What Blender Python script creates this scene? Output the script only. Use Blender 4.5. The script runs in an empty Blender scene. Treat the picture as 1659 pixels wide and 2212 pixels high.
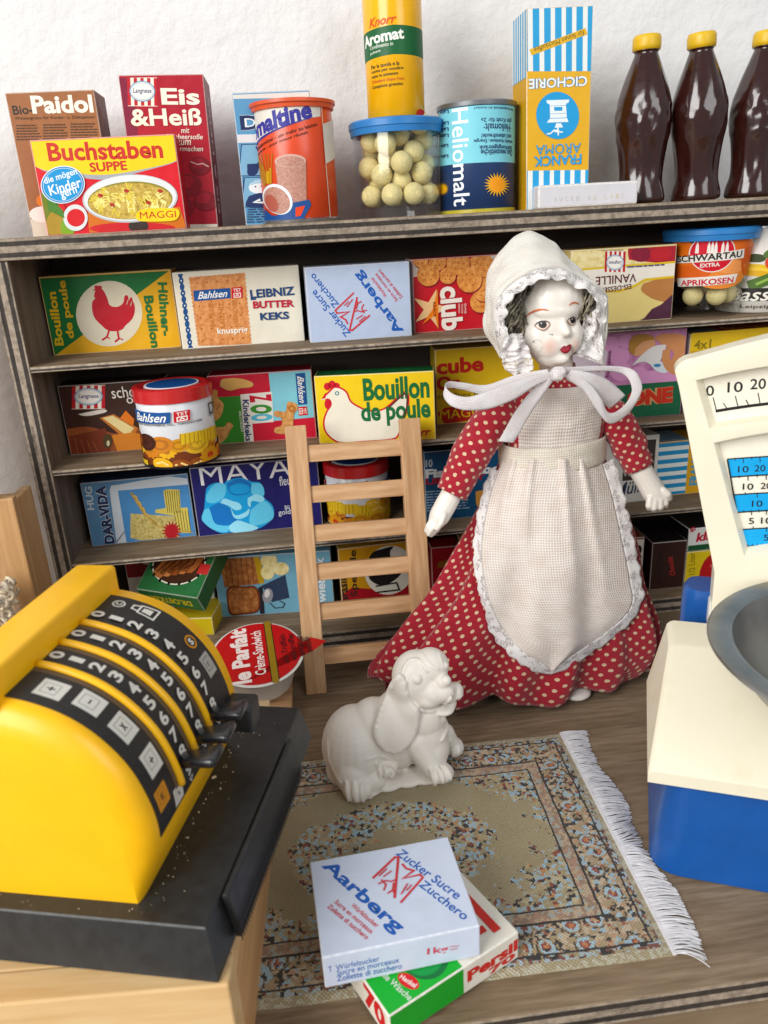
import bpy, bmesh, math, random
import numpy as np
from mathutils import Vector, Matrix, Euler, noise
from mathutils.bvhtree import BVHTree
random.seed(7)
S = 0.01                      # all modelling below is in centimetres
SC = bpy.context.scene
COL = SC.collection
# ------------------------------------------------------------------ camera
CAMP = Vector((-4.118416, -38.261446, 22.083019))
RT = Vector((0.99220137, -0.11292441, -0.05276858))
DN = Vector((-0.08846091, -0.33969981, -0.93636462))
FW = Vector((0.08781295, 0.93373022, -0.34704001))
cam = bpy.data.cameras.new('camera')
camo = bpy.data.objects.new('camera', cam); COL.objects.link(camo)
mw = Matrix.Identity(4)
for i, c in enumerate((RT, -DN, -FW)):
    for j in range(3): mw[j][i] = c[j]
mw.translation = CAMP * S
camo.matrix_world = mw
cam.sensor_fit = 'HORIZONTAL'; cam.sensor_width = 36; cam.lens = 36 * 1660 / 1659
cam.clip_start = 0.01; cam.clip_end = 50
cam.dof.use_dof = True; cam.dof.focus_distance = 0.35; cam.dof.aperture_fstop = 26
SC.camera = camo
# ------------------------------------------------------------------ light
w = bpy.data.worlds.new('World'); SC.world = w; w.use_nodes = True
w.node_tree.nodes['Background'].inputs[0].default_value = (0.93, 0.96, 1.0, 1)
w.node_tree.nodes['Background'].inputs[1].default_value = 0.31
def area(name, loc, target, sx, sy, power, col):
    l = bpy.data.lights.new(name, 'AREA'); l.shape = 'RECTANGLE'; l.size = sx; l.size_y = sy
    l.energy = power; l.color = col
    o = bpy.data.objects.new(name, l); COL.objects.link(o); o.location = Vector(loc) * S
    o.rotation_euler = (Vector(target) - Vector(loc)).to_track_quat('-Z', 'Y').to_euler()
    return o
area('window_light', (-108, -112, 82), (0, -4, 9), 0.9, 1.15, 29, (1.0, 0.985, 0.96))
area('fill_light', (70, -150, 85), (0, 0, 8), 0.7, 1.0, 8, (0.97, 0.985, 1.0))  # lamp added as fill from the right front, not an actual window
SC.view_settings.view_transform = 'Standard'; SC.view_settings.look = 'None'
SC.view_settings.exposure = 0.12; SC.view_settings.gamma = 1.0
SC.view_settings.use_curve_mapping = False
SC.cycles.max_bounces = 10; SC.cycles.transparent_max_bounces = 24
SC.unit_settings.system = 'METRIC'

# ------------------------------------------------------------------ pixel helper (used to measure real positions)
def ray(px):
    return RT * ((px[0] - 829.5) / 1660) + DN * ((px[1] - 1106) / 1660) + FW
def onY(px, y):
    d = ray(px); return CAMP + d * ((y - CAMP.y) / d.y)
def onZ(px, z):
    d = ray(px); return CAMP + d * ((z - CAMP.z) / d.z)
def onP(px, o, n):
    d = ray(px); return CAMP + d * ((Vector(o) - CAMP).dot(n) / d.dot(n))

# ------------------------------------------------------------------ materials
def lin(h):
    if not isinstance(h, str): return tuple(h)[:3]
    h = h.lstrip('#')
    v = [int(h[i:i + 2], 16) / 255 for i in (0, 2, 4)]
    return tuple(c / 12.92 if c <= .04045 else ((c + .055) / 1.055) ** 2.4 for c in v)
class NT:
    def __init__(s, name):
        s.m = bpy.data.materials.new(name); s.m.use_nodes = True
        s.t = s.m.node_tree; s.b = s.t.nodes['Principled BSDF']; s.out = s.t.nodes['Material Output']
    def n(s, typ, **kw):
        nd = s.t.nodes.new('ShaderNode' + typ)
        for k, v in kw.items():
            if k[0] == 'i' and k[1:].isdigit(): s.set(nd.inputs[int(k[1:])], v)
            elif hasattr(nd, k): setattr(nd, k, v)
            else: s.set(nd.inputs[k.replace('_', ' ')], v)
        return nd
    def set(s, sock, v):
        if isinstance(v, bpy.types.NodeSocket): s.t.links.new(v, sock)
        elif isinstance(v, bpy.types.Node): s.t.links.new(v.outputs[0], sock)
        elif isinstance(v, str): sock.default_value = lin(v) + (1,)
        elif isinstance(v, tuple) and len(v) == 3 and sock.type == 'RGBA': sock.default_value = v + (1,)
        else: sock.default_value = v
    def P(s, k, v): s.set(s.b.inputs[k], v)
    def math(s, op, a, b=0.0, c=None):
        nd = s.n('Math', operation=op); s.set(nd.inputs[0], a); s.set(nd.inputs[1], b)
        if c is not None: s.set(nd.inputs[2], c)
        return nd.outputs[0]
    def coord(s, kind='Object'): return s.n('TexCoord').outputs[kind]
    def mapping(s, scale=(1, 1, 1), loc=(0, 0, 0), kind='Object', rot=(0, 0, 0)):
        mp = s.n('Mapping'); s.t.links.new(s.coord(kind), mp.inputs[0])
        mp.inputs['Scale'].default_value = scale; mp.inputs['Location'].default_value = loc; mp.inputs['Rotation'].default_value = rot
        return mp.outputs[0]
    def noise(s, vec, scale, detail=3, rough=.55):
        nd = s.n('TexNoise'); s.t.links.new(vec, nd.inputs['Vector'])
        nd.inputs['Scale'].default_value = scale; nd.inputs['Detail'].default_value = detail; nd.inputs['Roughness'].default_value = rough
        return nd.outputs['Fac']
    def ramp(s, fac, stops, interp='LINEAR'):
        nd = s.n('ValToRGB'); s.set(nd.inputs[0], fac); cr = nd.color_ramp; cr.interpolation = interp
        while len(cr.elements) < len(stops): cr.elements.new(.5)
        for e, (p, c) in zip(cr.elements, stops): e.position = p; e.color = lin(c) + (1,)
        return nd.outputs[0]
    def mix(s, fac, a, b, blend='MIX'):
        nd = s.n('Mix', data_type='RGBA', blend_type=blend)
        s.set(nd.inputs[0], fac); s.set(nd.inputs[6], a); s.set(nd.inputs[7], b); return nd.outputs[2]
    def bump(s, h, strength=.3, dist=.0005):
        nd = s.n('Bump'); s.set(nd.inputs['Height'], h); nd.inputs['Strength'].default_value = strength
        nd.inputs['Distance'].default_value = dist; s.t.links.new(nd.outputs[0], s.b.inputs['Normal'])
_MC = {}
def M(col, rough=.45, metal=0., var=.05, vs=120, bump=0., bs=900, spec=.5, coat=0., sss=0.):
    key = (str(col), rough, metal, var, vs, bump, bs, spec, coat, sss)
    if key in _MC: return _MC[key]
    t = NT('surface_%d' % len(_MC)); c = lin(col)
    v = t.coord()
    if var:
        f = t.noise(v, vs, 4)
        lo = tuple(max(0, x * (1 - 2 * var)) for x in c); hi = tuple(min(1, x * (1 + 1.4 * var) + var * .01) for x in c)
        nd = t.n('MapRange'); t.set(nd.inputs[0], f); nd.inputs[1].default_value = .3; nd.inputs[2].default_value = .7
        t.P('Base Color', t.mix(nd.outputs[0], lo, hi))
        r = t.n('MapRange'); t.set(r.inputs[0], t.noise(v, vs * 2.3, 2)); r.inputs[3].default_value = max(.03, rough - .08); r.inputs[4].default_value = min(1, rough + .1)
        t.P('Roughness', r.outputs[0])
    else:
        t.P('Base Color', c + (1,)); t.P('Roughness', rough)
    t.P('Metallic', metal); t.P('Specular IOR Level', spec)
    if coat: t.P('Coat Weight', coat); t.P('Coat Roughness', .12)
    if sss: t.P('Subsurface Weight', sss); t.P('Subsurface Radius', (.004, .003, .0025)); t.P('Subsurface Scale', 1.0)
    if bump: t.bump(t.noise(v, bs, 3), bump, .0004)
    _MC[key] = t.m; return t.m
_IC = {}
def INK(col):
    # printed card: slightly wavy, with fine rubbed specks
    k = str(col)
    if k in _IC: return _IC[k]
    t = NT('printed_card_%d' % len(_IC)); v = t.coord(); c = lin(col); l_ = .2126 * c[0] + .7152 * c[1] + .0722 * c[2]
    c = tuple(min(.9, max(.004, l_ + (x - l_) * 1.13)) for x in c)
    f = t.noise(v, 160, 3); b = t.mix(f, tuple(x * .94 for x in c), tuple(min(1, x * 1.05 + .002) for x in c))
    sp = t.ramp(t.noise(v, 900, 4, .7), [(.66, '#000000'), (.74, '#8a8a8a')])
    pt_ = t.ramp(t.noise(v, 55, 2), [(.45, '#000000'), (.7, '#ffffff')])
    t.P('Base Color', t.mix(t.mix(1.0, sp, pt_, 'MULTIPLY'), b, '#c9c3b8')); t.P('Roughness', t.math('ADD', .36, t.math('MULTIPLY', f, .2))); t.P('Specular IOR Level', .32)
    t.bump(t.noise(v, 62, 2), .3, .0022); _IC[k] = t.m; return t.m

def wood(name, c0, c1, c2, axis=2, sc=1., rough=.5, bump=.15):
    t = NT(name); s = [260 * sc] * 3; s[axis] = 24 * sc
    v = t.mapping(tuple(s)); f = t.noise(v, 1.0, 5, .6)
    big = t.noise(t.mapping(tuple(x * .18 for x in s)), 1.0, 2)
    m = t.math('ADD', t.math('MULTIPLY', f, .6), t.math('MULTIPLY', big, .4))
    t.P('Base Color', t.ramp(m, [(.34, c0), (.5, c1), (.66, c2)]))
    t.P('Roughness', rough); t.P('Specular IOR Level', .35)
    t.bump(f, bump, .0004); return t.m
def plyedge(name, axis, thick, light='#a59684', dark='#3a322c', n=5):
    # plies as stripes across the thickness of the board
    t = NT(name); sx = t.n('SeparateXYZ'); t.t.links.new(t.coord(), sx.inputs[0])
    other = [80.] * 3; other[axis] = 350.
    wob = t.math('MULTIPLY', t.math('SUBTRACT', t.noise(t.mapping(tuple(other)), 1.0, 4), .5), .16)
    z = t.math('ADD', t.math('MULTIPLY', sx.outputs[axis], n / (thick * S)), wob)
    fr = t.math('PINGPONG', z, 1.0)
    st = [200.] * 3; st[0 if axis == 2 else 2] = 35.
    g = t.noise(t.mapping(tuple(st)), 1.0, 5, .7)
    c = t.ramp(fr, [(.0, light), (.52, light), (.62, dark), (1., dark)])
    sp = t.ramp(g, [(.32, '#2b2522'), (.46, '#ffffff'), (.75, '#ffffff')])
    gg = t.mix(.75, c, sp, 'MULTIPLY')
    g2 = t.noise(t.mapping((300, 300, 300)), 1.0, 4, .7)
    t.P('Base Color', t.mix(.55, gg, t.ramp(g2, [(.35, '#5a5048'), (.6, '#ffffff')]), 'MULTIPLY'))
    t.P('Roughness', .75); t.bump(g2, .5, .0006); return t.m

# ------------------------------------------------------------------ objects
def empty(name, loc, rz=0., **kw):
    o = bpy.data.objects.new(name, None); COL.objects.link(o); o.location = Vector(loc) * S
    o.rotation_euler = (0, 0, rz); o.empty_display_size = .01; tag(o, **kw); return o
def tag(o, label=None, cat=None, group=None, kind=None):
    if label: o['label'] = label
    if cat: o['category'] = cat
    if group: o['group'] = group
    if kind: o['kind'] = kind
    return o
def link(name, me, parent=None, loc=None, rot=None, **kw):
    o = bpy.data.objects.new(name, me); COL.objects.link(o)
    if parent: o.parent = parent
    if loc is not None: o.location = Vector(loc) * S
    if rot is not None: o.rotation_euler = rot
    tag(o, **kw); return o
def done(name, bm, mats, parent=None, loc=None, rot=None, smooth=False, recalc=True, org=(0, 0, 0), **kw):
    if recalc: bmesh.ops.recalc_face_normals(bm, faces=bm.faces)
    og = Vector(org)
    for v in bm.verts: v.co = (v.co - og) * S
    me = bpy.data.meshes.new(name); bm.to_mesh(me); bm.free()
    for m in (mats if isinstance(mats, (list, tuple)) else [mats]): me.materials.append(m)
    if smooth:
        for p in me.polygons: p.use_smooth = True
    return link(name, me, parent, loc, rot, **kw)
def autosmooth(o, ang=40):
    me = o.data
    for p in me.polygons: p.use_smooth = True
    bm = bmesh.new(); bm.from_mesh(me)
    a = math.radians(ang)
    for e in bm.edges:
        e.smooth = not (len(e.link_faces) == 2 and e.calc_face_angle(0) > a)
    bm.to_mesh(me); bm.free(); return o
def bbox(bm, x0, y0, z0, x1, y1, z1, bev=0., seg=2, mi=0, mtx=None):
    r = bmesh.ops.create_cube(bm, size=1.0); vs = r['verts']
    for v in vs: v.co = Vector(((x0 + x1) / 2 + v.co.x * (x1 - x0), (y0 + y1) / 2 + v.co.y * (y1 - y0), (z0 + z1) / 2 + v.co.z * (z1 - z0)))
    fs = {f for v in vs for f in v.link_faces}
    for f in fs: f.material_index = mi
    if bev:
        rb = bmesh.ops.bevel(bm, geom=list({e for f in fs for e in f.edges}), offset=bev, segments=seg, profile=.5, affect='EDGES')
        vs = list({v for f in rb['faces'] for v in f.verts} | {v for v in vs if v.is_valid})
    if mtx is not None:
        for v in set(vs): v.co = mtx @ v.co
    return vs
def lathe(bm, prof, seg=48, mi=0, cx=0., cy=0., cap=True, a0=0., fn=None):
    rings = []
    for r, z in prof:
        ring = []
        for i in range(seg):
            a = a0 + 2 * math.pi * i / seg; rr = r if fn is None else fn(r, z, a)
            ring.append(bm.verts.new((cx + rr * math.cos(a), cy + rr * math.sin(a), z)))
        rings.append(ring)
    fs = []
    for A, B in zip(rings, rings[1:]):
        for i in range(seg):
            j = (i + 1) % seg; f = bm.faces.new((A[i], A[j], B[j], B[i])); f.material_index = mi; fs.append(f)
    if cap:
        for ring in (rings[0], rings[-1]):
            f = bm.faces.new(ring); f.material_index = mi; fs.append(f)
    return fs
def catmull(pts, n=6):
    P = [Vector(p) for p in pts]; out = []
    for i in range(len(P) - 1):
        p0, p1, p2, p3 = P[max(i - 1, 0)], P[i], P[i + 1], P[min(i + 2, len(P) - 1)]
        for k in range(n):
            t = k / n
            out.append(.5 * ((2 * p1) + (p2 - p0) * t + (2 * p0 - 5 * p1 + 4 * p2 - p3) * t * t + (3 * p1 - p0 - 3 * p2 + p3) * t ** 3))
    out.append(P[-1]); return out
def tube(bm, pts, rad, seg=10, mi=0, cap=True):
    pts = [Vector(p) for p in pts]
    rad = rad if isinstance(rad, (list, tuple)) else [rad] * len(pts)
    rings = []; up = Vector((0, 0, 1)); prev = None
    for i, p in enumerate(pts):
        d = (pts[min(i + 1, len(pts) - 1)] - pts[max(i - 1, 0)]).normalized()
        if prev is None:
            u = d.cross(up); u = d.cross(Vector((1, 0, 0))) if u.length < .05 else u
        else: u = prev - d * prev.dot(d)
        u.normalize(); prev = u; v = d.cross(u)
        rings.append([bm.verts.new(p + (u * math.cos(2 * math.pi * k / seg) + v * math.sin(2 * math.pi * k / seg)) * rad[i]) for k in range(seg)])
    for A, B in zip(rings, rings[1:]):
        for k in range(seg):
            f = bm.faces.new((A[k], A[(k + 1) % seg], B[(k + 1) % seg], B[k])); f.material_index = mi
    if cap:
        for ring in (rings[0], rings[-1]):
            f = bm.faces.new(ring); f.material_index = mi
    return rings
_SPH = {}
class Blobs:
    def __init__(s): s.v = []; s.f = []
    def sphere(s, mt, u, v):
        if (u, v) not in _SPH:
            b = bmesh.new(); bmesh.ops.create_uvsphere(b, u_segments=u, v_segments=v, radius=1.0); b.verts.index_update()
            _SPH[(u, v)] = (np.array([x.co[:] for x in b.verts]), [[x.index for x in f.verts] for f in b.faces]); b.free()
        V, F = _SPH[(u, v)]; m = np.array(mt); n = len(s.v); s.v.extend((V @ m[:3, :3].T + m[:3, 3]).tolist()); s.f.extend([[i + n for i in f] for f in F])
    def add_bm(s, b):
        b.verts.index_update(); n = len(s.v); s.v.extend([x.co[:] for x in b.verts]); s.f.extend([[x.index + n for x in f.verts] for f in b.faces])
def ellipsoid(bm, c, r, rot=None, mi=0, u=24, v=16):
    if isinstance(bm, Blobs):
        bm.sphere(Matrix.Translation(Vector(c)) @ (rot.to_4x4() if rot is not None else Matrix.Identity(4)) @ Matrix.Diagonal((r[0], r[1], r[2], 1)), u, v); return
    q = bmesh.ops.create_uvsphere(bm, u_segments=u, v_segments=v, radius=1.0)['verts']
    mt = Matrix.Translation(Vector(c)) @ (rot.to_4x4() if rot is not None else Matrix.Identity(4)) @ Matrix.Diagonal((r[0], r[1], r[2], 1))
    for x in q: x.co = mt @ x.co
    for f in {f for x in q for f in x.link_faces}: f.material_index = mi
    return q
def capsule(bm, a, b, ra, rb, n=9):
    a, b = Vector(a), Vector(b)
    for i in range(n):
        t = i / (n - 1); r = ra + (rb - ra) * t
        ellipsoid(bm, a.lerp(b, t), (r, r, r), u=14, v=10)
def fuse(bm, voxel, smooth=4, factor=.5):
    # union of overlapping shapes into one continuous skin
    me = bpy.data.meshes.new('tmp')
    if isinstance(bm, Blobs): me.from_pydata(bm.v, [], bm.f)
    else: bm.to_mesh(me); bm.free()
    o = bpy.data.objects.new('tmp', me); COL.objects.link(o)
    md = o.modifiers.new('r', 'REMESH'); md.mode = 'VOXEL'; md.voxel_size = voxel; md.use_smooth_shade = True
    if smooth:
        ms = o.modifiers.new('s', 'SMOOTH'); ms.iterations = smooth; ms.factor = factor
    dg = bpy.context.evaluated_depsgraph_get(); dg.update()
    e = o.evaluated_get(dg); b2 = bmesh.new(); b2.from_mesh(e.to_mesh()); e.to_mesh_clear()
    bpy.data.objects.remove(o); bpy.data.meshes.remove(me)
    return b2

# ------------------------------------------------------------------ printed artwork
def homography(src, dst):
    A = []; B = []
    for (x, y), (u, v) in zip(src, dst):
        A.append([x, y, 1, 0, 0, 0, -u * x, -u * y]); B.append(u)
        A.append([0, 0, 0, x, y, 1, -v * x, -v * y]); B.append(v)
    h = np.linalg.solve(np.array(A, float), np.array(B, float)); return np.append(h, 1).reshape(3, 3)
_GC = {}
def glyphs(s, bold, shear):
    k = (s, bold, shear)
    if k not in _GC:
        cu = bpy.data.curves.new('t', 'FONT'); cu.body = s; cu.offset = bold; cu.shear = shear; cu.resolution_u = 3
        o = bpy.data.objects.new('t', cu); me = o.to_mesh()
        vs = [(v.co.x, v.co.y) for v in me.vertices]; fs = [tuple(p.vertices) for p in me.polygons]
        o.to_mesh_clear(); bpy.data.objects.remove(o); bpy.data.curves.remove(cu)
        x0 = min(v[0] for v in vs); x1 = max(v[0] for v in vs); y0 = min(v[1] for v in vs); y1 = max(v[1] for v in vs)
        _GC[k] = ([((x - x0) / (x1 - x0), (y - y0) / (y1 - y0)) for x, y in vs], fs)
    return _GC[k]
class Art:
    """flat print in units of 1/100 of the panel's width; coordinates may be given in measured pixels of a quad (tl, tr, br, bl)"""
    def __init__(s, W, H, quad=None, cyl=False):
        s.W, s.k = W, 100 * H / W; s.L = []; s.cyl = cyl; s.lv = 0; s.Hm = None
        if quad: s.Hm = homography(quad, [(0, s.k), (100, s.k), (100, 0), (0, 0)])
    def p(s, x, y):
        if s.Hm is None: return (x, y)
        v = s.Hm @ np.array([x, y, 1.0]); u, w_ = v[0] / v[2], v[1] / v[2]
        if s.cyl: u = 50 + math.asin(max(-1, min(1, u / 50 - 1))) / (math.pi / 2) * 50
        return (u, w_)
    def add(s, vs, fs, col, lv=None):
        if lv is None: s.lv += 1; lv = s.lv
        s.L.append((vs, fs, col, lv)); return s
    def poly(s, pts, col, lv=None):
        v = [s.p(*q) for q in pts]; return s.add(v, [tuple(range(len(v)))], col, lv)
    def curve(s, pts, col, lv=None, n=5):
        c = catmull([(x, y, 0) for x, y in list(pts) + [pts[0]]], n)[:-1]; return s.poly([(q.x, q.y) for q in c], col, lv)
    def rect(s, x0, y0, x1, y1, col, lv=None): return s.poly([(x0, y0), (x1, y0), (x1, y1), (x0, y1)], col, lv)
    def ell(s, cx, cy, rx, ry, col, rot=0., lv=None, n=36):
        a = math.radians(rot)
        return s.poly([(cx + rx * math.cos(t) * math.cos(a) - ry * math.sin(t) * math.sin(a), cy + rx * math.cos(t) * math.sin(a) + ry * math.sin(t) * math.cos(a)) for t in [2 * math.pi * i / n for i in range(n)]], col, lv)
    def star(s, cx, cy, R, r, n, col, rot=0., lv=None):
        return s.poly([(cx + (R if i % 2 == 0 else r) * math.sin(math.pi * i / n + rot), cy - (R if i % 2 == 0 else r) * math.cos(math.pi * i / n + rot)) for i in range(2 * n)], col, lv)
    def line(s, pts, wd, col, lv=None):
        q = [Vector(s.p(*p)).to_3d() for p in pts]; a = Vector(s.p(pts[0][0], pts[0][1])); b = Vector(s.p(pts[0][0] + 1, pts[0][1]))
        hw = wd * (b - a).length / 2; vs = []; fs = []
        for i, p in enumerate(q):
            d0 = (p - q[i - 1]).normalized() if i else (q[1] - p).normalized()
            d1 = (q[i + 1] - p).normalized() if i < len(q) - 1 else d0
            t = (d0 + d1); t = d0 if t.length < .2 else t.normalized(); n_ = Vector((-t.y, t.x, 0)); sc = min(2.0, 1 / max(.4, n_.dot(Vector((-d0.y, d0.x, 0)))))
            vs += [(p + n_ * hw * sc)[:2], (p - n_ * hw * sc)[:2]]
        for i in range(len(q) - 1): fs.append((2 * i, 2 * i + 1, 2 * i + 3, 2 * i + 2))
        return s.add(vs, fs, col, lv)
    def text(s, st, p0, p1, h, col, bold=0., shear=0., lv=None, out=None, ow=.03):
        if out: s.text(st, p0, p1, h * 1.04, out, bold + ow, shear)
        a, b = Vector(s.p(*p0)), Vector(s.p(*p1)); d = b - a; ln = d.length
        pl = (Vector((p1[0] - p0[0], p1[1] - p0[1]))).length
        nx, ny = -(p1[1] - p0[1]) / pl, (p1[0] - p0[0]) / pl
        m = ((p0[0] + p1[0]) / 2, (p0[1] + p1[1]) / 2)
        t = Vector(s.p(m[0] + nx, m[1] + ny)) - Vector(s.p(m[0] - nx, m[1] - ny)); hh = h * t.length / 2
        d.normalize(); n_ = Vector((-d.y, d.x)); vs, fs = glyphs(st, bold, shear)
        return s.add([tuple(a + d * (x * ln) + n_ * ((y - .5) * hh)) for x, y in vs], fs, col, lv)
    def lines(s, x0, x1, ys, th, col, slope=0., seed=1, ragged=.2):
        r = random.Random(seed); s.lv += 1
        for y in ys:
            x = x0; e = x1 - (x1 - x0) * ragged * r.random()
            while x < e:
                l = min((x1 - x0) * r.uniform(.06, .22), e - x)
                s.poly([(x, y + slope * (x - x0)), (x + l, y + slope * (x + l - x0)), (x + l, y + th + slope * (x + l - x0)), (x, y + th + slope * (x - x0))], col, s.lv)
                x += l + (x1 - x0) * .025
        return s
    def rot180(s):
        s.L = [([(100 - x, s.k - y) for x, y in vs], fs, c, l) for vs, fs, c, l in s.L]; return s
def as_mat(c): return c if isinstance(c, bpy.types.Material) else INK(c)
def apply_art(bm, mats, art, place, clip=True, eps=.0022, ycut=0):
    top = max([l[3] for l in art.L] + [1]); eps *= min(1, 34 / top)
    for vs, fs, col, lv in art.L:
        m = as_mat(col)
        if m not in mats: mats.append(m)
        mi = mats.index(m); b = bmesh.new(); V = [b.verts.new((x, y, 0)) for x, y in vs]
        for f in fs:
            try: b.faces.new([V[i] for i in f])
            except ValueError: pass
        if art.cyl or clip: bmesh.ops.triangulate(b, faces=b.faces[:], quad_method='BEAUTY', ngon_method='EAR_CLIP')
        xs = [v[0] for v in vs]; ys = [v[1] for v in vs]
        cuts = []
        if clip:
            lo = .9
            if not art.cyl: cuts += [((lo, 0, 0), (-1, 0, 0), min(xs) < lo), ((100 - lo, 0, 0), (1, 0, 0), max(xs) > 100 - lo)]
            cuts += [((0, lo, 0), (0, -1, 0), min(ys) < lo), ((0, art.k - lo, 0), (0, 1, 0), max(ys) > art.k - lo)]
        for co, no, need in cuts:
            if need: bmesh.ops.bisect_plane(b, geom=b.verts[:] + b.edges[:] + b.faces[:], plane_co=co, plane_no=no, clear_outer=True)
        if art.cyl:
            st = 3.5; x = math.ceil(min(xs) / st) * st
            while x < max(xs):
                bmesh.ops.bisect_plane(b, geom=b.verts[:] + b.edges[:] + b.faces[:], plane_co=(x, 0, 0), plane_no=(1, 0, 0)); x += st
        if ycut:
            bmesh.ops.triangulate(b, faces=b.faces[:]); y = math.ceil(min(ys) / ycut) * ycut
            while y < max(ys):
                bmesh.ops.bisect_plane(b, geom=b.verts[:] + b.edges[:] + b.faces[:], plane_co=(0, y, 0), plane_no=(0, 1, 0)); y += ycut
        mp = {v: bm.verts.new(place(v.co.x, v.co.y, eps * (lv + 1))) for v in b.verts}
        for f in b.faces:
            g = bm.faces.new([mp[v] for v in f.verts]); g.material_index = mi; g.smooth = art.cyl
        b.free()
def hexmix(a, b, t):
    A, B = lin(a), lin(b); return tuple(x + (y - x) * t for x, y in zip(A, B))
def carton(name, label, A, W, H, D, yaw, base, arts, cat='carton', group=None, lean=0., roll=0., sides=None, z=None, edge=None, bev=.045):
    """closed card box; A = bottom front left corner, yaw in degrees; arts = {face: Art}"""
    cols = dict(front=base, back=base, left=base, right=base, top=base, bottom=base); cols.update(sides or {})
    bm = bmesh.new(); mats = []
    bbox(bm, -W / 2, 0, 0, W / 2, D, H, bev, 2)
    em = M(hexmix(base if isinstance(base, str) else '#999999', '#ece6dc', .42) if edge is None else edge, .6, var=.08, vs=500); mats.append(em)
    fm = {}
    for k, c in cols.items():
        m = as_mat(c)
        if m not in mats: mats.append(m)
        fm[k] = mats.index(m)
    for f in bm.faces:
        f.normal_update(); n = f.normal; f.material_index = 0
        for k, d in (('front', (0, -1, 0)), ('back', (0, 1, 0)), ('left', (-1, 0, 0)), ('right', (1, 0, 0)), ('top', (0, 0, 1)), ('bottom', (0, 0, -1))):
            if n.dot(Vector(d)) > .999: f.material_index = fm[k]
    bmesh.ops.recalc_face_normals(bm, faces=bm.faces)
    PL = dict(front=lambda u, v, e: (u / 100 * W - W / 2, -e, v / 100 * W),
              left=lambda u, v, e: (-W / 2 - e, D - u / 100 * D, v / 100 * D),
              right=lambda u, v, e: (W / 2 + e, u / 100 * D, v / 100 * D),
              top=lambda u, v, e: (u / 100 * W - W / 2, v / 100 * W, H + e))
    for k, a in (arts or {}).items(): apply_art(bm, mats, a, PL[k])
    y = math.radians(yaw); c = Vector((A[0], A[1], A[2] if z is None else z)) + Vector((math.cos(y), math.sin(y), 0)) * (W / 2)
    return done(name, bm, mats, loc=c, rot=(math.radians(lean), math.radians(roll), y), recalc=False, label=label, cat=cat, group=group)
def cylplace(r, a_mid=-math.pi / 2, span=math.pi, rz=None):
    # u 0..100 covers 'span' of the wall from left to right as seen from the front
    def f(u, v, e):
        a = a_mid + (u / 100 - .5) * span; z = v / 100 * r * span
        rr = (r if rz is None else rz(z)) + e + .004; return (rr * math.cos(a), rr * math.sin(a), z)
    return f
# ================================================================== the place
GREYWOOD = wood('grey_brown_stained_board', '#67553f', '#806c55', '#96836b', 0, 1.9, .75, .3)
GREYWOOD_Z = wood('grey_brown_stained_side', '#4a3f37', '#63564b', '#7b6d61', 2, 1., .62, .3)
PLY_TOP = plyedge('plywood_edge_thick', 2, .95, n=4); PLY_THIN = plyedge('plywood_edge_thin', 2, .32, '#b5a794', '#4a4038', n=2.6)
PLY_SIDE = plyedge('plywood_edge_side', 0, .95, n=4); PLY_FLOOR = plyedge('plywood_edge_floor', 2, 1.0, n=4)
def board(name, x0, y0, z0, x1, y1, z1, edge, face, parent=None, **kw):
    bm = bmesh.new(); org = (x0, y0, z0)
    bbox(bm, x0, y0, z0, x1, y1, z1, .03, 1)
    for f in bm.faces:
        f.normal_update(); f.material_index = 1 if f.normal.y < -.9 else 0
    return done(name, bm, [face, edge], parent, loc=org, org=org, **kw)
# wall: rough white plaster
t = NT('white_plaster'); v = t.coord()
n1 = t.noise(v, 38, 5, .6); n2 = t.noise(v, 160, 3)
t.P('Base Color', t.mix(n1, '#dcdcdc', '#e9e8e6')); t.P('Roughness', .9)
hgt = t.math('ADD', n1, t.math('MULTIPLY', n2, .3)); t.bump(hgt, .5, .004)
bm = bmesh.new(); bbox(bm, -110, 7.4, -12, 120, 12, 110)
done('white_plaster_wall', bm, t.m, label='rough white plaster wall behind the toy shop shelf', cat='wall')
# counter floor board and the table it stands on
WALLX0, WALLX1 = -17.9, 37.0
board('floor', WALLX0, -22.5, -1.0, WALLX1, 7.2, 0, PLY_FLOOR, GREYWOOD, kind='structure')
TAB = wood('table_wood', '#6d5b48', '#857058', '#9a866c', 0, .6, .55)
bm = bmesh.new(); bbox(bm, -70, -60, -4, 80, 7.3, -1.0); done('table_top', bm, TAB, kind='structure')
# shelf unit
SH = empty('display_shelf', (-17.9, 0, 0), label='grey stained plywood shelf unit with four rows of toy groceries', cat='shelf')
def sp(name, *a):
    o = board(name, *a); o.parent = SH; o.location = (Vector(a[:3]) - Vector((-17.9, 0, 0))) * S; return o
sp('top_board', -18.1, -.1, 21.55, 37.2, 6.8, 22.5, PLY_TOP, GREYWOOD)
sp('side_panel', -17.9, 0, 0, -16.98, 6.8, 21.55, PLY_SIDE, GREYWOOD_Z)
sp('side_panel', 36.1, 0, 0, 37.0, 6.8, 21.55, PLY_SIDE, GREYWOOD_Z)
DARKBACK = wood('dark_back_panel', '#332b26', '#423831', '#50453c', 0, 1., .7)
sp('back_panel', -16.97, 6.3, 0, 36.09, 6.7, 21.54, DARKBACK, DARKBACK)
for z in (16.45, 11.3, 6.2): sp('shelf', -17.0, .02, z, 36.1, 6.29, z + .3, PLY_THIN, GREYWOOD)
sp('bottom_board', -16.97, .03, 0.002, 36.09, 6.29, 1.0, PLY_FLOOR, GREYWOOD)
for o in SH.children:
    if o.name.startswith('side_panel'):
        pass
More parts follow.
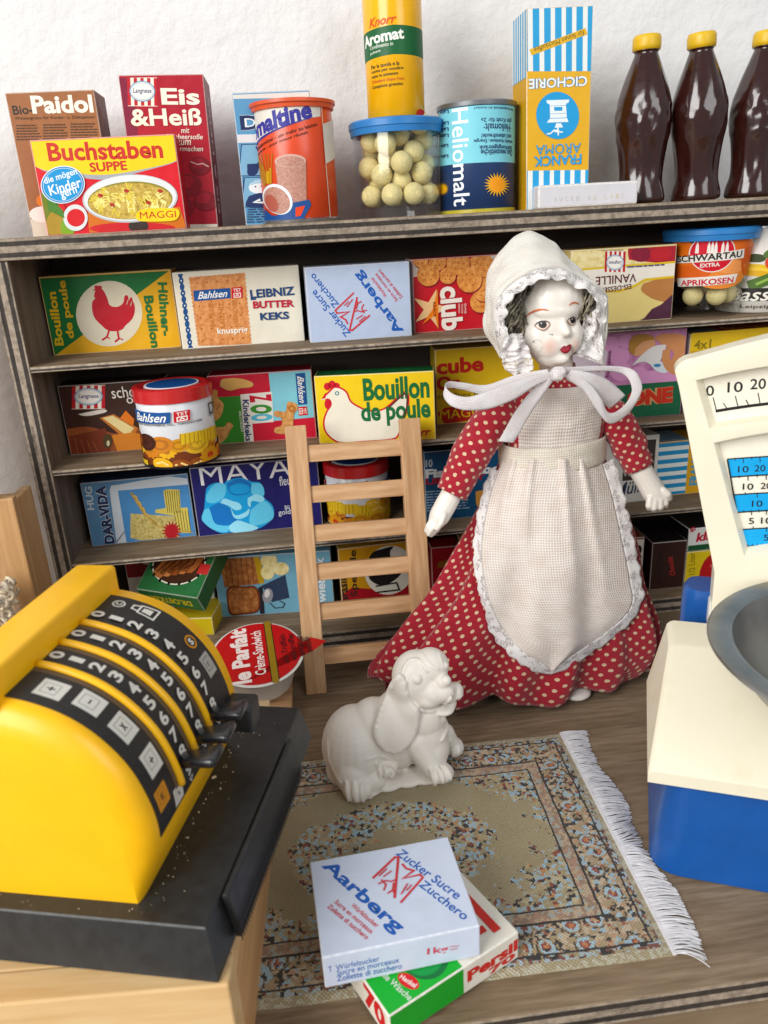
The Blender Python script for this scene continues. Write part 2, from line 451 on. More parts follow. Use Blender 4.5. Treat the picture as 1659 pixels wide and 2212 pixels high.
# ------------------------------------------------------------------ ladder
BEECH = wood('beech_wood', '#ab8058', '#c49b70', '#d9b78f', 2, 1.5, .5, .2)
BEECH_X = wood('beech_wood_rungs', '#a67b52', '#c0966b', '#d5b088', 0, 1.5, .5, .2)
L0 = Vector((-4.9, -4.25, 0)); lt = Vector((-4.76, -.75, 13.1)); r0 = Vector((.72, -4.25, 0)); rt_ = Vector((1.0, -.75, 13.02))
LAD = empty('toy_ladder', L0, label='small beech wood ladder leaning against the shelf', cat='ladder')
up = (lt - L0).normalized(); xax = Vector((1, 0, 0)); xax = (xax - up * xax.dot(up)).normalized(); nrm = xax.cross(up)
def lframe(p, ax, ay, az):
    m = Matrix.Identity(4)
    for i, a in enumerate((ax, ay, az)):
        for j in range(3): m[j][i] = a[j]
    m.translation = p; return m
for p0, p1 in ((L0, lt), (r0, rt_)):
    u_ = (p1 - p0).normalized(); bm = bmesh.new(); bbox(bm, -.52, -.33, -.05, .52, .33, (p1 - p0).length, .05, 2)
    o = done('stile', bm, BEECH, LAD); o.matrix_local = Matrix.Translation((p0 - L0) * S) @ lframe(Vector((0, 0, 0)), xax, u_.cross(xax), u_)
ln = (lt - L0).length
for fz in (.895, .745, .60, .455, .305, .135):
    a = L0.lerp(lt, fz); b = r0.lerp(rt_, fz); d = (b - a).normalized(); bm = bmesh.new()
    bbox(bm, .51, -.2, -.42, (b - a).length - .51, .2, .42, .04, 2)
    o = done('rung', bm, BEECH_X, LAD); o.matrix_local = Matrix.Translation((a - L0) * S) @ lframe(Vector((0, 0, 0)), d, up.cross(d), up)
# ------------------------------------------------------------------ wooden box under the till
PINE = wood('pine_wood_x', '#c9a26c', '#d8b684', '#e2c598', 0, .7, .5, .1)
PINE_Y = wood('pine_wood_y', '#b98a5a', '#c99d6c', '#d5ae80', 1, .7, .5, .1)
cx, cy = -7.36, -23.75; yw = math.radians(-3.3)
WB = empty('wooden_box', (cx, cy, 0), yw, label='pale pine box under the yellow toy cash register', cat='box')
def wpart(name, b, m):
    bm = bmesh.new(); bbox(bm, *b, .06, 2); return done(name, bm, m, WB)
wpart('front_board', (-18, 0, 0, 0, .95, 4.38), PINE); wpart('lid', (-18, .96, 3.6, -.02, 12.6, 4.36), PINE); wpart('side_board', (-.96, .97, 0, -.03, 12.6, 3.58), PINE_Y)
# ------------------------------------------------------------------ rug
t = NT('woven_rug'); sx = t.n('SeparateXYZ'); v0 = t.coord(); t.t.links.new(v0, sx.inputs[0])
vc0 = t.mapping((100, 100, 100)); sn = t.n('VectorMath', operation='SNAP'); t.t.links.new(vc0, sn.inputs[0]); sn.inputs[1].default_value = (.062, .062, .062); vc = sn.outputs[0]   # in cm, stitch by stitch
wob = t.math('MULTIPLY', t.math('SUBTRACT', t.noise(vc, 1.6, 3), .5), .12)
ax = t.math('ABSOLUTE', t.math('MULTIPLY', sx.outputs[0], 100)); ay = t.math('ABSOLUTE', t.math('MULTIPLY', sx.outputs[1], 100))
ed = t.math('ADD', t.math('MINIMUM', t.math('SUBTRACT', 8.3, ax), t.math('SUBTRACT', 5.72, ay)), wob)
def vor(scale, feat='F1', rand=1.):
    nd = t.n('TexVoronoi'); t.t.links.new(vc, nd.inputs['Vector']); nd.inputs['Scale'].default_value = scale; nd.feature = feat; nd.inputs['Randomness'].default_value = rand; return nd
vA = vor(7.5); rnd = t.n('SeparateColor'); t.t.links.new(vA.outputs['Color'], rnd.inputs[0])
field = t.mix(t.noise(vc, .7, 2), '#9a8c68', '#b0a27e')
pal = [(0, '#2a2526'), (.20, '#9dbccb'), (.38, '#8a4530'), (.47, '#b8a67e'), (.70, '#c08a58'), (.76, '#a9c2cc'), (.9, '#c2b594')]
flor = t.ramp(rnd.outputs[0], pal, 'CONSTANT')
pal2 = [(0, '#2c2724'), (.15, '#ab9672'), (.45, '#c6b498'), (.62, '#9dbbc8'), (.74, '#9a5c3e'), (.80, '#bd9a76'), (.93, '#3a3230')]
bord = t.ramp(rnd.outputs[1], pal2, 'CONSTANT')
ros = vor(1.15, rand=.5); rd = ros.outputs['Distance']
rosc = t.ramp(t.math('ADD', rd, t.math('MULTIPLY', wob, 2.6)), [(0, '#c27a45'), (.13, '#8d3b2c'), (.2, '#a8c6d2'), (.31, '#9b8058'), (.36, '#2b2725'), (.42, '#b3a07a')], 'CONSTANT')
border = t.mix(t.math('MULTIPLY', t.math('MULTIPLY', t.math('LESS_THAN', rd, .42), .95), t.math('GREATER_THAN', rnd.outputs[2], .3)), bord, rosc)
pink = t.ramp(rnd.outputs[2], [(0, '#9a7f68'), (.3, '#bca688'), (.6, '#b08a72'), (.8, '#a3aca4')], 'CONSTANT')
n3 = t.math('MULTIPLY', t.math('SUBTRACT', t.noise(vc, .85, 4, .7), .5), 2.0)
x2 = t.math('MULTIPLY', t.math('DIVIDE', ax, 6.3), t.math('DIVIDE', ax, 6.3)); y2 = t.math('MULTIPLY', t.math('DIVIDE', ay, 4.1), t.math('DIVIDE', ay, 4.1))
rr = t.math('ADD', t.math('ADD', x2, y2), n3)
x3 = t.math('MULTIPLY', t.math('DIVIDE', ax, 3.5), t.math('DIVIDE', ax, 3.5)); y3 = t.math('MULTIPLY', t.math('DIVIDE', ay, 2.1), t.math('DIVIDE', ay, 2.1))
r3 = t.math('ADD', t.math('ADD', x3, y3), n3)
ismed = t.math('MULTIPLY', t.math('LESS_THAN', r3, 1.3), t.math('GREATER_THAN', r3, .25))
fm = t.math('MAXIMUM', t.math('GREATER_THAN', rr, .84), ismed)
keep = t.math('GREATER_THAN', rnd.outputs[2], .27)
c = t.mix(t.math('MULTIPLY', fm, keep), field, flor)
def band(c, lo, hi, col):
    return t.mix(t.math('MULTIPLY', t.math('GREATER_THAN', ed, lo), t.math('LESS_THAN', ed, hi)), c, col)
c = band(c, 1.75, 2.2, pink); c = band(c, .55, 1.75, border)
for lo, hi in ((1.66, 1.75), (2.17, 2.24), (.5, .57)): c = band(c, lo, hi, '#26211f')
c = band(c, -1, .28, t.mix(t.math('GREATER_THAN', rnd.outputs[0], .6), '#a89a78', '#bdb79f')); c = band(c, .28, .5, t.ramp(rnd.outputs[0], [(0, '#2a2625'), (.22, '#a8bac0'), (.5, '#a79775'), (.8, '#7d4b39')], 'CONSTANT'))
wv = t.n('TexWave'); t.t.links.new(t.mapping((100, 100, 100), rot=(0, 0, .78)), wv.inputs[0]); wv.inputs['Scale'].default_value = 3.3
wv2 = t.n('TexWave'); t.t.links.new(t.mapping((100, 100, 100), rot=(0, 0, -.78)), wv2.inputs[0]); wv2.inputs['Scale'].default_value = 3.3
wvv = t.math('MULTIPLY', wv.outputs['Fac'], wv2.outputs['Fac'])
c = t.mix(.5, c, t.ramp(wvv, [(0, '#b9b9b9'), (.5, '#ffffff')]), 'MULTIPLY')
t.P('Base Color', c); t.P('Roughness', .62); t.P('Sheen Weight', .2)
t.bump(t.math('ADD', wvv, t.math('MULTIPLY', rnd.outputs[0], .5)), .6, .0005); RUGM = t.m
RC = Vector((-2.3, -15.55, 0.0))
RUG = empty('rug', RC, math.radians(-.8), label='small patterned oriental rug with a white fringe', cat='rug')
bm = bmesh.new(); nx, ny = 60, 44; g = []
for j in range(ny + 1):
    row = []
    for i in range(nx + 1):
        x = -8.3 + 16.6 * i / nx; y = -5.72 + 11.44 * j / ny
        z = .1 + .035 * noise.noise((x * .35, y * .35, 0)) + .02
        if i in (0, nx) or j in (0, ny): z -= .05
        row.append(bm.verts.new((x + .05 * noise.noise((y * .5, 3, 1)), y + .06 * noise.noise((x * .4, 9, 1)), z)))
    g.append(row)
for j in range(ny):
    for i in range(nx): bm.faces.new((g[j][i], g[j][i + 1], g[j + 1][i + 1], g[j + 1][i]))
ext = bmesh.ops.extrude_face_region(bm, geom=bm.faces[:])
for vv in [e for e in ext['geom'] if isinstance(e, bmesh.types.BMVert)]: vv.co.z = .012
done('carpet', bm, RUGM, RUG, smooth=False); autosmooth(RUG.children[0], 50)
bm = bmesh.new(); rr_ = random.Random(5)
FR = M('#cfcdd0', .35, var=.05, vs=300, spec=.6)
for sgn in (1, -1):
    for i in range(420):
        y = -5.75 + 11.5 * (i + rr_.uniform(-.6, .6)) / 420
        ln_ = .98 + .14 * rr_.random() + .12 * noise.noise((y * 1.7, 2, 2)) + .14 * math.sin(y * 1.3)
        split = .42 * math.tanh((y + 1.35) * 2.2) * math.exp(-((y + 1.35) / 1.7) ** 2)      # the gap in the fringe
        dy = split + .13 * noise.noise((y * 3, 0, 5)) + .09 * rr_.gauss(0, 1) + (-.25 if y < -3.5 else 0) * (abs(y + 3.5) / 2)
        w_ = rr_.uniform(.014, .028); n_ = 5; prev = None
        lift = rr_.uniform(.0, .09)
        for k in range(n_ + 1):
            f = k / n_; x = 8.24 + ln_ * f; yy = y + dy * f * f; z = .15 + lift * math.sin(f * 3.1) - .1 * f * f
            a = bm.verts.new((sgn * x, yy - w_, max(.02, z))); b = bm.verts.new((sgn * x, yy + w_, max(.02, z))); cc = bm.verts.new((sgn * x, yy, max(.02, z) + .022))
            if prev:
                bm.faces.new((prev[0], prev[2], cc, a)); bm.faces.new((prev[2], prev[1], b, cc))
            prev = (a, b, cc)
    bbox(bm, min(sgn * 8.2, sgn * 8.34), -5.75, .05, max(sgn * 8.2, sgn * 8.34), 5.75, .17, .03, 1)
done('fringe', bm, FR, RUG, recalc=False, kind='stuff')
# ================================================================== groceries
def food(name, stops, sc, bump=.4, rough=.5):
    t = NT(name); v = t.mapping((100, 100, 100)); f = t.noise(v, sc, 4, .65)
    t.P('Base Color', t.ramp(f, stops)); t.P('Roughness', rough); return t.m
BISC = food('printed_biscuit', [(.3, '#b86a30'), (.5, '#d48a4a'), (.7, '#e5a566')], 4)
CRACK = food('printed_cracker', [(.3, '#b96418'), (.5, '#d98a35'), (.7, '#eda957')], 4)
CREAM = food('printed_ice_cream', [(.3, '#cdb467'), (.5, '#e5d494'), (.7, '#f0e5b8')], 3)
SOUP = food('printed_soup', [(.3, '#8f7a1c'), (.5, '#c2a23a'), (.7, '#dcc669')], 6)
TOAST = food('printed_bread', [(.3, '#7a3d12'), (.5, '#a4602a'), (.7, '#c08444')], 3)
COCOA = food('printed_cocoa', [(.3, '#a06a58'), (.5, '#b47f6e'), (.7, '#c39583')], 9)
CRISP = food('printed_crispbread', [(.3, '#94823a'), (.5, '#c0ad62'), (.7, '#d9cb8c')], 6)
PLUSH = food('printed_pink', [(.3, '#9a4f88'), (.5, '#bd78a8'), (.7, '#d39bc2')], 1.2)
CHOCO = food('printed_chocolate', [(.35, '#2a110a'), (.55, '#4d2413'), (.75, '#74401f')], 2.5)
def swirl_logo(a, x0, y0, x1, y1, flip=False, n=5):
    """striped emblem with an oval name plate (corners in pixels)"""
    a.rect(x0, y0, x1, y1, '#ece4d8'); wd = (x1 - x0) / (2 * n - 1); a.lv += 1
    for i in range(n): a.rect(x0 + 2 * i * wd, y0 + (y1 - y0) * .02, x0 + (2 * i + 1) * wd, y1 - (y1 - y0) * .02, '#b3242c', a.lv)
    cx, cy = (x0 + x1) / 2, (y0 + y1) / 2 + (y1 - y0) * (.04 if flip else -.02); rx, ry = (x1 - x0) * .43, (y1 - y0) * .36
    a.ell(cx, cy, rx, ry, '#5b93b5'); a.ell(cx, cy, rx * .92, ry * .9, '#f0ece4'); a.ell(cx, cy, rx * .86, ry * .82, '#5b93b5'); a.ell(cx, cy, rx * .83, ry * .78, '#f0ece4')
    p, q = (cx - rx * .72, cy), (cx + rx * .72, cy)
    if flip: p, q = q, p
    a.text('Langnese', p, q, ry * .62, '#27306e', .015, .25)
def script_label(a, quad, txt='Bahlsen', bg='#1c4f8c'):
    a.poly(quad, bg); (x0, y0), (x1, y1), (x2, y2), (x3, y3) = quad
    L = ((x0 + x3) / 2, (y0 + y3) / 2); R_ = ((x1 + x2) / 2, (y1 + y2) / 2); h = math.dist(quad[0], quad[3])
    f = lambda t: (L[0] + (R_[0] - L[0]) * t, L[1] + (R_[1] - L[1]) * t)
    a.text(txt, f(.1), f(.92), h * .66, '#f4f2ec', .012, .45)
def tet(a, quad):
    a.poly(quad, '#c0202e'); (x0, y0), (x1, y1), (x2, y2), (x3, y3) = quad
    g = lambda s, t: ((x0 * (1 - s) + x1 * s) * (1 - t) + (x3 * (1 - s) + x2 * s) * t, (y0 * (1 - s) + y1 * s) * (1 - t) + (y3 * (1 - s) + y2 * s) * t)
    a.text('TET', g(.15, .27), g(.85, .27), math.dist(quad[0], quad[3]) * .3, '#f4efe8', .01)
    a.line([g(.2, .55), g(.8, .55), g(.8, .9), g(.2, .9), g(.2, .55)], math.dist(quad[0], quad[1]) * .07, '#f4efe8')
    a.line([g(.35, .8), g(.5, .65), g(.65, .8)], math.dist(quad[0], quad[1]) * .07, '#f4efe8')
Z0, Z1, Z2, Z3, Z4 = 22.5, 16.75, 11.6, 6.5, 1.0
# ---- top board -------------------------------------------------------------
a = Art(3.9, 6.1, [(52, 158), (670, 128), (802, 1128), (228, 1160)])
a.text('Bio-', (105, 278), (241, 268), 66, '#2b2622', .02); a.text('Paidol', (235, 238), (660, 226), 128, '#ece6dc', .035)
a.text('Weizengriess für Kinder- u. Diätspeisen', (118, 336), (672, 322), 27, '#33261d', .004)
for x0, x1, y in ((128, 298, 380), (312, 490, 374), (502, 690, 367)): a.lines(x0, x1, [y + i * 19.5 for i in range(6)], 9, '#4c3425', slope=-.02, seed=int(x0))
a.poly([(205, 1035), (800, 1010), (803, 1130), (228, 1162)], '#cfc6b4'); a.ell(300, 1000, 95, 55, '#e5dfd6'); a.ell(290, 905, 35, 40, '#d27a28')
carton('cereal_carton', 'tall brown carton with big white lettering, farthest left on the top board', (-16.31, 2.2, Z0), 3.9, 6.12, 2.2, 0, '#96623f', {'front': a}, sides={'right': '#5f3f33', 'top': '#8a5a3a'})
a = Art(6.33, 4.02, [(215, 500), (1215, 450), (1300, 1115), (330, 1165)])
a.curve([(200, 490), (1230, 440), (1245, 560), (1232, 640), (1000, 710), (750, 770), (500, 745), (262, 685)], '#a7a9ad', n=4)
a.curve([(200, 480), (1240, 420), (1240, 560), (1225, 638), (980, 700), (740, 736), (520, 725), (255, 680)], '#f2cf0e', n=4)
a.poly([(195, 470), (1240, 420), (1238, 600), (235, 640)], '#f2cf0e')
a.text('Buchstaben', (338, 582), (1132, 556), 128, '#bf3a2e', .03); a.text('SUPPE', (626, 686), (882, 670), 66, '#bf3a2e', .03)
a.curve([(290, 860), (380, 850), (440, 1150), (330, 1165)], '#6d7a2c'); a.ell(390, 1080, 66, 95, '#a98a3e'); a.ell(470, 1100, 50, 70, '#7fa23a')
a.poly([(605, 1000), (1250, 960), (1300, 1120), (620, 1150)], '#c9702a'); a.ell(920, 1110, 300, 42, '#c22a2e'); a.ell(960, 1095, 70, 48, '#33251f')
a.ell(905, 902, 332, 168, '#b9bcbe', -3); a.ell(905, 898, 322, 160, '#dfe2e2', -3); a.ell(905, 915, 296, 132, '#8d8238', -3); a.ell(905, 920, 288, 125, SOUP, -3)
rn = random.Random(3); a.lv += 1
for i in range(46):
    an, ra = rn.uniform(0, 6.28), math.sqrt(rn.random()); x, y = 900 + 255 * ra * math.cos(an), 918 + 100 * ra * math.sin(an); th = rn.uniform(0, 6.28); l = rn.uniform(20, 30)
    a.text(rn.choice('EAMPLNFKHRSZ'), (x - l * math.cos(th), y - l * math.sin(th)), (x + l * math.cos(th), y + l * math.sin(th)), 46, rn.choice(['#e6d780', '#efe39c', '#d9c55c']), .02, lv=a.lv + i * .1)
a.lv += 6
for x, y in ((880, 848), (780, 945), (1030, 930), (1115, 850), (700, 880)): a.ell(x, y, 19, 12, '#a9362a', 20, a.lv)
a.ell(525, 1035, 84, 92, '#d8dcdc'); a.ell(528, 1035, 62, 62, '#c9242c'); a.ell(430, 968, 26, 30, '#c9242c')
a.poly([(330, 870), (440, 985), (450, 1040), (340, 980)], '#4f7d35')
a.ell(442, 806, 152, 130, '#e8eef0', -12); a.ell(442, 806, 146, 124, '#1f83bd', -12); a.ell(442, 806, 136, 115, '#e8eef0', -12); a.ell(442, 806, 133, 112, '#2b93cc', -12)
for s_, p, q_, h in (('die mögen', (316, 788), (540, 716), 58), ('Kinder', (345, 850), (566, 786), 72), ('gern', (428, 888), (540, 850), 62)): a.text(s_, p, q_, h, '#eef4f5', .015, .1)
a.curve([(945, 1010), (1000, 975), (1200, 970), (1247, 990), (1240, 1035), (1190, 1060), (990, 1062), (945, 1040)], '#f2cf0e', n=3); a.text('MAGGI', (972, 1020), (1224, 1010), 48, '#b52c27', 0.)
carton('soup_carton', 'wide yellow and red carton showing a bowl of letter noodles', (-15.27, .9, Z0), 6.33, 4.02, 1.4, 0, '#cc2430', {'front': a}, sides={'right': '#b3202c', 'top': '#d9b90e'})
a = Art(3.85, 6.65, [(850, 45), (1405, 30), (1505, 1100), (955, 1132)])
a.curve([(840, 40), (930, 40), (960, 300), (980, 700), (960, 1140), (930, 1140)], '#7a1c38'); swirl_logo(a, 907, 45, 1104, 240)
a.text('Eis', (1128, 172), (1380, 170), 112, '#efe6d6', .03); a.text('&Heiß', (922, 318), (1392, 306), 120, '#efe6d6', .025)
for s_, x0, x1, y in (('mit', 1256, 1312, 403), ('Himbeersoße', 1158, 1400, 446), ('zum', 1225, 1322, 488), ('Selbermachen', 1150, 1402, 530)): a.text(s_, (x0, y), (x1, y - 2), 36, '#efe6d6', .005, .2)
for x, y, r in ((1150, 720, 95), (1300, 790, 90), (1120, 880, 100), (1380, 650, 70), (1260, 950, 85), (1420, 900, 80), (1080, 1030, 80)): a.ell(x, y, r, r * .9, '#7d1524'); a.ell(x - r * .2, y - r * .25, r * .62, r * .5, '#99202e', -20)
a.line([(1320, 620), (1365, 640), (1400, 632), (1440, 655)], 7, '#e0b7b4'); a.poly([(960, 1090), (1505, 1068), (1507, 1110), (960, 1140)], '#d9d2c6')
b = Art(2.9, 6.65); b.text('EIS & HEISS', (50, 25), (50, 205), 26, '#c4a9a4', .02)
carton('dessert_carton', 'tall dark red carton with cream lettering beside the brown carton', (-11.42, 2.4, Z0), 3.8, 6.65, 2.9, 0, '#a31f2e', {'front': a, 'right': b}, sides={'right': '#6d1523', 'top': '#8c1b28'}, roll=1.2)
a = Art(3.6, 5.75, [(80, 640), (400, 628), (505, 1545), (190, 1558)])
a.rect(60, 620, 420, 672, '#d9d6cf'); a.text('DR', (125, 836), (285, 830), 100, '#1b2a55', .03, out='#e4e7e8', ow=.05); a.rect(110, 915, 480, 972, '#d8d5d6')
a.rect(137, 982, 300, 1204, '#1d2f5c'); a.rect(141, 987, 300, 1199, '#7ea9c4'); a.curve([(170, 1120), (225, 1120), (222, 1150), (212, 1195), (178, 1195), (172, 1150)], '#1d2f5c'); a.line([(200, 1000), (230, 1080), (190, 1180)], 6, '#1d2f5c'); a.poly([(200, 985), (250, 990), (240, 1060)], '#1d2f5c')
a.rect(160, 1213, 480, 1424, '#1d2f5c'); a.rect(166, 1218, 480, 1419, '#7ea9c4')
a.ell(228, 1282, 42, 46, '#dfe5e6'); a.curve([(190, 1270), (215, 1232), (270, 1240), (275, 1275), (230, 1258)], '#a9c6d8'); a.curve([(190, 1345), (240, 1325), (275, 1360), (290, 1422), (185, 1422)], '#1d2f5c'); a.line([(240, 1372), (215, 1390), (265, 1395)], 9, '#dfe5e6'); a.ell(214, 1280, 4, 5, '#1d2f5c'); a.ell(240, 1278, 4, 5, '#1d2f5c')
a.lines(190, 480, [1436 + 18 * i for i in range(6)], 8, '#2c4566', seed=9)
carton('rusk_carton', 'blue carton with small drawn scenes half hidden behind the orange can', (-6.28, 2.5, Z0), 3.6, 5.8, 1.6, 0, '#5f92b6', {'front': a}, sides={'top': '#d9d6cf'})
def can(name, label, c, r, H, body, art, parts, cat='tin', a_mid=-math.pi / 2, group=None, rz=None, extra=None, rough=.3):
    """parts: list of (name, profile, material)"""
    o = empty(name, c, label=label, cat=cat, group=group); bm = bmesh.new(); mats = [M(body, rough, var=.03)]
    prof = [(r * .96, 0.02), (r, .06), (r, H - .06), (r * .97, H)] if rz is None else [(rz(H * i / 8), H * i / 8) for i in range(9)]
    lathe(bm, prof, 72)
    for f in bm.faces: f.smooth = len(f.verts) == 4
    bmesh.ops.recalc_face_normals(bm, faces=bm.faces)
    if art: apply_art(bm, mats, art, cylplace(r, a_mid, rz=rz))
    done('can_body', bm, mats, o, recalc=False)
    for nm, pr, m in parts:
        b2 = bmesh.new(); lathe(b2, pr, 72); p_ = done(nm, b2, m, o); autosmooth(p_, 35)
    return o
SILV = M('#b5b7ba', .28, .9, var=.04, vs=200); RIMG = M('#8d8f92', .35, .8, var=.06)
r = 1.84; a = Art(math.pi * r, 5.1, [(230, 690), (770, 676), (830, 1492), (312, 1535)], True)
a.poly([(215, 660), (690, 655), (692, 772), (640, 785), (258, 955), (235, 900)], '#dcd8ce'); a.poly([(255, 945), (640, 778), (640, 783), (258, 962)], '#2e2f80')
a.text('omaltine', (236, 872), (628, 726), 128, '#37358c', .045, .12)
a.text('Kraftnährmittel – um mehr zu leisten', (262, 992), (668, 826), 26, '#3d1910', .012); a.text('moderne – pour mieux réussir', (268, 1028), (612, 886), 26, '#3d1910', .012)
for x0, x1, y1 in ((262, 330, 1230), (290, 338, 1240), (320, 345, 1238), (345, 352, 1240), (372, 362, 1240)): a.line([(x0, 1025), (x1, y1)], 6, '#a9741f')
a.line([(340, 1150), (342, 1240)], 18, '#c59a3a'); a.line([(360, 1130), (362, 1240)], 16, '#b98a2c')
a.poly([(390, 1085), (596, 1080), (602, 1365), (575, 1380), (425, 1380)], COCOA); a.ell(493, 1084, 103, 46, '#cba598'); a.ell(493, 1090, 92, 36, COCOA)
a.curve([(318, 1420), (400, 1470), (500, 1340), (514, 1420), (505, 1500), (470, 1540), (335, 1545)], '#1f4a86', n=3)
a.poly([(505, 1378), (620, 1352), (632, 1390), (585, 1482), (500, 1510)], '#1f4a86'); a.poly([(530, 1410), (592, 1395), (565, 1465), (530, 1475)], '#d8481e')
a.ell(408, 1352, 92, 118, '#dfe3e6', -38); a.ell(404, 1360, 80, 104, COCOA, -38); a.ell(370, 1380, 40, 66, '#a55a4c', -25)
a.poly([(630, 1478), (722, 1470), (724, 1502), (632, 1508)], '#3a1a12'); a.poly([(633, 1481), (719, 1473), (721, 1499), (635, 1505)], '#d8481e'); a.text('WANDER', (640, 1492), (716, 1486), 17, '#3a1a12', .03)
a.line([(690, 672), (722, 1060), (762, 1520)], 5, '#dfc9b8'); a.poly([(700, 825), (773, 770), (790, 1040), (725, 1098)], '#d9d4ca')
OR = M('#d9562b', .4, var=.05)
can('cocoa_can', 'orange can with a slanted white name band and a cocoa cup', (-3.54, 1.0 + r, Z0), r, 5.2, '#d8481e', a, [('base_ring', [(r * .9, 0), (r + .08, .02), (r + .1, .14), (r + .02, .2)], SILV), ('plastic_lid', [(r + .02, 4.92), (r + .1, 4.94), (r + .13, 5.08), (r + .2, 5.14), (r + .2, 5.28), (r * .98, 5.32)], OR)])
# jar with balls, yellow can on its lid
def plastic():
    t = NT('clear_plastic'); tr = t.n('BsdfTransparent'); tr.inputs[0].default_value = (.965, .97, .975, 1); gl = t.n('BsdfGlossy'); gl.inputs['Roughness'].default_value = .05
    lw = t.n('LayerWeight'); lw.inputs[0].default_value = .5; fr = t.n('Math', operation='MULTIPLY_ADD'); t.t.links.new(t.math('POWER', lw.outputs['Facing'], 3.0), fr.inputs[0]); fr.inputs[1].default_value = .7; fr.inputs[2].default_value = .035; mx = t.n('MixShader'); t.t.links.new(fr.outputs[0], mx.inputs[0]); t.t.links.new(tr.outputs[0], mx.inputs[1]); t.t.links.new(gl.outputs[0], mx.inputs[2]); t.t.links.new(mx.outputs[0], t.out.inputs[0]); return t.m
CLEAR = plastic(); BLUELID = M('#2779bd', .38, var=.03)
BALL = M('#ecdc9a', .75, var=.07, vs=700, bump=.25, bs=1500)
bm = bmesh.new(); bmesh.ops.create_icosphere(bm, subdivisions=4, radius=.52)
for v in bm.verts: v.co *= S * (1 + .012 * noise.noise(v.co * 5))
BME = bpy.data.meshes.new('ball'); bm.to_mesh(BME); bm.free(); BME.materials.append(BALL)
for p in BME.polygons: p.use_smooth = True
def fill(c, R0, floor, n, seed, label, group, fixed=()):
    rn = random.Random(seed); pl = [Vector(f) for f in fixed]; r = .525
    while len(pl) < n:
        best = None
        for _ in range(260):
            an = rn.uniform(0, 2 * math.pi); ra = (R0 - r) * math.sqrt(rn.random()); x, y = ra * math.cos(an), ra * math.sin(an); z = floor + r
            for q_ in pl:
                d2 = (x - q_.x) ** 2 + (y - q_.y) ** 2
                if d2 < 4 * r * r: z = max(z, q_.z + math.sqrt(4 * r * r - d2))
            if best is None or z - .02 * rn.random() < best.z: best = Vector((x, y, z))
        pl.append(best)
    for p in pl: link('candy_ball', BME, loc=Vector(c) + p, rot=(rn.uniform(0, 6), rn.uniform(0, 6), 0), label=label, cat='ball', group=group)
def jar(name, label, c, r, H, lid_r, lid_h, rz):
    o = empty(name, c, label=label, cat='jar'); bm = bmesh.new()
    out = [(rz(z), z) for z in (0, .06, .4, 1, 2, 3, H)]; inn = [(rz(z) - .1, z) for z in (H, 3, 2, 1, .52)]
    lathe(bm, out + inn + [(.02, .5)], 72, cap=False); bm.faces.new([v for v in bm.verts if abs(v.co.z) < 1e-6])
    autosmooth(done('clear_body', bm, CLEAR, o), 40)
    bm = bmesh.new(); lathe(bm, [(lid_r - .28, H - .02), (lid_r - .24, H - .26), (lid_r - .08, H - .28), (lid_r - .04, H - .02), (lid_r, H + .02), (lid_r, H + lid_h), (lid_r - .08, H + lid_h + .07), (lid_r - .35, H + lid_h + .08), (lid_r - .4, H + lid_h + .03)], 72)
    autosmooth(done('blue_lid', bm, BLUELID, o), 35); return o
JC = (1.46, 1.35 + 2.1, Z0)
jar('candy_jar', 'clear jar of pale yellow balls with a blue lid standing on the top board', JC, 2.1, 4.05, 2.33, .28, lambda z: 2.1 + .018 * z if z > .05 else 2.04)
fx = [(-1.42, -.62, 1.05), (-.52, -1.42, 1.05), (.56, -1.42, 1.05), (1.42, -.6, 1.05), (0, 0.1, 1.05), (-.95, 1.2, 1.05), (.9, 1.25, 1.05)]
fill(JC, 1.99, .54, 33, 4, 'pale yellow ball in the clear jar on the top board', 'yellow balls in the jar on the top board', fx)
r = 1.37; a = Art(math.pi * r, 5.9, [(1020, 0), (1443, 0), (1463, 745), (1058, 760)], True)
a = Art(math.pi * r, 5.9, None, True); hk = 100 * 4.33 / a.W
a.Hm = homography([(1018, 0), (1443, 0), (1463, 745), (1058, 760)], [(0, hk), (100, hk), (100, 0), (0, 0)])
a.poly([(1000, 140), (1235, 112), (1470, 128), (1470, 330), (1240, 318), (1030, 345)], '#1c5c33'); a.poly([(1455, 128), (1480, 130), (1480, 330), (1460, 330)], '#1c5c33', a.lv)
a.text('Knorr', (1068, 80), (1264, 68), 66, '#cf5a1c', .03, .35); a.text('Aromat', (1038, 202), (1312, 170), 84, '#eef0e8', .035)
for s_, x0, x1, y, c_ in (('Condimento in', 1076, 1238, 250, '#d8e0d4'), ('polvere', 1079, 1150, 293, '#d8e0d4'), ('Per la tavola e la', 1085, 1280, 388, '#3c3518'), ('cucina per condire', 1087, 1308, 424, '#3c3518'), ('tutte le pietanze', 1089, 1272, 460, '#3c3518'), ("Chiudere dopo l'uso", 1091, 1316, 496, '#c5641c'), ('Campione gratuito', 1093, 1306, 534, '#3c3518')): a.text(s_, (x0, y + 4), (x1, y - 8), 28, c_, .012)
a.ell(1430, 728, 32, 34, '#c01f22')
can('seasoning_can', 'slim yellow can with a green band standing on the blue jar lid', (JC[0] - .03, JC[1] - .6, Z0 + 4.4), r, 5.9, '#eeb008', a, [('cap', [(r * .8, 5.92), (r * .98, 5.95), (r * .98, 6.3), (r * .9, 6.4)], M('#c01f22', .35))], rough=.2, a_mid=math.radians(-97))
r = 1.87; a = Art(math.pi * r, 4.75, [(97, 512), (462, 484), (468, 1012), (107, 1040)], True)
a.poly([(90, 490), (470, 460), (470, 768), (108, 788)], '#86cbd9'); a.text('Heliomalt', (198, 514), (208, 992), 76, '#e9eef0', .012)
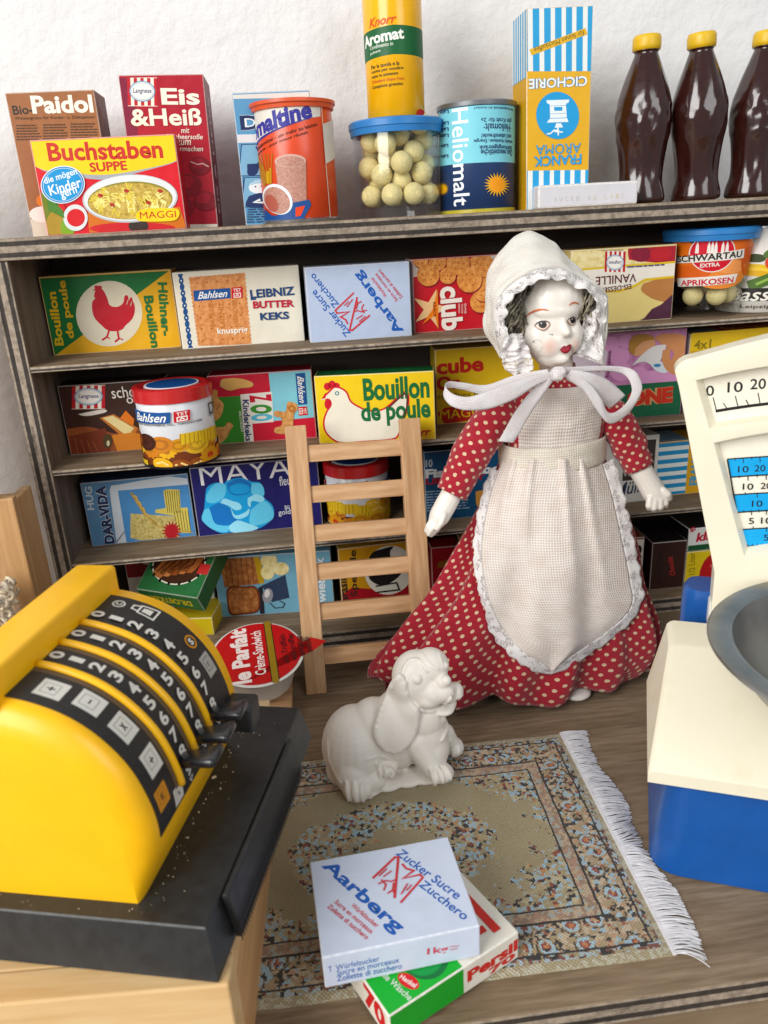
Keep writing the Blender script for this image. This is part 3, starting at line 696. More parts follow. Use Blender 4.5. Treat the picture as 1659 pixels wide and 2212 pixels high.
for s_, x0, x1, y, h in (('Nährmittelgesellschaft AG Hochdorf', 448, 265, 511, 15), ('gibt Kraft für 2»', 440, 297, 566, 27), ('·Heliomalt·', 438, 309, 603, 36), ('und Lebensfreude!', 440, 300, 645, 22), ('schenkt Ausdauer, Energie', 446, 265, 668, 22), ('Stärkungsgetränk', 444, 289, 698, 28), ('Das neuzeitliche', 444, 297, 724, 28)): a.text(s_, (x0, y - 2), (x1, y + 4), h, '#24385e', .015)
for x0, x1, ys in ((150, 108, (525, 580, 610, 640)), (148, 112, (690, 742))):
    for y in ys: a.text('Labe', (x0, y), (x1, y), 18, '#24385e', .02)
a.star(374, 884, 62, 34, 22, '#e8b21c'); a.ell(374, 884, 34, 36, '#eb9c10'); a.star(118, 905, 34, 20, 18, '#e8b21c')
can('malt_can', 'light blue and navy can with vertical white lettering and a sun', (5.45, 1.3 + r, Z0), r, 4.85, '#1d3864', a, [('base_ring', [(r * .9, 0), (r + .03, .02), (r + .03, .16), (r, .18)], M('#b9ab2c', .35)), ('metal_lid', [(r - .02, 4.7), (r + .08, 4.74), (r + .1, 4.92), (r - .02, 4.98), (r - .12, 4.88)], RIMG)], rough=.35, a_mid=math.radians(-102))
def chicory_art(a, quad_x=(497, 525, 548, 578, 600, 630, 650, 680, 700, 728, 748, 778, 800, 830)):
    a.rect(470, 20, 840, 325, '#e4e6e2')
    for y0, y1, sh in ((10, 325, 0), (812, 1030, -26)):
        if y0 > 500: a.rect(470, y0, 840, y1, '#e4e6e2')
        a.lv += 1
        for i in range(0, 14, 2): a.poly([(quad_x[i] + sh, y0), (quad_x[i + 1] + sh, y0), (quad_x[i + 1] + sh - 8, y1), (quad_x[i] + sh - 8, y1)], '#3b9acb', a.lv)
    a.poly([(526, 222), (786, 121), (796, 150), (536, 250)], '#d8ad3c'); a.text('für feinen Milchkaffee', (780, 142), (548, 226), 24, '#5a4520', .0)
    a.text('CICHORIE', (790, 372), (518, 386), 48, '#e8ecea', .02, out='#2f7fae', ow=.035)
    a.ell(648, 540, 101, 116, '#3096cc')
    for q_ in ([(597, 465), (705, 462), (700, 478), (690, 480), (688, 490), (612, 492), (610, 482), (600, 480)], [(612, 494), (688, 492), (690, 528), (612, 530)], [(612, 532), (690, 530), (690, 550), (612, 552)], [(610, 555), (692, 553), (698, 572), (596, 574)], [(632, 600), (640, 578), (662, 578), (672, 598)]): a.poly(q_, '#e4ecee')
    a.rect(632, 498, 670, 516, '#3096cc'); a.line([(646, 585), (648, 638)], 7, '#e4ecee'); a.line([(652, 614), (628, 612), (612, 628), (594, 630)], 6, '#e4ecee'); a.line([(630, 618), (670, 622)], 6, '#e4ecee')
    a.text('AROMA', (753, 700), (540, 709), 50, '#3096cc', 0.); a.text('FRANCK', (755, 756), (528, 767), 52, '#3096cc', .02)
    return a
a = chicory_art(Art(3.14, 8.6, [(520, 30), (825, 15), (783, 1000), (485, 1015)]))
b = Art(2.4, 8.6); b.rect(0, 68 * 3.58, 100, 360, '#dfe2de')
b.lv += 1
for i in range(6): b.rect(8 + i * 16, 242, 16 + i * 16, 360, '#3b9acb', b.lv)
carton('chicory_carton', 'tallest carton, blue and white striped with a yellow middle and upside-down print', (7.52, 1.5, Z0), 3.14, 8.6, 2.4, 0, '#d9a93a', {'front': a, 'left': b}, roll=-.6, sides={'left': '#c99c38'})
a = Art(4.95, 1.05)
for i, ch in enumerate('SUCRE AU LAIT'):
    if ch != ' ': a.text(ch, (16 + i * 5.6, 8), (19 + i * 5.6, 8), 4.2, '#c6bfae' if i > 6 else '#bcb7b6', .01, lv=1)
carton('sweets_carton', 'small flat whitish carton lying in front of the striped carton', (7.83, .6, Z0), 4.95, 1.06, 1.6, -1.5, '#d0ced2', {'front': a}, bev=.1)
BOT = M('#30120d', .15, var=.12, vs=140, spec=.6, bump=.16, bs=260, coat=.4); CAPM = M('#dfb415', .4, var=.05)
def bottle(c, roll, label, yaw):
    o = empty('toy_bottle', c, label=label, cat='bottle', group='brown toy bottles on the top board'); o.rotation_euler = (0, math.radians(roll), math.radians(yaw)); bm = bmesh.new()
    pr = [(.95, 0), (1.17, .08), (1.2, .3), (1.16, .55), (1.08, .9), (1.06, 1.3), (1.1, 1.9), (1.18, 2.5), (1.28, 3.2), (1.34, 3.9), (1.31, 4.5), (1.18, 5.1), (.98, 5.7), (.78, 6.2), (.62, 6.6), (.55, 6.8), (.6, 6.88), (.6, 6.96)]
    P2 = [(p.x, p.y) for p in catmull([(r_, z, 0) for r_, z in pr], 4)]
    def fl(r_, z, a_):
        k = 0
        if .75 < z < 3.1: k = .06 * math.sin(math.pi * (z - .75) / 2.35)
        elif 4.6 < z < 6.5: k = .02 * math.sin(math.pi * (z - 4.6) / 1.9)
        e = .06 * noise.noise((math.cos(a_) * 3, math.sin(a_) * 3, z * 2.5)) if 2.9 < z < 4.7 else 0
        return r_ * (1 - k * (.5 + .5 * math.cos(8 * a_)) * 1.6 + e)
    lathe(bm, P2, 64, fn=fl); done('glass_body', bm, BOT, o, smooth=True)
    bm = bmesh.new(); lathe(bm, [(.58, 6.9), (.65, 6.92), (.67, 7.1), (.66, 7.42), (.6, 7.56), (.3, 7.6), (.05, 7.605)], 40, fn=lambda r_, z, a_: r_ * (1 + .012 * math.cos(20 * a_))); done('yellow_cap', bm, CAPM, o, smooth=True)
bottle((13.86, 2.7, Z0), -.8, 'brown bottle with a yellow cap, standing straight behind the flat carton', 5)
bottle((16.86, 2.7, Z0), -4.2, 'brown bottle with a yellow cap, leaning to the left towards its neighbour', 30)
bottle((19.75, 2.7, Z0), 1.6, 'brown bottle with a yellow cap, cut off by the right edge of the photo', 17)
# ---- first row -------------------------------------------------------------
a = Art(6.54, 3.92, [(248, 310), (1145, 265), (1240, 800), (350, 860)])
a.poly([(240, 300), (1150, 262), (352, 862), (340, 862)], '#226a36'); a.ell(735, 565, 228, 228, '#dcd3bd')
RED = '#b8202f'
a.curve([(640, 400), (622, 405), (638, 385), (628, 375), (650, 368), (660, 372), (672, 368), (684, 378), (684, 392), (700, 410), (722, 455), (740, 505), (790, 515), (830, 490), (840, 440), (862, 440), (870, 470), (880, 450), (892, 455), (898, 480), (908, 500), (912, 545), (895, 600), (850, 645), (830, 672), (790, 685), (730, 680), (680, 640), (635, 590), (618, 530), (620, 480), (640, 455), (632, 450), (632, 430)], RED, n=3)
a.line([(738, 675), (722, 725), (688, 748)], 13, RED); a.line([(722, 722), (742, 738)], 9, RED); a.line([(722, 722), (700, 742)], 9, RED); a.line([(795, 680), (805, 738), (778, 760)], 13, RED); a.line([(805, 735), (834, 745)], 9, RED); a.line([(855, 500), (866, 465)], 4, '#dcd3bd'); a.line([(882, 510), (890, 478)], 4, '#dcd3bd')
a.text('Bouillon', (392, 785), (338, 408), 62, '#d9b11f', .035); a.text('de poule', (478, 735), (415, 332), 68, '#d9b11f', .035)
a.text('Hühner-', (1092, 350), (1132, 718), 62, '#226a36', .035); a.text('Bouillon', (1000, 440), (1062, 802), 62, '#226a36', .035)
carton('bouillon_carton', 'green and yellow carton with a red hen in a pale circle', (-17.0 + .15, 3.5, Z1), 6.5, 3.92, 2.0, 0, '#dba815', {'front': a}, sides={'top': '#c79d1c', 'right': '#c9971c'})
a = Art(6.26, 3.75, [(-226, 280), (638, 245), (695, 755), (-152, 815)])
for i in range(13):
    f = i / 12; x, y = -166 + 70 * f, 290 + 515 * f; a.ell(x, y, 17, 24, '#1d4a80', 0, 1)
    if i % 2: a.ell(x, y, 5, 6, '#e9e4d6', 0, 2)
a.lv = 3; bq = [(-92, 322), (268, 300), (318, 768), (-30, 775)]
for k in range(4):
    p, q_ = bq[k], bq[(k + 1) % 4]; n_ = 15 if k % 2 == 0 else 17
    for i in range(n_): f = i / n_; a.ell(p[0] + (q_[0] - p[0]) * f, p[1] + (q_[1] - p[1]) * f, 15, 15, BISC, 0, 3)
a.poly(bq, BISC); a.lv += 1
for i in range(5):
    for j in range(6): a.ell(-50 + 70 * i + 8 * j, 350 + j * 80 - 4 * i, 6, 6, '#9c5423', 0, a.lv)
for s_, x, y0, y1 in (('BAHLSEN', 50, 655, 470), ('LEIBNIZ', 120, 660, 480), ('HANNOVER', 215, 655, 465)): a.text(s_, (x + 8, y0), (x - 4, y1), 34, '#b9723a', .015)
script_label(a, [(-76, 402), (180, 387), (184, 457), (-68, 476)]); tet(a, [(190, 385), (265, 381), (268, 456), (193, 460)])
a.text('knusprig', (94, 690), (304, 680), 56, '#f0ebdf', .02)
a.text('LEIBNIZ', (318, 432), (616, 412), 58, '#1f3f6e', .03); a.line([(326, 440), (328, 466), (356, 464)], 12, '#1f3f6e'); a.text('BUTTER', (338, 506), (616, 497), 50, '#b3223a', .035); a.text('KEKS', (388, 586), (583, 577), 52, '#1f3f6e', .035)
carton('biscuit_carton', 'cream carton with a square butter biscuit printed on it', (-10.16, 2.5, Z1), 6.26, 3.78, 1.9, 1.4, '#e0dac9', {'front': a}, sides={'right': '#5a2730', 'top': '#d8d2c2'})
def sugar_art(W, H, flip=False):
    a = Art(W, H, [(125, 410), (1025, 200), (1230, 800), (205, 1010)]); B, Rr = '#2357a6', '#bf3a40'
    a.text('Aarberg', (218, 418), (694, 838), 112, B, .03); a.text('Zucker Sucre', (690, 318), (1096, 608), 62, B, .014); a.text('Zucchero', (838, 522), (1142, 748), 60, B, .014)
    for s_, p, q_ in (('Würfelzucker', (390, 676), (552, 812)), ('Sucre en morceaux', (288, 655), (518, 852)), ('Zollette di zucchero', (244, 686), (488, 888))): a.text(s_, p, q_, 32, Rr, .012)
    lv = a.lv + 1
    for pts, wd in (([(520, 504), (665, 360), (688, 360), (660, 630)], 16), ([(698, 660), (848, 490), (830, 470), (716, 500), (788, 446), (738, 432), (712, 402)], 15), ([(555, 540), (602, 518), (640, 522), (668, 510)], 11), ([(575, 512), (605, 545), (590, 582)], 11), ([(615, 602), (648, 578), (662, 606)], 11), ([(648, 578), (655, 530)], 11), ([(560, 490), (612, 438)], 9), ([(588, 494), (642, 453)], 9), ([(702, 606), (746, 534)], 9), ([(736, 582), (772, 542)], 9)): a.line(pts, wd, Rr, lv); lv += 1
    a.lv = lv; return a.rot180() if flip else a
carton('sugar_carton', 'pale blue carton with upside-down diagonal blue and red lettering in the top row', (-3.63, 1.6, Z1), 5.25, 3.68, 1.9, 1.7, '#b3c0d6', {'front': sugar_art(5.25, 3.68, True)})
a = Art(5.7, 3.72, [(195, 205), (760, 172), (772, 558), (210, 603)])
a.poly([(190, 195), (280, 190), (240, 290), (195, 300)], '#d9d0c6'); a.poly([(560, 175), (770, 165), (770, 300), (640, 260)], '#dcd3ca')
for x, y, r_ in ((330, 215, 48), (240, 205, 42), (560, 235, 66), (440, 225, 62), (385, 290, 44), (282, 285, 60), (600, 420, 62), (562, 430, 56), (580, 365, 62), (500, 312, 66), (640, 330, 64), (660, 250, 60)):
    a.ell(x + 4, y + 7, r_, r_, '#7a1420'); a.ell(x, y, r_, r_, CRACK); a.lv += 1
    for k in range(7): a.ell(x + r_ * .5 * math.cos(k * 1.05) * (k > 0), y + r_ * .5 * math.sin(k * 1.05) * (k > 0), 3.5, 3.5, '#8a4a12', 0, a.lv)
a.star(298, 468, 112, 40, 5, '#e0b98a', .25); a.poly([(333, 358), (338, 580), (318, 500), (250, 552), (305, 470)], '#df7a22')
a.text('KRÄCK', (316, 430), (321, 512), 18, '#6b2418', .03); a.text('club', (400, 345), (414, 582), 116, '#ece4da', .035, lv=a.lv + 1); a.lv += 1
for i, s_ in enumerate(('GEBÄCK', 'TÄGLICHE', 'DAS')): a.text(s_, (448 + i * 16, 438), (450 + i * 16, 490), 10, '#e6cfc6', .02)
carton('cracker_carton', 'red carton with round orange crackers left of the white bonnet', (1.85, 2.45, Z1), 5.7, 3.72, 1.9, 2.5, '#b8162c', {'front': a}, sides={'left': '#d9d0c6'})
a = Art(5.75, 3.78, [(1032, 155), (1607, 115), (1590, 525), (1032, 567)])
a.poly([(1000, 255), (1600, 200), (1600, 130), (1340, 125), (1300, 160), (1000, 140)], CREAM)
a.curve([(1345, 200), (1350, 125), (1480, 110), (1610, 105), (1600, 205), (1500, 215)], '#a31d30'); a.ell(1410, 170, 55, 42, '#7d1730'); a.ell(1520, 165, 60, 40, '#b3262e', -10)
a.curve([(1430, 330), (1600, 290), (1600, 420), (1500, 420), (1420, 370)], '#b07a4a'); a.poly([(1600, 380), (1590, 530), (1390, 545), (1440, 520), (1480, 470), (1530, 445)], '#4a2338')
a.poly([(1000, 260), (1210, 240), (1605, 205), (1602, 297), (1440, 315), (1380, 350), (1300, 378), (1180, 378), (1000, 340)], '#d8b83a'); a.poly([(1000, 270), (1210, 250), (1605, 217), (1602, 285), (1435, 303), (1372, 340), (1295, 366), (1180, 368), (1000, 330)], '#e6e0d4')
swirl_logo(a, 1215, 152, 1326, 270, True); a.text('VANILLE', (1388, 297), (1168, 318), 46, '#571f28', .01); a.text('EIS-DESSERT', (1362, 345), (1172, 374), 28, '#571f28', .012)
a.lines(1335, 1545, [236], 8, '#3a4470', slope=-.07)
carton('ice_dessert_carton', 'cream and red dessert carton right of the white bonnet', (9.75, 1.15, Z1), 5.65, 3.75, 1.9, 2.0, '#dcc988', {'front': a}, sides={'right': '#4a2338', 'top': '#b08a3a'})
# apricot jar
rz = lambda z: 1.68 + .115 * z if z > .05 else 1.62
AC = (17.75, 2.45, Z1)
AJ = jar('apricot_jar', 'clear jar with a blue lid and an orange apricot label', AC, 1.7, 4.1, 2.42, .24, rz)
r = 1.95; a = Art(math.pi * r, 4.1, [(812, 190), (1478, 165), (1398, 850), (868, 865)], True)
for x, y, rx, ry, c_ in ((900, 420, 110, 190, '#d8702c'), (1330, 340, 150, 120, '#d56a2a'), (1180, 540, 210, 110, '#e08a48'), (970, 520, 140, 60, '#cf6226'), (1250, 470, 130, 60, '#e79a60'), (1400, 430, 60, 130, '#c95c22')): a.ell(x, y, rx, ry, c_)
a.ell(1112, 345, 166, 172, '#e9e2da'); a.ell(1112, 345, 158, 164, '#c22634')
a.lv += 1
for x in (1000, 1080, 1105, 1130, 1180, 1212): a.poly([(x - 13, 352), (x - 10, 285), (x, 235), (x + 10, 285), (x + 13, 352)], '#e9e2da', a.lv)
a.poly([(860, 395), (1352, 318), (1356, 402), (860, 448)], '#e4e0d8'); a.text('SCHWARTAU', (880, 408), (1336, 362), 60, '#25221f', .03); a.text('EXTRA', (1030, 461), (1170, 449), 34, '#e4dcd4', .03)
a.poly([(886, 572), (1318, 532), (1300, 606), (895, 640)], '#e4e0d8'); a.text('APRIKOSEN', (912, 610), (1288, 580), 48, '#bf2b3c', .03)
bm = bmesh.new(); mm = []; apply_art(bm, mm, a, cylplace(r, math.radians(-108), rz=rz)); done('paper_label', bm, mm, AJ, recalc=False)
fill(AC, 1.55, .54, 15, 11, 'pale yellow ball in the apricot jar', 'yellow balls in the apricot jar', [(-.95, -.45, 1.06), (.05, -1.05, 1.06), (.98, -.4, 1.06)])
r = 2.05; a = Art(math.pi * r, 3.95, [(1475, 100), (2065, 60), (2010, 770), (1412, 808)], True)
for x, y, rx, ry, c_, ro in ((1510, 300, 45, 38, '#3d4a2a', 0), (1575, 260, 28, 45, '#55703a', 30), (1505, 375, 70, 24, '#d9b94a', 5), (1510, 405, 72, 24, '#e6c45a', 5), (1515, 437, 74, 26, '#d3a83a', 5), (1620, 345, 72, 80, '#c74a32', 0), (1780, 330, 90, 110, '#4f7038', 0)): a.ell(x, y, rx, ry, c_, ro)
a.line([(1470, 555), (1560, 490), (1680, 405)], 40, '#4c6a30'); a.line([(1500, 535), (1660, 420)], 12, '#8fae5a'); a.poly([(1400, 575), (2060, 535), (2050, 655), (1408, 692)], '#23201e'); a.text('Bassermann', (1425, 632), (2010, 592), 118, '#e8e4da', .012, .3)
a.text('Leipziger Allerlei', (1436, 745), (1880, 722), 40, '#3a332c', .008)
can('vegetable_can', 'white can with printed radish and pea pod at the right edge', (21.0, 3.0, Z1), r, 4.3, '#dcd8d0', a, [('top_rim', [(r - .02, 4.22), (r + .06, 4.25), (r + .06, 4.36), (r - .08, 4.36)], SILV)], a_mid=math.radians(-72))
# ---- second row ------------------------------------------------------------
a = Art(5.4, 3.7, [(400, 1070), (1090, 1025), (1163, 1500), (494, 1548)])
a.curve([(400, 1380), (600, 1350), (800, 1400), (1000, 1360), (1170, 1500), (480, 1560)], '#8a4a2a'); a.poly([(470, 1420), (720, 1360), (760, 1540), (490, 1550)], '#6e2f1c')
for q_, c_ in (([(680, 1290), (770, 1265), (930, 1360), (900, 1420), (840, 1430)], '#b9743a'), ([(700, 1290), (765, 1275), (905, 1362), (880, 1395), (840, 1400)], '#e0cf9a'), ([(815, 1290), (850, 1240), (905, 1300), (900, 1345)], '#d5762c'), ([(935, 1320), (985, 1225), (1000, 1290), (960, 1350)], '#d9bb82'), ([(760, 1410), (900, 1390), (1010, 1420), (1010, 1510), (800, 1530)], '#c9803c')): a.poly(q_, c_)
for i in range(5): a.line([(480 + 40 * i, 1420 + 8 * i), (500 + 45 * i, 1540)], 5, '#9a5434')
a.ell(735, 1450, 30, 50, '#4a3a22'); a.ell(738, 1465, 10, 20, '#cfc2a2')
swirl_logo(a, 500, 1062, 716, 1228); a.text('schoko', (756, 1118), (1000, 1098), 78, '#e6dfd6', .004); a.text('orange', (858, 1182), (1090, 1160), 62, '#e6dfd6', .004)
a.curve([(540, 1262), (700, 1230), (720, 1250), (600, 1275)], '#d9cfc8')
carton('chocolate_ice_carton', 'dark brown carton with orange sticks, behind the red-lidded tin', (-16.79, 2.8, Z2), 5.4, 3.7, 1.7, -1.5, '#35190f', {'front': a}, sides={'left': '#cfc4b8', 'top': '#2a1a14'})
def cookie_art(r, H, shift=0.):
    """shift turns the label round the tin (in pixels of the measured view)"""
    a = Art(math.pi * r, H, [(945, 1165), (1450, 1128), (1485, 1530), (1030, 1575)], False); k = a.k; x = lambda q: q + shift
    a.poly([(560, 1520), (560, 1630), (1900, 1520), (1900, 1400)], '#6b3310', 1); a.lv = 1; rn = random.Random(2)
    for i in range(64):
        u = 560 + 1340 * (i * .618 % 1); v = 1360 + 200 * (i * .37 % 1) - (u - 1250) * .07; rr_ = rn.uniform(38, 58); c_ = rn.choice(['#c98f22', '#d9a836', '#c07a1c', '#3b1a0c', '#dcb24a', '#8a4a16'])
        y0 = 1345 - (u - 1250) * .07
        if v - rr_ < y0 - 25: continue
        if i % 4 == 0: a.star(u, v, rr_, rr_ * .8, 11, c_); a.ell(u, v, rr_ * .3, rr_ * .3, '#b33a1c' if i % 8 == 0 else '#a8721a')
        elif i % 4 == 1: a.ell(u, v, rr_, rr_ * .95, c_); a.ell(u, v, rr_ * .68, rr_ * .64, hexmix(c_, '#5a2a0a', .35)); a.ell(u, v, rr_ * .4, rr_ * .36, c_)
        elif i % 4 == 2: a.poly([(u - rr_, v - rr_ * .6), (u + rr_ * .8, v - rr_ * .8), (u + rr_, v + rr_ * .5), (u - rr_ * .8, v + rr_ * .8)], '#d8b748'); a.lv += 1; [a.line([(u - rr_ * .9 + j * 18, v - rr_ * .6), (u - rr_ * .8 + j * 18, v + rr_ * .7)], 4, '#a8821f', a.lv) for j in range(5)]
        else: a.ell(u, v, rr_, rr_ * .8, c_, 30); a.line([(u - rr_ * .6, v), (u, v - rr_ * .3), (u + rr_ * .6, v + rr_ * .1)], 7, '#efd08a')
    script_label(a, [(x(985), 1217), (x(1195), 1208), (x(1197), 1278), (x(997), 1300)]); tet(a, [(x(1206), 1206), (x(1272), 1200), (x(1276), 1268), (x(1212), 1276)])
    script_label(a, [(x(1545), 1190), (x(1735), 1176), (x(1735), 1246), (x(1545), 1262)])
    a.text('BAHLSENS KEKSFABRIK KG · HANNOVER', (x(985), 1306), (x(1330), 1276), 14, '#3a3430', .01); a.text('DIXI', (x(1372), 1222), (x(1520), 1192), 72, '#2a2624', -.004); a.text('KEKSMISCHUNG', (x(1375), 1264), (x(1520), 1240), 13, '#3a3430', .01)
    a.cyl = True; return a
def tin(label, c, r, H, a_mid):
    bl = M('#242226', .4, .4); red = M('#bf1f22', .28, var=.03, coat=.3)
    o = can('biscuit_tin', label, c, r, H - .6, '#d6d9de', cookie_art(r, H - .6), [('base_rim', [(r * .9, -.0), (r + .07, .0), (r + .09, .1), (r, .16)], bl), ('red_lid', [(r + .02, H - .68), (r + .09, H - .66), (r + .1, H - .06), (r + .02, H), (r - .2, H + .02), (r - .3, H - .04)], red)], a_mid=a_mid, group='red-lidded biscuit tins', rough=.25)
    b2 = bmesh.new(); lathe(b2, [(1.32, H - .05), (1.32, H + .0)], 48, mi=0); lathe(b2, [(1.22, H - .04), (1.22, H + .012)], 48, mi=1); done('lid_label', b2, [INK('#d8dadd'), INK('#1c4a86')], o); return o
tin('white biscuit tin with a red lid overhanging the second shelf, name half turned away', (-10.62, .38, Z2), 1.83, 3.85, math.radians(-82))
a = Art(5.45, 3.7, [(8, 998), (735, 955), (775, 1425), (89, 1473)])
a.poly([(440, 970), (745, 950), (770, 1285), (478, 1312)], '#86c3d2'); a.poly([(50, 1150), (250, 1138), (288, 1460), (80, 1480)], '#3f8436'); a.poly([(248, 1128), (465, 1110), (480, 1318), (335, 1330), (350, 1460), (286, 1462)], '#e2ddd4')
a.text('Z', (384, 1128), (392, 1182), 150, '#b81f36', .05); a.text('O', (392, 1198), (396, 1262), 150, '#3f8436', .06); a.text('O', (396, 1262), (402, 1312), 150, '#5fb0c8', .06)
a.text('Kinderkeks', (284, 1164), (314, 1448), 44, '#25355e', .03); a.text('MILCHKEKS', (248, 1245), (268, 1385), 16, '#d9dfc8', .02)
a.poly([(626, 984), (692, 979), (708, 1196), (646, 1202)], '#1c4f8c'); a.text('Bahlsen', (660, 1000), (676, 1188), 44, '#f0eee8', .01, .45); tet(a, [(706, 1212), (712, 1270), (652, 1276), (646, 1216)])
COOK = food('printed_cookie', [(.3, '#a8682c'), (.5, '#c98c48'), (.7, '#dba868')], 4)
a.curve([(105, 1070), (120, 1020), (240, 1015), (330, 1045), (322, 1075), (240, 1085), (170, 1100)], '#d3a768'); a.curve([(30, 1100), (85, 1095), (95, 1150), (135, 1200), (110, 1290), (40, 1300)], COOK); a.curve([(60, 1350), (140, 1350), (170, 1318), (205, 1340), (190, 1365), (150, 1440), (70, 1470)], COOK)
a.curve([(480, 1255), (500, 1240), (560, 1245), (570, 1190), (590, 1178), (635, 1195), (642, 1235), (620, 1260), (612, 1345), (600, 1350), (620, 1395), (500, 1395), (490, 1360), (535, 1340), (530, 1290), (490, 1280)], COOK); a.ell(606, 1228, 24, 24, '#a8682c'); a.ell(606, 1228, 14, 14, COOK)
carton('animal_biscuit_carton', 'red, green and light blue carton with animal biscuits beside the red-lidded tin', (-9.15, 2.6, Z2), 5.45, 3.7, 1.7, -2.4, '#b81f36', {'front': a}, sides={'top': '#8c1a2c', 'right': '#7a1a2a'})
a = Art(6.1, 3.57, [(755, 1005), (1590, 960), (1600, 1442), (795, 1473)])
hen = [(895, 1085), (930, 1088), (975, 1118), (1003, 1180), (1060, 1220), (1130, 1247), (1210, 1245), (1270, 1215), (1330, 1160), (1382, 1118), (1402, 1135), (1398, 1220), (1360, 1320), (1335, 1400), (1290, 1435), (1100, 1450), (960, 1458), (895, 1440), (842, 1385), (830, 1320), (848, 1255), (878, 1205), (868, 1165), (835, 1150), (862, 1118)]
hc = [(p.x, p.y) for p in catmull([(x, y, 0) for x, y in hen + [hen[0]]], 4)]
for x, y, r_ in ((848, 1075, 24), (880, 1062, 26), (912, 1072, 22)): a.ell(x, y, r_, r_ * 1.1, '#bf2030', 0, 1)
a.ell(858, 1195, 30, 40, '#bf2030', 0, 1); a.poly([(806, 1166), (835, 1118), (870, 1150)], '#bf2030', 1); a.lv = 1
a.line(hc, 24, '#bf2030'); a.poly(hc, '#e6e0cf'); a.line([(806, 1166), (868, 1150)], 5, '#e6e0cf')
a.ell(915, 1122, 15, 15, '#1f7a86'); a.ell(915, 1122, 8, 8, '#e6e0cf'); a.text('Bouillon', (1094, 1098), (1556, 1070), 160, '#14663a', .032); a.text('de poule', (1080, 1272), (1562, 1240), 176, '#14663a', .032)
a.line(hc[-36 + 0:][:0] or [(1270, 1222), (1330, 1165), (1382, 1122), (1402, 1140), (1396, 1225), (1372, 1290)], 10, '#4a2a20'); a.text('Knorr', (1345, 1405), (1566, 1385), 58, '#bf2030', .025, .4)
b = Art(6.1, 1.5); b.lines(6, 94, [8, 15], 3, '#2f7a4a', seed=4)
carton('hen_bouillon_carton', 'bright yellow carton with a big white hen and green lettering, behind the ladder top', (-3.62, .98, Z2), 6.1, 3.57, 1.6, -8.6, '#e6c60f', {'front': a, 'top': b}, sides={'top': '#17542f', 'left': '#c2a30c'})
a = Art(6.2, 4.15, [(305, 690), (865, 657), (885, 1057), (330, 1095)])
a.text('cube', (318, 782), (553, 764), 84, '#b0281f', .04); a.text('Or', (322, 872), (440, 862), 76, '#b0281f', .04); a.text('aux fines herbes', (326, 940), (640, 918), 26, '#5a5a1c', .01); a.poly([(330, 1030), (370, 1000), (620, 985), (640, 1050), (370, 1090)], '#b0281f'); a.text('MAGGI', (345, 1040), (570, 1020), 50, '#e3c425', 0.)
a.curve([(540, 930), (600, 900), (680, 930), (660, 960), (580, 955)], '#3f5a28')
carton('cube_bouillon_carton', 'mustard yellow carton with red lettering behind the doll and her left ribbon loop', (3.0, 3.1, Z2), 6.2, 4.15, 1.9, -2, '#cfae18', {'front': a})
a = Art(6.6, 4.7, [(100, 1010), (965, 950), (965, 1650), (125, 1710)])
a.poly([(90, 1000), (330, 985), (420, 1030), (400, 1420), (110, 1430)], '#cdbfc9'); 
for x, y, r_ in ((430, 1080, 60), (540, 1060, 55), (500, 1180, 70), (520, 1300, 75), (640, 1330, 70), (740, 1370, 80), (850, 1370, 70), (900, 1300, 60)): a.ell(x, y, r_, r_, '#cf94bd')
SK = '#c98d62'
a.curve([(730, 1030), (800, 1000), (940, 1010), (965, 1100), (940, 1200), (860, 1230), (880, 1150), (800, 1090)], SK); a.curve([(560, 1060), (600, 1010), (680, 1005), (740, 1050), (730, 1120), (650, 1170), (590, 1160)], '#cf9a72'); a.curve([(556, 1070), (590, 1012), (690, 1003), (735, 1040), (660, 1060), (610, 1110), (600, 1160), (565, 1140)], '#a97c3e')
a.curve([(590, 1250), (660, 1160), (730, 1100), (810, 1085), (820, 1110), (790, 1210), (770, 1280), (680, 1220)], '#dcd9d6'); a.curve([(720, 1240), (800, 1220), (900, 1250), (830, 1310), (760, 1290)], '#d5dbe0'); a.ell(770, 1250, 26, 14, '#4a86b0'); a.curve([(800, 1130), (850, 1120), (860, 1200), (930, 1260), (920, 1330), (840, 1290), (800, 1210)], SK)
a.poly([(90, 1440), (970, 1372), (975, 1660), (110, 1720)], '#0e5c3e'); a.text('ONE', (575, 1516), (898, 1482), 128, '#c03628', .06, out='#c9996a', ow=.09); a.text('ET', (480, 1635), (600, 1625), 40, '#0a3f2c', .03)
a.text('eni', (330, 1190), (330, 1075), 24, '#23181f', .04); a.text('Feine Pflege', (360, 1300), (365, 1175), 22, '#5a3a52', .01); a.text('babyweich', (425, 1340), (430, 1130), 26, '#4a2a46', .012)
carton('baby_soap_carton', 'pink and green carton with a sleeping baby hugging a white plush, right of the doll', (9.55, 1.25, Z2), 6.6, 4.68, 2.0, -2.2, PLUSH, {'front': a}, edge='#b58aa8')
a = Art(6.2, 4.4); a.rect(0, 55, 100, 71, '#e0bd16'); a.text('4x1', (4, 60), (20, 60), 8, '#8a7a12', .03); a.ell(55, 28, 34, 24, '#b33224')
b = Art(6.2, 2.4); b.rect(34, 0, 100, 40, '#ab1f33'); b.text('4x1 Liter', (38, 18), (90, 18), 17, '#d8b23a', .03)
carton('jelly_carton', 'grey, yellow and dark red carton behind the top of the kitchen scale', (16.45, 1.2, Z2), 6.2, 4.3, 2.4, 3, '#c9a718', {'front': a, 'top': b}, sides={'top': '#8e8c88', 'left': '#a8a49c'})
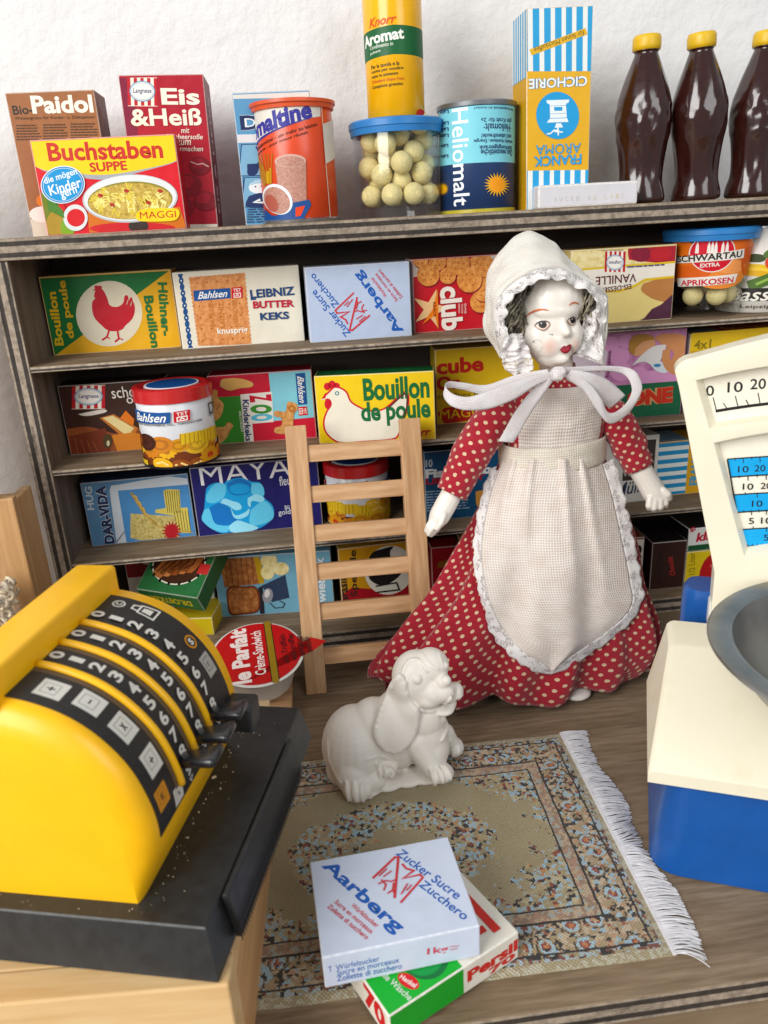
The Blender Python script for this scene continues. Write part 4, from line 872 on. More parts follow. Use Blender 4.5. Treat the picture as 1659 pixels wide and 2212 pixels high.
# ---- third row -------------------------------------------------------------
a = Art(5.63, 3.66, [(272, 375), (985, 300), (1055, 710), (378, 778)])
a.curve([(470, 420), (480, 392), (520, 382), (1000, 335), (1060, 712), (545, 768), (530, 740)], '#c3cbd2', n=3); a.poly([(524, 420), (996, 372), (1060, 715), (598, 762)], '#4f86b8')
a.text('HUG', (356, 546), (328, 394), 46, '#b9c4cb', .03); a.text('DAR-VIDA', (490, 758), (406, 390), 66, '#1d2648', .05, out='#c9d2d8', ow=.03)
a.poly([(826, 418), (850, 406), (934, 408), (946, 528), (990, 525), (1020, 690), (935, 690), (900, 580), (775, 560), (780, 540), (845, 530)], '#cdbd6a'); a.lv += 1
for i in range(7): a.line([(838 + 15 * i, 415), (860 + 14 * i, 560)], 4, '#4a4220', a.lv)
for i in range(6): a.line([(900 + 19 * i, 545), (930 + 17 * i, 685)], 4, '#4a4220', a.lv)
a.poly([(614, 566), (905, 582), (940, 715), (690, 738), (620, 722)], CRISP); a.line([(612, 430), (700, 560), (790, 640)], 16, '#a98c4a'); 
for i in range(9): a.ell(640 + 13 * i, 455 + 19 * i, 15, 7, '#c4a662', 70 if i % 2 else 20)
a.line([(790, 640), (1035, 690)], 5, '#bf9a58'); a.star(888, 678, 68, 40, 16, '#a8242c', .1)
carton('crispbread_carton', 'blue-grey carton with crispbread and a red flower on the third shelf', (-16.47, 2.3, Z3), 5.63, 3.66, 1.7, 2.0, '#567d9e', {'front': a}, sides={'top': '#2a3d55'})
a = Art(6.9, 4.0, [(-114, 402), (799, 361), (820, 800), (-40, 885)])
a.text('MAYA', (-30, 462), (622, 418), 128, '#e6e6ea', -.004)
P1, P2_, P3, P4 = '#2b9ad2', '#6cc3e4', '#1471b8', '#9ad8ec'
for q_, c_ in (([(10, 600), (25, 540), (90, 510), (150, 520), (170, 500), (270, 480), (350, 510), (410, 520), (435, 580), (435, 620), (490, 670), (500, 740), (455, 790), (380, 830), (300, 850), (200, 850), (120, 855), (30, 810), (-20, 760), (0, 690)], P1), ([(20, 590), (80, 520), (160, 525), (150, 610), (80, 650), (20, 640)], P2_), ([(170, 520), (260, 485), (340, 520), (345, 575), (280, 600), (200, 590)], P3), ([(190, 540), (260, 520), (330, 540), (330, 580), (260, 592), (200, 578)], P1), ([(350, 520), (420, 530), (436, 600), (380, 610), (345, 580)], P2_), ([(40, 680), (120, 650), (190, 690), (240, 760), (180, 800), (80, 790)], P3), ([(0, 700), (40, 690), (80, 790), (180, 810), (160, 850), (60, 830), (-15, 765)], P2_), ([(120, 650), (150, 620), (200, 635), (260, 655), (275, 690), (230, 700), (180, 670)], P4), ([(195, 675), (230, 735), (300, 715), (330, 690), (320, 735), (260, 760), (215, 745)], P4), ([(320, 620), (380, 595), (435, 620), (420, 650), (350, 640), (340, 680), (320, 665)], P4), ([(340, 700), (430, 640), (490, 690), (490, 760), (400, 800), (330, 790)], P2_), ([(180, 810), (240, 770), (320, 790), (390, 820), (300, 848), (200, 848)], P4)): a.curve(q_, c_, n=4)
a.text('fleur', (542, 512), (640, 504), 62, '#dfe2ea', .0); a.text('au lait', (572, 680), (662, 672), 36, '#dfe2ea', .0); a.text('gold', (530, 724), (612, 716), 44, '#dfe2ea', .0)
carton('soap_carton', 'deep navy carton with a large light blue flower, left of the ladder', (-10.69, 2.3, Z3), 6.9, 4.0, 1.8, 1.4, '#1b1a5c', {'front': a}, sides={'left': '#12123f'})
tin('white biscuit tin with a red lid seen through the ladder rungs', (-1.68, 1.28 + 1.75, Z3), 1.76, 3.6, math.radians(-188))
a = Art(7.2, 4.1, [(1505, 300), (2100, 262), (2120, 690), (1530, 740)])
a.text('10', (1518, 376), (1550, 374), 46, '#b7bcc0', .02); a.text('Fischstäbchen', (1516, 440), (1990, 415), 56, '#cfd2d2', .05); a.text('LIMITIERT', (1520, 488), (1800, 472), 36, '#9a2535', .04)
a.lines(1520, 1750, [548 + 17 * i for i in range(8)], 7, '#8fa6ba', slope=-.05); a.curve([(1760, 560), (2000, 520), (2050, 620), (1800, 680)], '#c08a4a')
carton('fish_finger_carton', 'dark blue carton mostly hidden behind the doll and her left arm', (1.95, 1.5, Z3), 7.2, 4.05, 1.8, 1.5, '#1a4668', {'front': a}, sides={'left': '#122f48'})
a = Art(5.2, 3.9); a.rect(0, 0, 100, 24, '#c9c7c0'); a.rect(60, 26, 96, 70, '#3a3330'); a.text('Müller', (52, 16), (97, 20), 15, '#22304e', .012, .3); a.lines(60, 96, [44, 48, 52], 2, '#b9b2a8'); a.text('Vollmilch', (60, 34), (94, 36), 7, '#b9b2a8', .02)
carton('milk_carton', 'white carton with dark script, half hidden behind the doll\'s right forearm', (10.2, 1.5, Z3), 5.2, 3.9, 1.8, 2, '#d2cfc8', {'front': a})
W_, H_ = 8.6, 3.3; a = Art(W_, H_); k_ = 100 * H_ / W_
a.rect(0, 0, 28, k_, '#dfe2de')
a.lv += 1
for i in range(7): a.rect(0, i * k_ / 6.6, 28, i * k_ / 6.6 + k_ / 13, '#2f88b6', a.lv)
a.text('FRANCK', (34, 6), (34, 34), 7, '#3f95bb', .035); a.text('AROMA', (42, 6), (42, 34), 7, '#3f95bb', .035); a.ell(58, k_ / 2, 11, 11, '#3096cc')
b = Art(W_, 2.4)
b.rect(0, 0, 28, 40, '#b9bcb9')
b.lv += 1
for i in range(7): b.rect(0, i * 4.2, 28, i * 4.2 + 2.1, '#2f88b6', b.lv)
carton('lying_chicory_carton', 'blue and white striped yellow carton lying on its side behind the scale', (15.0, 2.05, Z3), W_, H_, 2.2, 2, '#cf9f34', {'front': a, 'top': b})
# ---- bottom row ------------------------------------------------------------
a = Art(4.6, 4.3); a.rect(0, 60, 100, 94, '#7a1c26'); a.text('crèmes', (20, 82), (92, 84), 14, '#d9cfc4', .03); a.rect(30, 30, 70, 60, '#b3202c'); a.text('ce', (72, 62), (96, 63), 14, '#b3202c', .03)
carton('pudding_carton', 'white and red carton behind the eclair carton, partly hidden by the till', (-15.3, 3.6, Z4), 4.8, 4.4, 1.5, -1, '#c4c0ba', {'front': a})
carton('yellow_carton', 'small plain yellow carton under the tilted green eclair carton', (-13.0, 1.4, Z4), 2.6, 1.1, 2.6, -8, '#c9b31f', None)
# eclair carton: lies tilted on the yellow one
G = '#2d6238'; a = Art(3.7, 3.6); a.ell(48, 52, 43, 36, '#e0dccb', -10); a.ell(48, 52, 41, 34, '#3a2012', -10); a.lv += 1
for i in range(5): a.curve([(14 + 10 * i, 30 + 3 * i), (30 + 11 * i, 24 + 4 * i), (38 + 11 * i, 50 + 3 * i), (44 + 9 * i, 76 - i), (30 + 9 * i, 78 - 2 * i), (20 + 10 * i, 52)], ['#a5663a', '#b9794a', '#8a4a26', '#b06e40', '#9a5a32'][i], a.lv, 3); a.line([(20 + 10 * i, 34 + 3 * i), (30 + 10 * i, 54), (36 + 9 * i, 74)], 3, '#5a2a14', a.lv + 1)
a.lv += 2
for t_ in range(16): a.ell(48 + 42 * math.cos(t_ * .39), 52 + 35 * math.sin(t_ * .39), 2.2, 3.2, '#1a120c', 0, a.lv)
a.rect(82, 40, 99, 58, '#b03230'); b = Art(3.7, 1.4); b.text('DR.OETKER', (16, 20), (84, 20), 15, '#cbb53f', .03)
bm = bmesh.new(); mats = [M(hexmix(G, '#e8e2d8', .25), .6, var=.08), INK(G)]; bbox(bm, -1.85, 0, 0, 1.85, 3.6, 1.4, .05, 2)
for f in bm.faces: f.normal_update(); f.material_index = 1 if max(abs(c_) for c_ in f.normal) > .999 else 0
bmesh.ops.recalc_face_normals(bm, faces=bm.faces)
apply_art(bm, mats, a, lambda u, v, e: (u / 100 * 3.7 - 1.85, v / 100 * 3.7, 1.4 + e)); apply_art(bm, mats, b.rot180(), lambda u, v, e: (u / 100 * 3.7 - 1.85, -e, v / 100 * 3.7))
done('eclair_carton', bm, mats, loc=(-12.3, .9, 3.05), rot=Euler((math.radians(32), math.radians(4), math.radians(-22))), recalc=False, label='green carton with eclairs in an oval, tilted above the yellow till', cat='carton')
a = Art(6.75, 3.8, [(65, 1030), (860, 980), (905, 1385), (110, 1440)])
a.poly([(108, 1025), (380, 1002), (402, 1075), (418, 1200), (145, 1228)], TOAST); a.lv += 1
for i in range(7): a.line([(145 + 37 * i, 1020 - 3 * i), (168 + 36 * i, 1225 - 3 * i)], 4, '#5a2a0c', a.lv)
a.poly([(370, 1003), (402, 1072), (416, 1200), (380, 1203), (345, 1008)], '#b59434')
for x, y, rx, ry in ((450, 1045, 56, 48), (440, 1125, 46, 50), (530, 1100, 56, 44)): a.ell(x, y, rx, ry, CREAM)
a.poly([(400, 1215), (560, 1140), (590, 1300), (470, 1330)], '#2b3852'); a.poly([(375, 1230), (405, 1215), (420, 1420), (385, 1410)], '#22202a'); a.ell(440, 1285, 36, 52, '#8e8f96', 10); a.ell(436, 1270, 18, 30, '#d8d4d2', 10); a.line([(455, 1335), (490, 1372), (545, 1368), (558, 1340), (520, 1320)], 7, '#23222a')
a.curve([(155, 1250), (190, 1215), (270, 1220), (340, 1215), (375, 1245), (388, 1320), (370, 1400), (270, 1418), (180, 1420), (160, 1340)], '#6a3410', n=3); a.curve([(166, 1258), (196, 1228), (270, 1232), (335, 1228), (364, 1254), (376, 1320), (360, 1388), (270, 1404), (190, 1406), (172, 1340)], TOAST, n=3)
a.text('Zwieback', (820, 1395), (790, 1020), 62, '#cfd8dc', .03)
carton('rusk_bread_carton', 'light blue carton showing toasted bread slices, left of the ladder foot', (-10.26, 3.1, Z4), 6.75, 3.82, 1.7, -3.7, '#74a3b8', {'front': a}, sides={'left': '#5a8aa0'})
a = Art(5.3, 3.72, [(870, 975), (1480, 938), (1500, 1302), (925, 1365)])
a.poly([(900, 1300), (985, 1240), (1110, 1250), (1500, 1200), (1510, 1320), (915, 1380)], '#9a1c26'); a.ell(1235, 1130, 165, 162, '#dcd8cc')
a.curve([(1075, 1090), (1120, 1010), (1200, 985), (1260, 975), (1240, 1010), (1255, 1060), (1330, 1075), (1385, 1040), (1395, 1060), (1350, 1100), (1300, 1180), (1200, 1230), (1110, 1190)], '#1c1a1a'); a.line([(1150, 1235), (1290, 1215), (1310, 1262), (1160, 1275)], 12, '#1c1a1a')
a.text('Brasil', (940, 1340), (915, 1180), 62, '#2a241c', .03); a.text('Speciale', (1010, 1300), (985, 985), 60, '#2a241c', .02)
carton('coffee_carton', 'yellow and red carton with a black bird in a white disc, seen through the ladder', (-3.06, 2.95, Z4), 5.3, 3.72, 1.8, 3.5, '#c28f16', {'front': a})
a = Art(1.9, 3.3); a.text('Rum-B', (45, 20), (45, 150), 46, '#7a5a20', .04)
carton('small_red_carton', 'narrow dark red carton beside the coffee carton, mostly behind the skirt', (2.35, 2.6, Z4), 1.7, 3.4, 1.5, 0, '#8a1a22', {'front': a})
a = Art(3, 3.4); a.text('Tee', (15, 60), (60, 60), 24, '#7a2418', .03)
carton('small_mustard_carton', 'mustard carton in the bottom row hidden behind the skirt', (4.2, 2.6, Z4), 3.0, 3.5, 1.5, 0, '#b38a1c', {'front': a})
a = Art(5.0, 3.2); a.rect(0, 0, 82, 66, '#6a3514'); a.rect(82, 0, 100, 66, '#d6cfc2'); a.text('NUSS', (91, 4), (91, 56), 13, '#1c1614', .06)
carton('nut_carton', 'brown carton with black capital letters on a pale strip, right of the skirt', (9.7, 1.5, Z4), 5.1, 3.35, 1.6, -1, '#6a3514', {'front': a})
a = Art(2.05, 3.1); a.text('Chocolat', (66, 40), (52, 100), 16, '#a8302e', .02, .4); a.text('SUPREME', (30, 20), (24, 120), 14, '#231312', .02)
carton('dark_chocolate_carton', 'nearly black brown carton with a thin red script, left of the scale column', (15.15, 1.1, Z4), 2.1, 3.05, 3.3, -1, '#30160f', {'front': a}, sides={'top': '#150d0b'})
a = Art(4.2, 2.4); a.text('2x1/2 Liter', (12, 3), (8, 50), 9, '#8a7a1a', .015); a.curve([(22, 10), (60, 6), (90, 12), (92, 40), (60, 52), (34, 42), (24, 26)], '#a81c22'); a.ell(50, 30, 14, 5, '#c9585a', 20); a.rect(20, 0, 100, 7, '#b9741c')
carton('fruit_jelly_carton', 'yellow carton with red fruit under the white carton, left of the scale column', (17.4, 1.3, Z4), 4.2, 2.15, 2.4, 1, '#d3ba1a', {'front': a}, sides={'top': '#174a2b'})
a = Art(4.2, 1.6); a.rect(0, 0, 100, 9, '#174a2b'); a.text('klar', (11, 20), (46, 23), 14, '#b01f38', .04, .2); a.text('40', (2, 30), (8, 36), 8, '#b01f38', .04)
b = Art(4.2, 2.4); b.rect(50, 0, 100, 60, '#c9b01c')
carton('clear_jelly_carton', 'white carton with small red lettering stacked on the fruit jelly carton', (17.45, 1.35, Z4 + 2.16), 4.2, 1.45, 2.3, 2, '#d6d6d2', {'front': a, 'top': b}, sides={'top': '#262321', 'left': '#1c1918'})
# ================================================================== in front
# ---- sugar and washing powder on the rug ------------------------------------
tl, tr = onZ((668, 1869), 2.5), onZ((968, 1799), 2.5); br, bl = onZ((1037, 1999), 2.5), onZ((695, 2069), 2.5)
W_ = (br - bl).length; D_ = ((tl - bl).length + (tr - br).length) / 2; yaw_ = math.atan2(br.y - bl.y, br.x - bl.x)
fr = Art(W_, 1.2, [(205, 1010), (1230, 800), (1242, 975), (265, 1232)])
for s_, p, q_ in (('Würfelzucker', (330, 1075), (648, 1000)), ('Sucre en morceaux', (345, 1112), (782, 1006)), ('Zollette di zucchero', (350, 1155), (802, 1045))): fr.text(s_, p, q_, 38, '#3f66a8', .008)
fr.text('1kg', (950, 957), (1070, 936), 50, '#bf4a5a', .02); fr.text('T', (272, 1088), (298, 1082), 40, '#3f66a8', .0); fr.lines(1078, 1128, [918, 935], 5, '#bf6a78', slope=-.15)
o = carton('sugar_carton', 'white-blue sugar carton lying on the rug on top of the washing powder carton', (bl.x, bl.y, 1.27), W_, 1.22, D_, math.degrees(yaw_), '#c6cfe0', {'top': sugar_art(W_, D_), 'front': fr}, sides={'left': '#aab3c4'}, edge='#d2d8e4')
P1 = onZ((1120, 2069), .12); P0 = onZ((1002, 2149), .12); yaw2 = math.atan2(P1.y - P0.y, P1.x - P0.x)
W2, D2, H2 = 4.85, 3.7, 1.1
fq = Art(W2, H2)
# panel runs from the far right corner back to the lower left (green part left, white part right)
k2 = 100 * H2 / W2; gx = 100 - 100 * (P1 - P0).length / W2
fq.rect(0, 0, gx, k2, '#2c9a3a'); lf = Art(D2, H2); lf.text('70', (62, 16), (94, 16), 24, '#c0282c', .05)
fq.text('Persil', (gx + 3, 12.5), (99, 12.5), 9.5, '#c0332e', .045); fq.text('70', (gx + 20, 4.5), (97, 4.5), 5.5, '#c0332e', .045)
tp = Art(W2, D2); kt = 100 * D2 / W2
tp.rect(0, 0, gx, kt, '#33ab43');  tp.ell(gx * .72, 21, 15, 17, '#1c6e3c'); tp.ell(gx * .72 - 1, 22.5, 13.5, 15, '#15924a')
tp.ell(22, 12, 4.2, 7.5, '#cf2a30', 20); tp.text('Henkel', (20, 17.5), (24, 6.5), 3.4, '#ecd9d2', .03); tp.text('alle Wäsche', (12, 26), (17, 1.5), 4.2, '#dfe8d8', .01)
tp.text('Persil', (gx + 14, 70), (gx + 14, 12), 30, '#c0332e', .05); tp.rect(86, 8, 92, 46, '#c0332e')
carton('washing_powder_carton', 'green and white carton with red lettering lying under the sugar carton on the rug', (P1.x - W2 * math.cos(yaw2), P1.y - W2 * math.sin(yaw2), .14), W2, H2, D2, math.degrees(yaw2), '#e0dcd0', {'front': fq, 'top': tp, 'left': lf})
# ---- spread tub on a small wooden block -------------------------------------
bm = bmesh.new(); bbox(bm, -2.2, -1.9, .0, 1.5, 1.9, .68, .05)
done('wooden_block', bm, BEECH_X, loc=(-7.6, -4.7, 0.01), label='small light wooden block behind the till, under the spread tub', cat='block')
H8 = lambda x, y: (442.4 + x * .3111, 884.8 + y * .3111)
TC = onY((556, 1412), -4.9); tlt = math.radians(13)
tub = empty('spread_tub', TC, label='small white tub with a red foil lid, propped up between the till and the ladder', cat='tub')
tub.rotation_euler = (tlt, 0, math.radians(6)); WHT = M('#d5d3cc', .45, var=.04)
bm = bmesh.new(); lathe(bm, [(1.45, -1.75), (1.6, -1.7), (2.02, -.12), (2.08, -.06), (2.24, -.05), (2.27, 0.0), (2.2, .03), (2.1, .03)], 56, cap=True); autosmooth(done('cup', bm, WHT, tub), 40)
bm = bmesh.new(); mats = [INK('#b1131f')]; a = Art(3.8, 3.8)
pts = [(50 + 49 * math.cos(t_), 50 + 49 * math.sin(t_)) for t_ in [.62 + i * (2 * math.pi - 1.24) / 40 for i in range(41)]] + [(112, 62), (128, 52), (112, 40)]
a.poly(pts, '#b1131f'); a.poly([(62, 0), (69, 0), (69, 100), (62, 100)], '#8e7424'); a.line([(61.5, 2), (61.5, 98)], 1, '#2a1a12'); a.line([(69.5, 4), (69.5, 96)], 1, '#2a1a12')
a.text('le Parfait', (31, 6), (31, 94), 20, '#e9dcd6', .045); a.text('Crème-Sandwich', (51, 15), (51, 86), 12, '#e9dcd6', .02)
for i, (s_, l) in enumerate((('mit Trüffeln', 24), ('with truffles', 22), ('tartufato', 17), ('trufado', 13))): a.text(s_, (80 + i * 9, 50 - l), (80 + i * 9, 50 + l), 7, '#4a0d14', .02)
apply_art(bm, mats, a, lambda u, v, e: (u * .0438 - 2.19, v * .0438 - 2.19, .05 + e), clip=False); done('foil_lid', bm, mats, tub, recalc=False)
# ---- kitchen scale -----------------------------------------------------------
t = NT('cream_plastic'); v = t.coord(); f = t.noise(v, 38, 4, .6); f2 = t.noise(v, 13, 3)
st = t.mix(1.0, t.ramp(f, [(.5, '#000000'), (.72, '#ffffff')]), t.ramp(f2, [(.48, '#000000'), (.62, '#ffffff')]), 'MULTIPLY')
t.P('Base Color', t.mix(st, t.mix(f, '#e6dfc6', '#ece6d0'), '#d2bf92')); t.P('Roughness', t.math('ADD', .3, t.math('MULTIPLY', f, .22))); t.P('Coat Weight', .12); t.bump(t.noise(v, 1400, 2), .06, .0003); CRM = t.m; BLU = M('#07509c', .33, var=.05, vs=90, coat=.2)
SO = Vector((7.39, -18.37, 0)); sy = math.atan2(-.405, .914)
SCL = empty('kitchen_scale', SO, sy, label='cream and blue toy kitchen scale with a dark bowl, cut off by the right edge', cat='scale')
XA = 5.5     # symmetry axis
def extr(bm, pts, ax, lo, hi, mi=0):
    """extrude an outline (list of 2D points) along axis ax"""
    f = {0: lambda p, q_: (q_, p[0], p[1]), 1: lambda p, q_: (p[0], q_, p[1]), 2: lambda p, q_: (p[0], p[1], q_)}[ax]
    A = [bm.verts.new(f(p, lo)) for p in pts]; B = [bm.verts.new(f(p, hi)) for p in pts]
    fs = [bm.faces.new(A), bm.faces.new(B)] + [bm.faces.new((A[i], A[(i + 1) % len(A)], B[(i + 1) % len(A)], B[i])) for i in range(len(A))]
    for x in fs: x.material_index = mi
    return fs
def bev_all(bm, off, seg=3, ang=25):
    bmesh.ops.recalc_face_normals(bm, faces=bm.faces)
    es = [e for e in bm.edges if len(e.link_faces) == 2 and e.calc_face_angle(0) > math.radians(ang)]
    bmesh.ops.bevel(bm, geom=es, offset=off, segments=seg, profile=.5, affect='EDGES', clamp_overlap=True)
def loft(bm, secs):
    R_ = [[bm.verts.new(p) for p in s_] for s_ in secs]
    for A, B in zip(R_, R_[1:]):
        for i in range(len(A)): bm.faces.new((A[i], A[(i + 1) % len(A)], B[(i + 1) % len(A)], B[i]))
    bm.faces.new(R_[0]); bm.faces.new(R_[-1])
def rrect(x0, y0, x1, y1, r, z, n=6, dz=None):
    out = []
    for cx, cy, a0 in ((x1 - r, y1 - r, 0), (x0 + r, y1 - r, 90), (x0 + r, y0 + r, 180), (x1 - r, y0 + r, 270)):
        for i in range(n + 1):
            t_ = math.radians(a0 + 90 * i / n); x, y = cx + r * math.cos(t_), cy + r * math.sin(t_); out.append((x, y, z if dz is None else dz(x, y)))
    return out
bm = bmesh.new()
loft(bm, [rrect(-.75, -.02, 11.75, 7.0, .9, .02), rrect(-.9, -.1, 11.9, 7.1, 1.0, .12), rrect(-.55, .12, 11.55, 7.0, .8, 3.4), rrect(-.5, .15, 11.5, 6.95, .8, 4.1)])
o = done('blue_base', bm, BLU, SCL); autosmooth(o, 35)
# cream housing: lip, sloping front plate, flat shoulder
prof = [(-.28, 4.08), (-.3, 4.55), (-.15, 4.66), (3.95, 6.98), (4.15, 7.03), (5.9, 7.03), (6.0, 4.08)]
bm = bmesh.new(); 
def inset(e): return [(x + (e if x < 0 else -e * .3), z) for x, z in prof]
secs = []
for x, e in ((-1.2, .18), (-1.12, .06), (-1.0, 0), (12.0, 0), (12.12, .06), (12.2, .18)):
    ins = [(y_ + (.0), z_ - (e if z_ > 4.2 else 0)) for y_, z_ in prof]
    # the plate narrows towards the top
    secs.append([(x + (.62 if x < 5 else -.62) * max(0, (z_ - 4.6) / 2.4), y_, z_) for y_, z_ in ins])
loft(bm, secs); o = done('cream_housing', bm, CRM, SCL); autosmooth(o, 30)
bm = bmesh.new(); bev = rrect(.0, 7.1, 3.2, 8.6, .6, .02); loft(bm, [bev, [(x, y, 7.2) for x, y, z in bev], [(x * .98 + .03, y * .995 + .03, 7.6) for x, y, z in bev], [(x * .9 + .15, y * .98 + .15, 7.8) for x, y, z in bev]]); autosmooth(done('rear_support', bm, BLU, SCL), 35)
bm = bmesh.new(); bbox(bm, .9, 6.3, 6.6, 2.6, 7.05, 7.75, .12, 3); autosmooth(done('rear_bracket', bm, M('#d9d8d2', .35), SCL))
# fan shaped dial panel with two recessed windows
def panel_x(z): return -1.04 + (16.9 - z) * (1.98 / 7.8) if z > 9.1 else .94 + max(0, (9.1 - z)) * .02
FY = 6.1
outl = []
for z in (6.9, 8, 9.1, 11, 13, 15, 16.2): outl.append((panel_x(z), z))
for t_ in range(0, 7): an = math.radians(180 - 15 * t_ * .9); outl.append((-.32 + .72 * math.cos(an) , 16.75 + .5 * math.sin(an)))
for i in range(1, 12): x = .2 + (XA - .2) * 2 * i / 12; outl.append((x, 17.38 + .95 * (1 - ((x - XA) / 5.4) ** 2)))
outl += [(2 * XA - x, z) for x, z in reversed(outl[:14])]
def win(x0t, x0b, zt, zb, zt_mid): # window outline; edges lean with the fan
    top = [(x0t + (2 * XA - 2 * x0t) * i / 12, zt + (zt_mid - zt) * (1 - (1 - i / 6) ** 2)) for i in range(13)]
    bot = [(2 * XA - x0b + (2 * x0b - 2 * XA) * i / 12, zb + (zt_mid - zt) * .75 * (1 - (1 - i / 6) ** 2)) for i in range(13)]
    return top + bot
w1 = win(-.33, .27, 16.45, 14.7, 17.25); w2 = win(.46, 1.9, 14.2, 9.85, 14.95)
bm = bmesh.new()
def loop(pts, y): return [bm.verts.new((x, y, z)) for x, z in pts]
L0_ = loop(outl, FY); W1, W2_ = loop(w1, FY), loop(w2, FY)
es = []
for Lp in (L0_, W1, W2_): es += [bm.edges.new((Lp[i], Lp[(i + 1) % len(Lp)])) for i in range(len(Lp))]
bmesh.ops.triangle_fill(bm, use_beauty=True, use_dissolve=False, edges=es)
for ff in [f for f in bm.faces if any(abs(f.calc_center_median().x - XA) < 3.5 and (15.0 < f.calc_center_median().z < 16.6 or 10.6 < f.calc_center_median().z < 13.9) for _ in (0,)) and all(v in W1 or v in W2_ for v in f.verts)]: bm.faces.remove(ff)
Lb = loop(outl, FY + 1.0)
# rounded outer rim
Lm = loop([(x + (.12 if x < XA else -.12) * 0, z) for x, z in outl], FY + .12)
for A, B in ((L0_, Lm), (Lm, Lb)):
    for i in range(len(A)): bm.faces.new((A[i], A[(i + 1) % len(A)], B[(i + 1) % len(A)], B[i]))
bm.faces.new(Lb)
for Wn in (W1, W2_):
    c_ = (sum(v.co.x for v in Wn) / len(Wn), sum(v.co.z for v in Wn) / len(Wn))
    In = [bm.verts.new((v.co.x + (c_[0] - v.co.x) * .045, FY + .55, v.co.z + (c_[1] - v.co.z) * .09)) for v in Wn]
    for i in range(len(Wn)): bm.faces.new((Wn[i], Wn[(i + 1) % len(Wn)], In[(i + 1) % len(Wn)], In[i]))
bmesh.ops.recalc_face_normals(bm, faces=bm.faces)
es = [e for e in bm.edges if len(e.link_faces) == 2 and e.calc_face_angle(0) > math.radians(50) and e.verts[0].co.y < FY + .05 and e.verts[1].co.y < FY + .05]
bmesh.ops.bevel(bm, geom=es, offset=.10, segments=3, profile=.5, affect='EDGES', clamp_overlap=True)
o = done('dial_panel', bm, CRM, SCL); autosmooth(o, 35)
# printed scales behind the windows
DIAL = M('#ece6d4', .5, var=.03, vs=60)
bm = bmesh.new(); mats = [DIAL]; extr(bm, [(x + (.12 if x < XA else -.12), z - .08) for x, z in outl[2:-2]], 1, FY + .56, FY + .7)
pl = lambda u, v, e: (u, FY + .555 - e, v)
a = Art(100, 100); KB = '#1c1a1c'
ar = lambda x, z0: z0 + .62 * (1 - ((x - XA) / 5.4) ** 2)
a.line([(x, ar(x, 15.15)) for x in [.47 + i * .42 for i in range(25)]], .11, KB)
for i in range(29):
    x = .5 + i * .352; z = ar(x, 15.15); big = i % 2 == 0; l = .5 if i == 0 else (.42 if big else .22); dx = (x - XA) * .02
    a.line([(x, z), (x + dx * 1.6, z + l)], .035, KB)
    if big:
        s_ = str(i * 5); cw = .115 * len(s_) + .02; a.text(s_, (x + dx * 2 - cw - (.08 if i == 0 else 0), z + .72), (x + dx * 2 + cw - (.08 if i == 0 else 0), z + .75), .38, KB, .012)
CY = '#2f9fd8'; zt = 13.45; hh = .68
for r_ in range(6):
    f0 = r_ / 6; zc0 = zt - r_ * hh; xl = lambda z: 1.02 + (zt - z) * .255
    q_ = [(xl(zc0), zc0), (2 * XA - xl(zc0), zc0), (2 * XA - xl(zc0 - hh), zc0 - hh), (xl(zc0 - hh), zc0 - hh)]
    top = [(xl(zc0) + (2 * XA - 2 * xl(zc0)) * i / 14, zc0 + .3 * (1 - (1 - i / 7) ** 2)) for i in range(15)]; z2 = zc0 - hh
    bot = [(xl(z2) + (2 * XA - 2 * xl(z2)) * i / 14, z2 + .3 * (1 - (1 - i / 7) ** 2)) for i in range(15)]
    if r_ % 2 == 0: a.poly(top + bot[::-1], CY)
    a.line(top, .05, KB)
    step = (.55, .6, .8, .5, .9, .33)[r_]; lab = (10, 10, 10, 5, 5, 1)[r_]; i = 1
    while xl(zc0) + step * i < 2 * XA - xl(zc0):
        x = xl(zc0) + step * i - .02; z = zc0 + .3 * (1 - ((x - XA) / 4.5) ** 2)
        a.line([(x, z), (x + .03, z - .2)], .03, KB); a.line([(x - step / 2, z), (x - step / 2 + .02, z - .12)], .025, KB)
        s_ = str(lab * i); cw = .09 * len(s_); a.text(s_, (x - cw + .05, z - .44), (x + cw + .05, z - .42), .25, KB, .01); i += 1
    if r_ == 5: a.line(bot, .05, KB)
a.line([(1.02, zt), (1.02 + 6 * hh * .255, zt - 6 * hh)], .05, KB)
apply_art(bm, mats, a, pl, clip=False); done('dial_print', bm, mats, SCL, recalc=False)
# bowl
BWL = M('#4c4f52', .3, .55, var=.06, vs=70, coat=.2); BC = Vector((XA + .1, 1.2, 9.1)); R_ = 5.22
t = NT('brushed_dark_bowl'); v = t.coord(); f = t.noise(v, 55, 5, .65)
t.P('Base Color', t.ramp(f, [(.3, '#7a7977'), (.6, '#8f8e8c'), (.75, '#9d9a95')])); t.P('Metallic', .85); t.P('Roughness', t.math('ADD', .26, t.math('MULTIPLY', f, .18))); BWL = t.m
bm = bmesh.new(); lathe(bm, [(1.6, -2.0), (3.0, -1.9), (3.95, -1.35), (4.5, -.5), (4.66, -.08), (R_, -.06), (R_ + .05, 0), (R_, .06), (4.66, .07), (4.5, .0), (4.38, -.48), (3.84, -1.27), (2.9, -1.8), (.05, -1.9)], 96)
o = done('bowl', bm, BWL, SCL, loc=BC); autosmooth(o, 40)
bm = bmesh.new(); lathe(bm, [(2.6, 5.0), (2.1, 6.2), (1.55, 7.08)], 48, cx=BC.x, cy=BC.y); autosmooth(done('bowl_holder', bm, CRM, SCL), 40)
